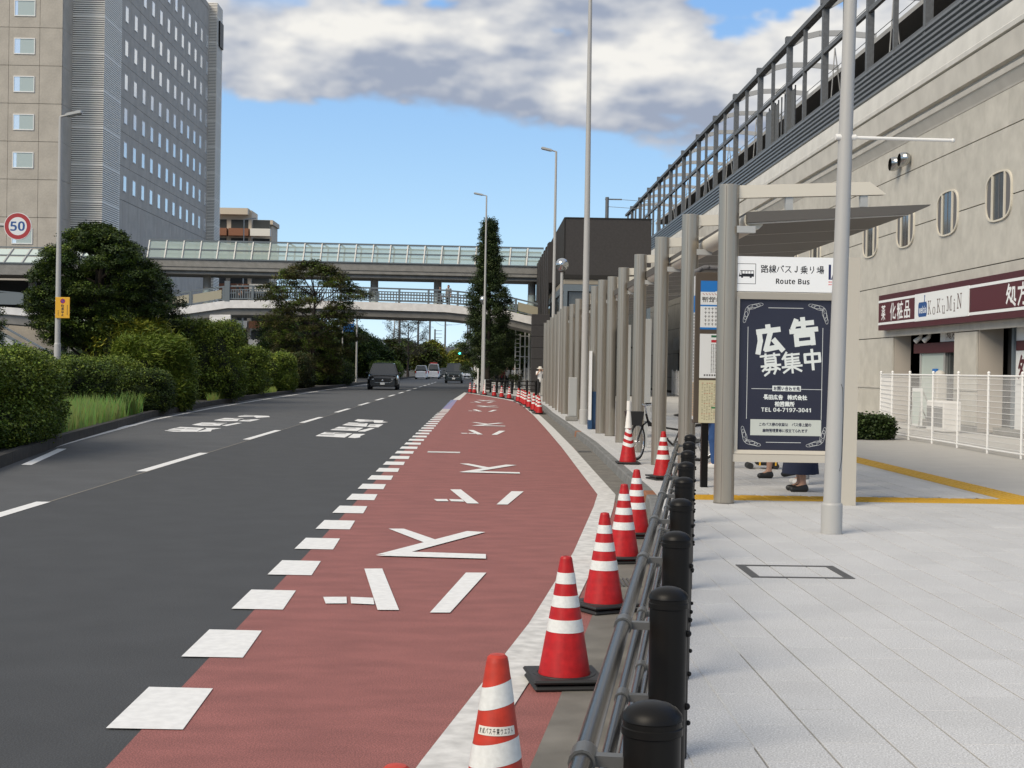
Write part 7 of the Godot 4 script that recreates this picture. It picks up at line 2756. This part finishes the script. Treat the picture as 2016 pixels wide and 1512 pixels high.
func body_set(pose: String, skirt: bool, cell: float) -> Dictionary:
	var key := "%s%s%f" % [pose, skirt, cell]
	if bodies.has(key):
		return bodies[key]
	var j := rig(pose)
	var skin := [[j.hip, j.waist, 0.125, 0.105], [j.waist, j.chest, 0.105, 0.12], [j.chest, j.neck, 0.10, 0.052], [j.neck, j.head - Vector3(0, 0.04, 0.0), 0.05, 0.05], [j.head + Vector3(0, 0.035, -0.012), j.head + Vector3(0, -0.02, 0.0), 0.092, 0.080], [j.head + Vector3(0, -0.065, 0.035), j.head + Vector3(0, -0.03, 0.02), 0.045, 0.06],
		[j.head + Vector3(0, 0.015, 0.09), j.head + Vector3(0, -0.015, 0.108), 0.012, 0.016], [j.head + Vector3(-0.088, 0, -0.01), j.head + Vector3(-0.09, -0.03, -0.005), 0.016, 0.012], [j.head + Vector3(0.088, 0, -0.01), j.head + Vector3(0.09, -0.03, -0.005), 0.016, 0.012], [j.shl, j.shr, 0.06, 0.06], [j.hipl, j.hipr, 0.09, 0.09]]
	var shirt := [[j.hip + Vector3(0, -0.02, 0), j.waist, 0.142, 0.125], [j.waist, j.chest, 0.125, 0.142], [j.chest, j.neck - Vector3(0, 0.05, 0), 0.12, 0.075], [j.shl, j.shr, 0.074, 0.074]]
	var legs := [[j.hip, j.hip + Vector3(0, 0.05, 0), 0.136, 0.128], [j.hipl, j.hipr, 0.102, 0.102]]
	var shoes := []
	var hair := [[j.head + Vector3(0, 0.055, -0.02), j.head + Vector3(0, 0.0, -0.035), 0.094, 0.088]]
	var tips := B.new()
	for k in ["l", "r"]:
		var s := 1.0 if k == "r" else -1.0
		skin += [[j["hip" + k], j["knee" + k], 0.083, 0.055], [j["knee" + k], j["knee" + k].lerp(j["ankle" + k], 0.3), 0.053, 0.058], [j["knee" + k].lerp(j["ankle" + k], 0.3), j["ankle" + k], 0.056, 0.036], [j["ankle" + k], j["toe" + k], 0.038, 0.03], [j["sh" + k], j["el" + k], 0.050, 0.038], [j["el" + k], j["wr" + k], 0.038, 0.027], [j["wr" + k], j["hand" + k], 0.027, 0.034]]
		shirt.append([j["sh" + k], j["sh" + k].lerp(j["el" + k], 0.85), 0.072, 0.062])
		legs += [[j["hip" + k], j["knee" + k], 0.100, 0.074], [j["knee" + k], j["ankle" + k] + Vector3(0, 0.03, 0), 0.074, 0.062]]
		shoes.append([[j["ankle" + k] + Vector3(0, -0.035, -0.02), j["toe" + k] + Vector3(0, 0.004, 0), 0.050, 0.038], [j["ankle" + k], j["ankle" + k] + Vector3(0, -0.03, 0.03), 0.046, 0.046], [j["ankle" + k] + Vector3(0, -0.055, -0.03), j["toe" + k] + Vector3(0, -0.004, -0.02), 0.034, 0.036]])
		# four fingers and a thumb, bent a little, of unequal length
		var dir: Vector3 = (j["hand" + k] - j["wr" + k]).normalized()
		var side := dir.cross(Vector3(s, 0, 0)).normalized()
		for i in 4:
			var o: Vector3 = j["hand" + k] + side * (0.024 - 0.016 * i) + dir * 0.02
			var ln: float = [0.062, 0.072, 0.066, 0.05][i]
			tips.tube([o, o + dir * ln * 0.55 + Vector3(-s * 0.006, 0, 0), o + dir * ln + Vector3(-s * 0.022, 0, 0)], [0.009, 0.0085, 0.007], 6)
		var th: Vector3 = j["wr" + k].lerp(j["hand" + k], 0.4) + side * 0.028
		tips.tube([th, th + side * 0.022 + dir * 0.025, th + side * 0.022 + dir * 0.055], [0.011, 0.010, 0.008], 6)
	var hide := sdf_mesh(skin, cell, 0.035)
	hide.v.append_array(tips.v)
	hide.n.append_array(tips.n)
	hide.u.append_array(tips.u)
	hide.c.append_array(tips.c)
	var out := {"skin": hide.mesh(), "shirt": sdf_mesh(shirt, cell, 0.04).mesh(), "hair": sdf_mesh(hair, cell, 0.03).mesh(), "shoe_a": sdf_mesh(shoes[0], cell * 0.8, 0.02).mesh(), "shoe_b": sdf_mesh(shoes[1], cell * 0.8, 0.02).mesh()}
	if skirt:
		var b := B.new()
		b.lathe([[0.30, 0.24], [0.302, 0.245], [0.26, 0.60], [0.19, 0.90], [0.145, 1.04], [0.14, 1.05]], 28, true)
		for i in b.v.size():
			var p := b.v[i]
			var a0 := atan2(p.z, p.x)
			var wv := 1.0 + 0.06 * sin(a0 * 9.0) * clampf((1.0 - p.y) / 0.6, 0, 1)
			b.v[i] = Vector3(p.x * wv, p.y, p.z * wv * 0.78)
		out["legs"] = b.mesh()
	else:
		out["legs"] = sdf_mesh(legs, cell, 0.035).mesh()
	bodies[key] = out
	return out

func person(label: String, at: Vector3, turn: float, pose: String, skirt: bool, cell: float, top: Material, bottom: Material, shoe: Material, group := "", hat: Material = null, k := 1.0) -> Node3D:
	var o := thing("person", label, "person", at, turn, group)
	o.scale = Vector3.ONE * k
	var s := body_set(pose, skirt, cell)
	part(o, "body", s.skin, M.skin)
	part(o, "shirt", s.shirt, top)
	part(o, "skirt" if skirt else "trousers", s.legs, bottom)
	part(o, "hair", s.hair, M.hair)
	part(o, "shoe", s.shoe_a, shoe)
	part(o, "shoe", s.shoe_b, shoe)
	var b := B.new()
	var h := Vector3(0, 1.575, 0.015)
	for x in [-0.032, 0.032]:
		b.ball(h + Vector3(x, 0.012, 0.083), Vector3(0.012, 0.008, 0.008), 8, 6)
	b.bar(h + Vector3(-0.022, -0.052, 0.088), h + Vector3(0.022, -0.052, 0.088), 0.008, 0.006)
	part(o, "face_features", b, M.hair)
	if hat:
		b = B.new()
		b.t = Transform3D(Basis(Vector3.RIGHT, 0.12), h + Vector3(0, 0.055, -0.01))
		b.lathe([[0.20, -0.02], [0.205, -0.012], [0.105, 0.02], [0.098, 0.085], [0.075, 0.105], [0.0, 0.112]], 24, true)
		b.lathe([[0.20, -0.024], [0.10, 0.01]], 24)
		part(o, "hat", b, hat)
	return o

func people():
	var w := "people waiting behind the poster frame"
	person("person in a long navy skirt and black shoes waiting behind the poster frame", P(4.28, 0.15, 18.85), -PI / 2, "stand", true, 0.016, M.cloth_white, M.cloth_navy, M.shoe_black, w)
	var q := person("person with bare ankles and black shoes standing behind the poster, facing the road", P(4.50, 0.15, 21.2), -PI / 2, "walk", false, 0.016, M.cloth_grey, M.cloth_black, M.shoe_black, w)
	# cropped trousers leave the ankles bare
	for c in q.get_children():
		if c.name == "trousers":
			c.scale = Vector3(1, 0.78, 1)
			c.position.y = 0.225
	person("person in white sneakers waiting behind the person in the navy skirt", P(4.58, 0.15, 20.05), -PI / 2, "stand", false, 0.016, M.cloth_black, M.cloth_grey, M.shoe_white, w)
	person("person in blue trousers and white shoes standing behind the timetable board", P(3.86, 0.15, 23.1), -2.2, "stand", false, 0.016, M.cloth_grey, M.cloth_blue, M.shoe_white, w)
	person("person in a white shirt and sun hat raising both hands by the entrance block", P(3.52, 0.15, 85.0), 0.3, "raise", false, 0.022, M.cloth_white, M.cloth_black, M.shoe_black, "", M.straw)
	var g := "people on the far plaza"
	var far := [[1.35, 122.0, "cloth_black", "cloth_black", 2.8, "person in black at the west end of the plaza group"], [1.75, 120.0, "cloth_red", "cloth_black", 3.0, "person in a dark red top in the plaza group"], [2.2, 121.0, "cloth_white", "cloth_black", 0.4, "person in a white top beside the dark red one"], [2.85, 124.0, "cloth_white", "cloth_grey", -0.6, "person in a white shirt leaning towards a companion on the plaza"], [3.3, 123.0, "cloth_white", "cloth_grey", 0.9, "person in a pale shirt at the east end of the plaza group"]]
	for p in far:
		person(p[5], P(p[0], 0.15, p[1]), p[4], "walk" if p[0] < 2.0 else "stand", false, 0.03, M[p[2]], M[p[3]], M.shoe_black, g)
	var d := "people crossing the lower footbridge"
	person("person in black on the lower footbridge beside the round column", P(-3.42, 6.5, 113.6), 1.3, "walk", false, 0.03, M.cloth_black, M.cloth_black, M.shoe_black, d)
	person("person in grey on the lower footbridge looking down over the railing", P(-2.72, 6.5, 113.3), -0.6, "stand", false, 0.03, M.cloth_grey, M.cloth_black, M.shoe_black, d, null, 1.06)
	person("dark-haired person on the footbridge before the louvred hotel corner, west of a pair", P(-19.55, 6.42, 113.8), 1.5, "walk", false, 0.03, M.cloth_black, M.cloth_black, M.shoe_black, d)
	person("dark-haired person on the footbridge before the louvred hotel corner, east of a pair", P(-19.15, 6.45, 113.8), 1.5, "stand", false, 0.03, M.cloth_black, M.cloth_black, M.shoe_black, d)
	# a low cart on the ground behind the poster
	var c := thing("luggage_cart", "low yellow and black cart on the footway behind the poster frame", "cart", P(4.62, 0.15, 23.2))
	var b := B.new()
	b.rbox(0.34, 0.20, 0.28, 0.03, Vector3(0.08, 0.16, 0))
	part(c, "box", b, M.black_trim)
	b = B.new()
	for x in [-0.05, 0.08, 0.21]:
		b.box(x - 0.012, x + 0.012, 0.06, 0.27, -0.15, 0.15)
	b.rbox(0.16, 0.05, 0.2, 0.02, Vector3(-0.14, 0.2, 0))
	part(c, "strap", b, M.yellow_paint)
	for x in [-0.2, 0.22]:
		b = B.new()
		b.t = Transform3D(Basis(Vector3.RIGHT, PI / 2), Vector3(x, 0.05, 0))
		b.lathe([[0.0, -0.14], [0.05, -0.14], [0.05, 0.14], [0.0, 0.14]], 12)
		part(c, "wheel", b, M.rubber)

func far_things():
	# banner sign beyond the brown-green tree
	var s := thing("road_banner", "blue and white banner sign beyond the brown-green tree", "sign", P(-12.6, 0.0, 135.0))
	var b := B.new()
	b.box(-0.55, 0.45, 5.0, 6.6, -0.05, 0.05)
	part(s, "board", b, M.blue_sign)
	b = B.new()
	b.box(-0.2, 0.40, 5.75, 6.25, 0.05, 0.06)
	part(s, "white_field", b, M.sign_white)
	b = B.new()
	b.tube([Vector3(-0.6, 0, 0), Vector3(-0.6, 6.8, 0)], 0.06, 8)
	part(s, "post", b, M.lamp_pole)
	s = thing("lamp_post", "pale pole standing beyond the bridge to the right of the blue banner", "lamp post", P(-12.3, 0.0, 140.0))
	b = B.new()
	b.tube([Vector3.ZERO, Vector3(0, 8, 0)], [0.10, 0.07], 8)
	part(s, "pole", b, M.lamp_pole)
	# overpass far down the road
	s = thing("far_overpass", "grey overpass with a screen wall far down the road", "overpass", P(-2.0, 0.0, 330.0))
	b = B.new()
	b.box(-9.0, 14.0, 3.9, 4.6, -6.0, 0.0)
	part(s, "deck", b, M.white_wall)
	b = B.new()
	b.box(-9.0, 14.0, 4.6, 6.5, -0.3, -0.1)
	for i in 24:
		b.box(-9.0 + i, -8.93 + i, 4.6, 6.5, -0.1, 0.0)
	part(s, "screen_wall", b, M.steel_cladding)
	for x in [-8.2, 9.0]:
		b = B.new()
		b.rbox(1.2, 4.0, 2.0, 0.05, Vector3(x, 2.0, -3.0))
		part(s, "pier", b, M.concrete)
	b = B.new()
	b.box(-9.0, 14.0, 0.0, 3.9, -9.0, -8.5)
	part(s, "back_wall", b, M.hotel_stain)
	# traffic light showing green
	s = thing("traffic_light", "traffic light on an arm, showing green, far down the road", "traffic light", P(-1.0, 0.0, 250.0))
	b = B.new()
	b.tube([Vector3(0.2, 0, 0), Vector3(0.2, 5.4, 0), Vector3(-2.6, 5.3, 0)], 0.10, 8)
	part(s, "pole", b, M.lamp_pole)
	b = B.new()
	b.rbox(1.5, 0.5, 0.2, 0.08, Vector3(-2.4, 4.3, 0))
	part(s, "housing", b, M.black_trim)
	b = B.new()
	b.t = Transform3D(Basis(Vector3.RIGHT, PI / 2), Vector3(-2.85, 4.3, 0.11))
	b.lathe([[0.0, 0.0], [0.19, 0.0], [0.19, 0.05], [0.0, 0.05]], 16)
	part(s, "green_light", b, M.signal_green)
	var l := OmniLight3D.new()
	l.name = "green_light_glow"
	l.light_color = Color(0.25, 0.95, 0.85)
	l.light_energy = 0.15
	l.light_size = 0.15
	l.omni_range = 60.0
	l.omni_attenuation = 2.0
	l.shadow_enabled = true
	l.position = P(-3.85, 4.3, 249.6)
	add_child(l)
	# power and railway poles against the sky
	var poles := [[-13.2, 228.0, 11.0], [-11.2, 250.0, 12.0], [-9.6, 262.0, 12.6], [-9.9, 300.0, 9.8], [-8.0, 310.0, 13.5], [-3.3, 330.0, 14.2], [-2.5, 300.0, 15.0]]
	for i in poles.size():
		var q = poles[i]
		var p := thing("utility_pole", "%s utility pole along the distant railway, counted from the west" % ORD[i], "utility pole", P(q[0], 0.0, q[1]), 0.0, "utility poles far down the road")
		b = B.new()
		b.tube([Vector3.ZERO, Vector3(0, q[2], 0)], [0.24, 0.16], 8)
		part(p, "mast", b, M.frame_steel)
		b = B.new()
		for y in [0.82, 0.90, 0.97]:
			b.bar(Vector3(-0.2, q[2] * y, 0), Vector3(1.5, q[2] * y, 0), 0.1, 0.09)
		part(p, "cross_arm", b, M.frame_steel)
	for i in 3:
		var p := thing("overhead_wires", "thin overhead wires strung between the far poles, %s span" % ["western", "middle", "eastern"][i], "wires", P(0, 0, 0))
		b = B.new()
		var a = poles[i * 2]
		var e = poles[i * 2 + 2]
		for y in [0.82, 0.9, 0.97]:
			var pts := []
			for k in 9:
				var t := k / 8.0
				pts.append(P(lerpf(a[0], e[0], t) + 0.8, lerpf(a[2], e[2], t) * y - 0.5 * sin(PI * t), lerpf(a[1], e[1], t)))
			b.tube(pts, 0.025, 4)
		part(p, "wire", b, M.frame_steel)
	# lattice mast behind the bridge
	var p := thing("pylon", "grey lattice pylon between the two footbridge decks", "pylon", P(-42.0, 0.0, 700.0))
	b = B.new()
	for s2 in [[-1, -1], [1, -1], [1, 1], [-1, 1]]:
		b.bar(Vector3(s2[0] * 2.2, 0, s2[1] * 2.2), Vector3(s2[0] * 0.5, 34, s2[1] * 0.5), 0.35, 0.35)
	for k in 11:
		var y := 3.0 * k
		var r0 := lerpf(2.2, 0.5, y / 34.0)
		var r1 := lerpf(2.2, 0.5, (y + 3.0) / 34.0)
		b.bar(Vector3(-r0, y, r0), Vector3(r1, y + 3, r1), 0.2, 0.2)
		b.bar(Vector3(r0, y, r0), Vector3(-r1, y + 3, r1), 0.2, 0.2)
	part(p, "lattice", b, M.grey_steel)
	b = B.new()
	for y in [24.5, 29.0]:
		b.bar(Vector3(-5, y, 0), Vector3(5, y, 0), 0.3, 0.3)
		b.bar(Vector3(-5, y, 0), Vector3(0, y + 1.8, 0), 0.2, 0.2)
		b.bar(Vector3(5, y, 0), Vector3(0, y + 1.8, 0), 0.2, 0.2)
	part(p, "cross_arm", b, M.grey_steel)
	# catenary post behind the entrance block
	p = thing("catenary_post", "grey railway wire post above the dark entrance block", "post", P(11.7, 9.0, 135.0))
	b = B.new()
	b.tube([Vector3.ZERO, Vector3(0, 9.2, 0)], 0.17, 8)
	part(p, "mast", b, M.frame_steel)
	b = B.new()
	b.bar(Vector3(-0.2, 9.0, 0), Vector3(1.4, 9.0, 0), 0.1, 0.12)
	for y in [8.2, 8.95]:
		b.bar(Vector3(0.1, y + 0.1, 0), Vector3(5.0, y - 0.4, 2.0), 0.04, 0.04)
	part(p, "cross_arm", b, M.frame_steel)
	# white steel masts and banners on the plaza
	p = thing("plaza_mast", "white steel frame mast with rungs on the plaza beside the dark stone pier", "mast", P(3.55, 0.15, 118.0))
	b = B.new()
	b.tube([Vector3(-0.75, 0, 0), Vector3(-0.75, 4.6, 0)], 0.05, 8)
	b.tube([Vector3(-0.35, 0, 0), Vector3(-0.35, 4.5, 0)], 0.05, 8)
	b.tube([Vector3(0.05, 0, 0), Vector3(0.05, 5.0, 0), Vector3(0.9, 5.8, 0)], 0.06, 8)
	b.tube([Vector3(0.4, 0, 0), Vector3(0.4, 5.4, 0)], 0.09, 8)
	part(p, "upright", b, M.white_plastic)
	b = B.new()
	for k in 9:
		b = B.new()
		b.tube([Vector3(-0.75, 1.6 + 0.35 * k, 0), Vector3(-0.35, 1.6 + 0.35 * k, 0)], 0.035, 6)
		part(p, "rung", b, M.white_plastic)
	for k in 3:
		b = B.new()
		b.tube([Vector3(-0.35, 2.6 + 0.85 * k, 0), Vector3(0.4, 2.6 + 0.85 * k, 0)], 0.045, 6)
		part(p, "cross_bar", b, M.white_plastic)
	b = B.new()
	b.lathe([[0.06, 5.3], [0.32, 5.6], [0.32, 5.7], [0.0, 5.75]], 14)
	for k in b.v.size():
		b.v[k].x += 0.4
	part(p, "lamp_bowl", b, M.white_plastic)
	p = thing("flag_mast", "thin white flag mast rising before the dark plaza trees", "mast", P(2.75, 0.15, 116.0))
	b = B.new()
	b.tube([Vector3.ZERO, Vector3(0, 7.2, 0)], [0.05, 0.03], 8)
	part(p, "mast", b, M.white_plastic)
	p = thing("plaza_booth", "small white booth with green lettering strip on the far plaza", "booth", P(3.3, 0.15, 127.0))
	b = B.new()
	b.rbox(2.2, 1.7, 1.2, 0.04, Vector3(0, 0.85, 0))
	part(p, "counter", b, M.white_wall)
	b = B.new()
	b.rbox(2.0, 0.5, 0.2, 0.03, Vector3(-0.2, 2.3, 0))
	part(p, "sign", b, M.sign_white)
	b = B.new()
	for i in 7:
		b.box(-1.1 + 0.26 * i, -0.92 + 0.26 * i, 2.14, 2.44, 0.1, 0.112)
	part(p, "lettering", b, mat("green_print", 0.03, 0.35, 0.10))
	b = B.new()
	for x in [-1.0, 1.0]:
		b.tube([Vector3(x, 1.6, 0), Vector3(x, 2.2, 0)], 0.04, 6)
	part(p, "support", b, M.grey_steel)
	# pale roofs glimpsed over the trees
	p = thing("distant_house", "pale roof glimpsed between the dark trees over the black car", "house", P(-15.0, 0.0, 198.0))
	b = B.new()
	b.prism(PackedVector2Array([Vector2(-1.3, 0), Vector2(1.5, 0), Vector2(1.5, 4.9), Vector2(0.6, 5.5), Vector2(-0.6, 5.6), Vector2(-1.3, 5.0)]), -3.0, 0.0)
	part(p, "wall", b, M.white_wall)
	p = thing("distant_shed", "white shed seen between plaza trees behind the people", "shed", P(2.2, 0.0, 150.0))
	b = B.new()
	b.prism(PackedVector2Array([Vector2(-3, 0), Vector2(4, 0), Vector2(4, 3.0), Vector2(0.5, 3.9), Vector2(-3, 3.0)]), -6.0, 0.0)
	part(p, "wall", b, M.white_wall)
	b = B.new()
	b.box(-2.6, 3.6, 0.3, 2.4, 0.0, 0.05)
	part(p, "window", b, M.dark_glass)
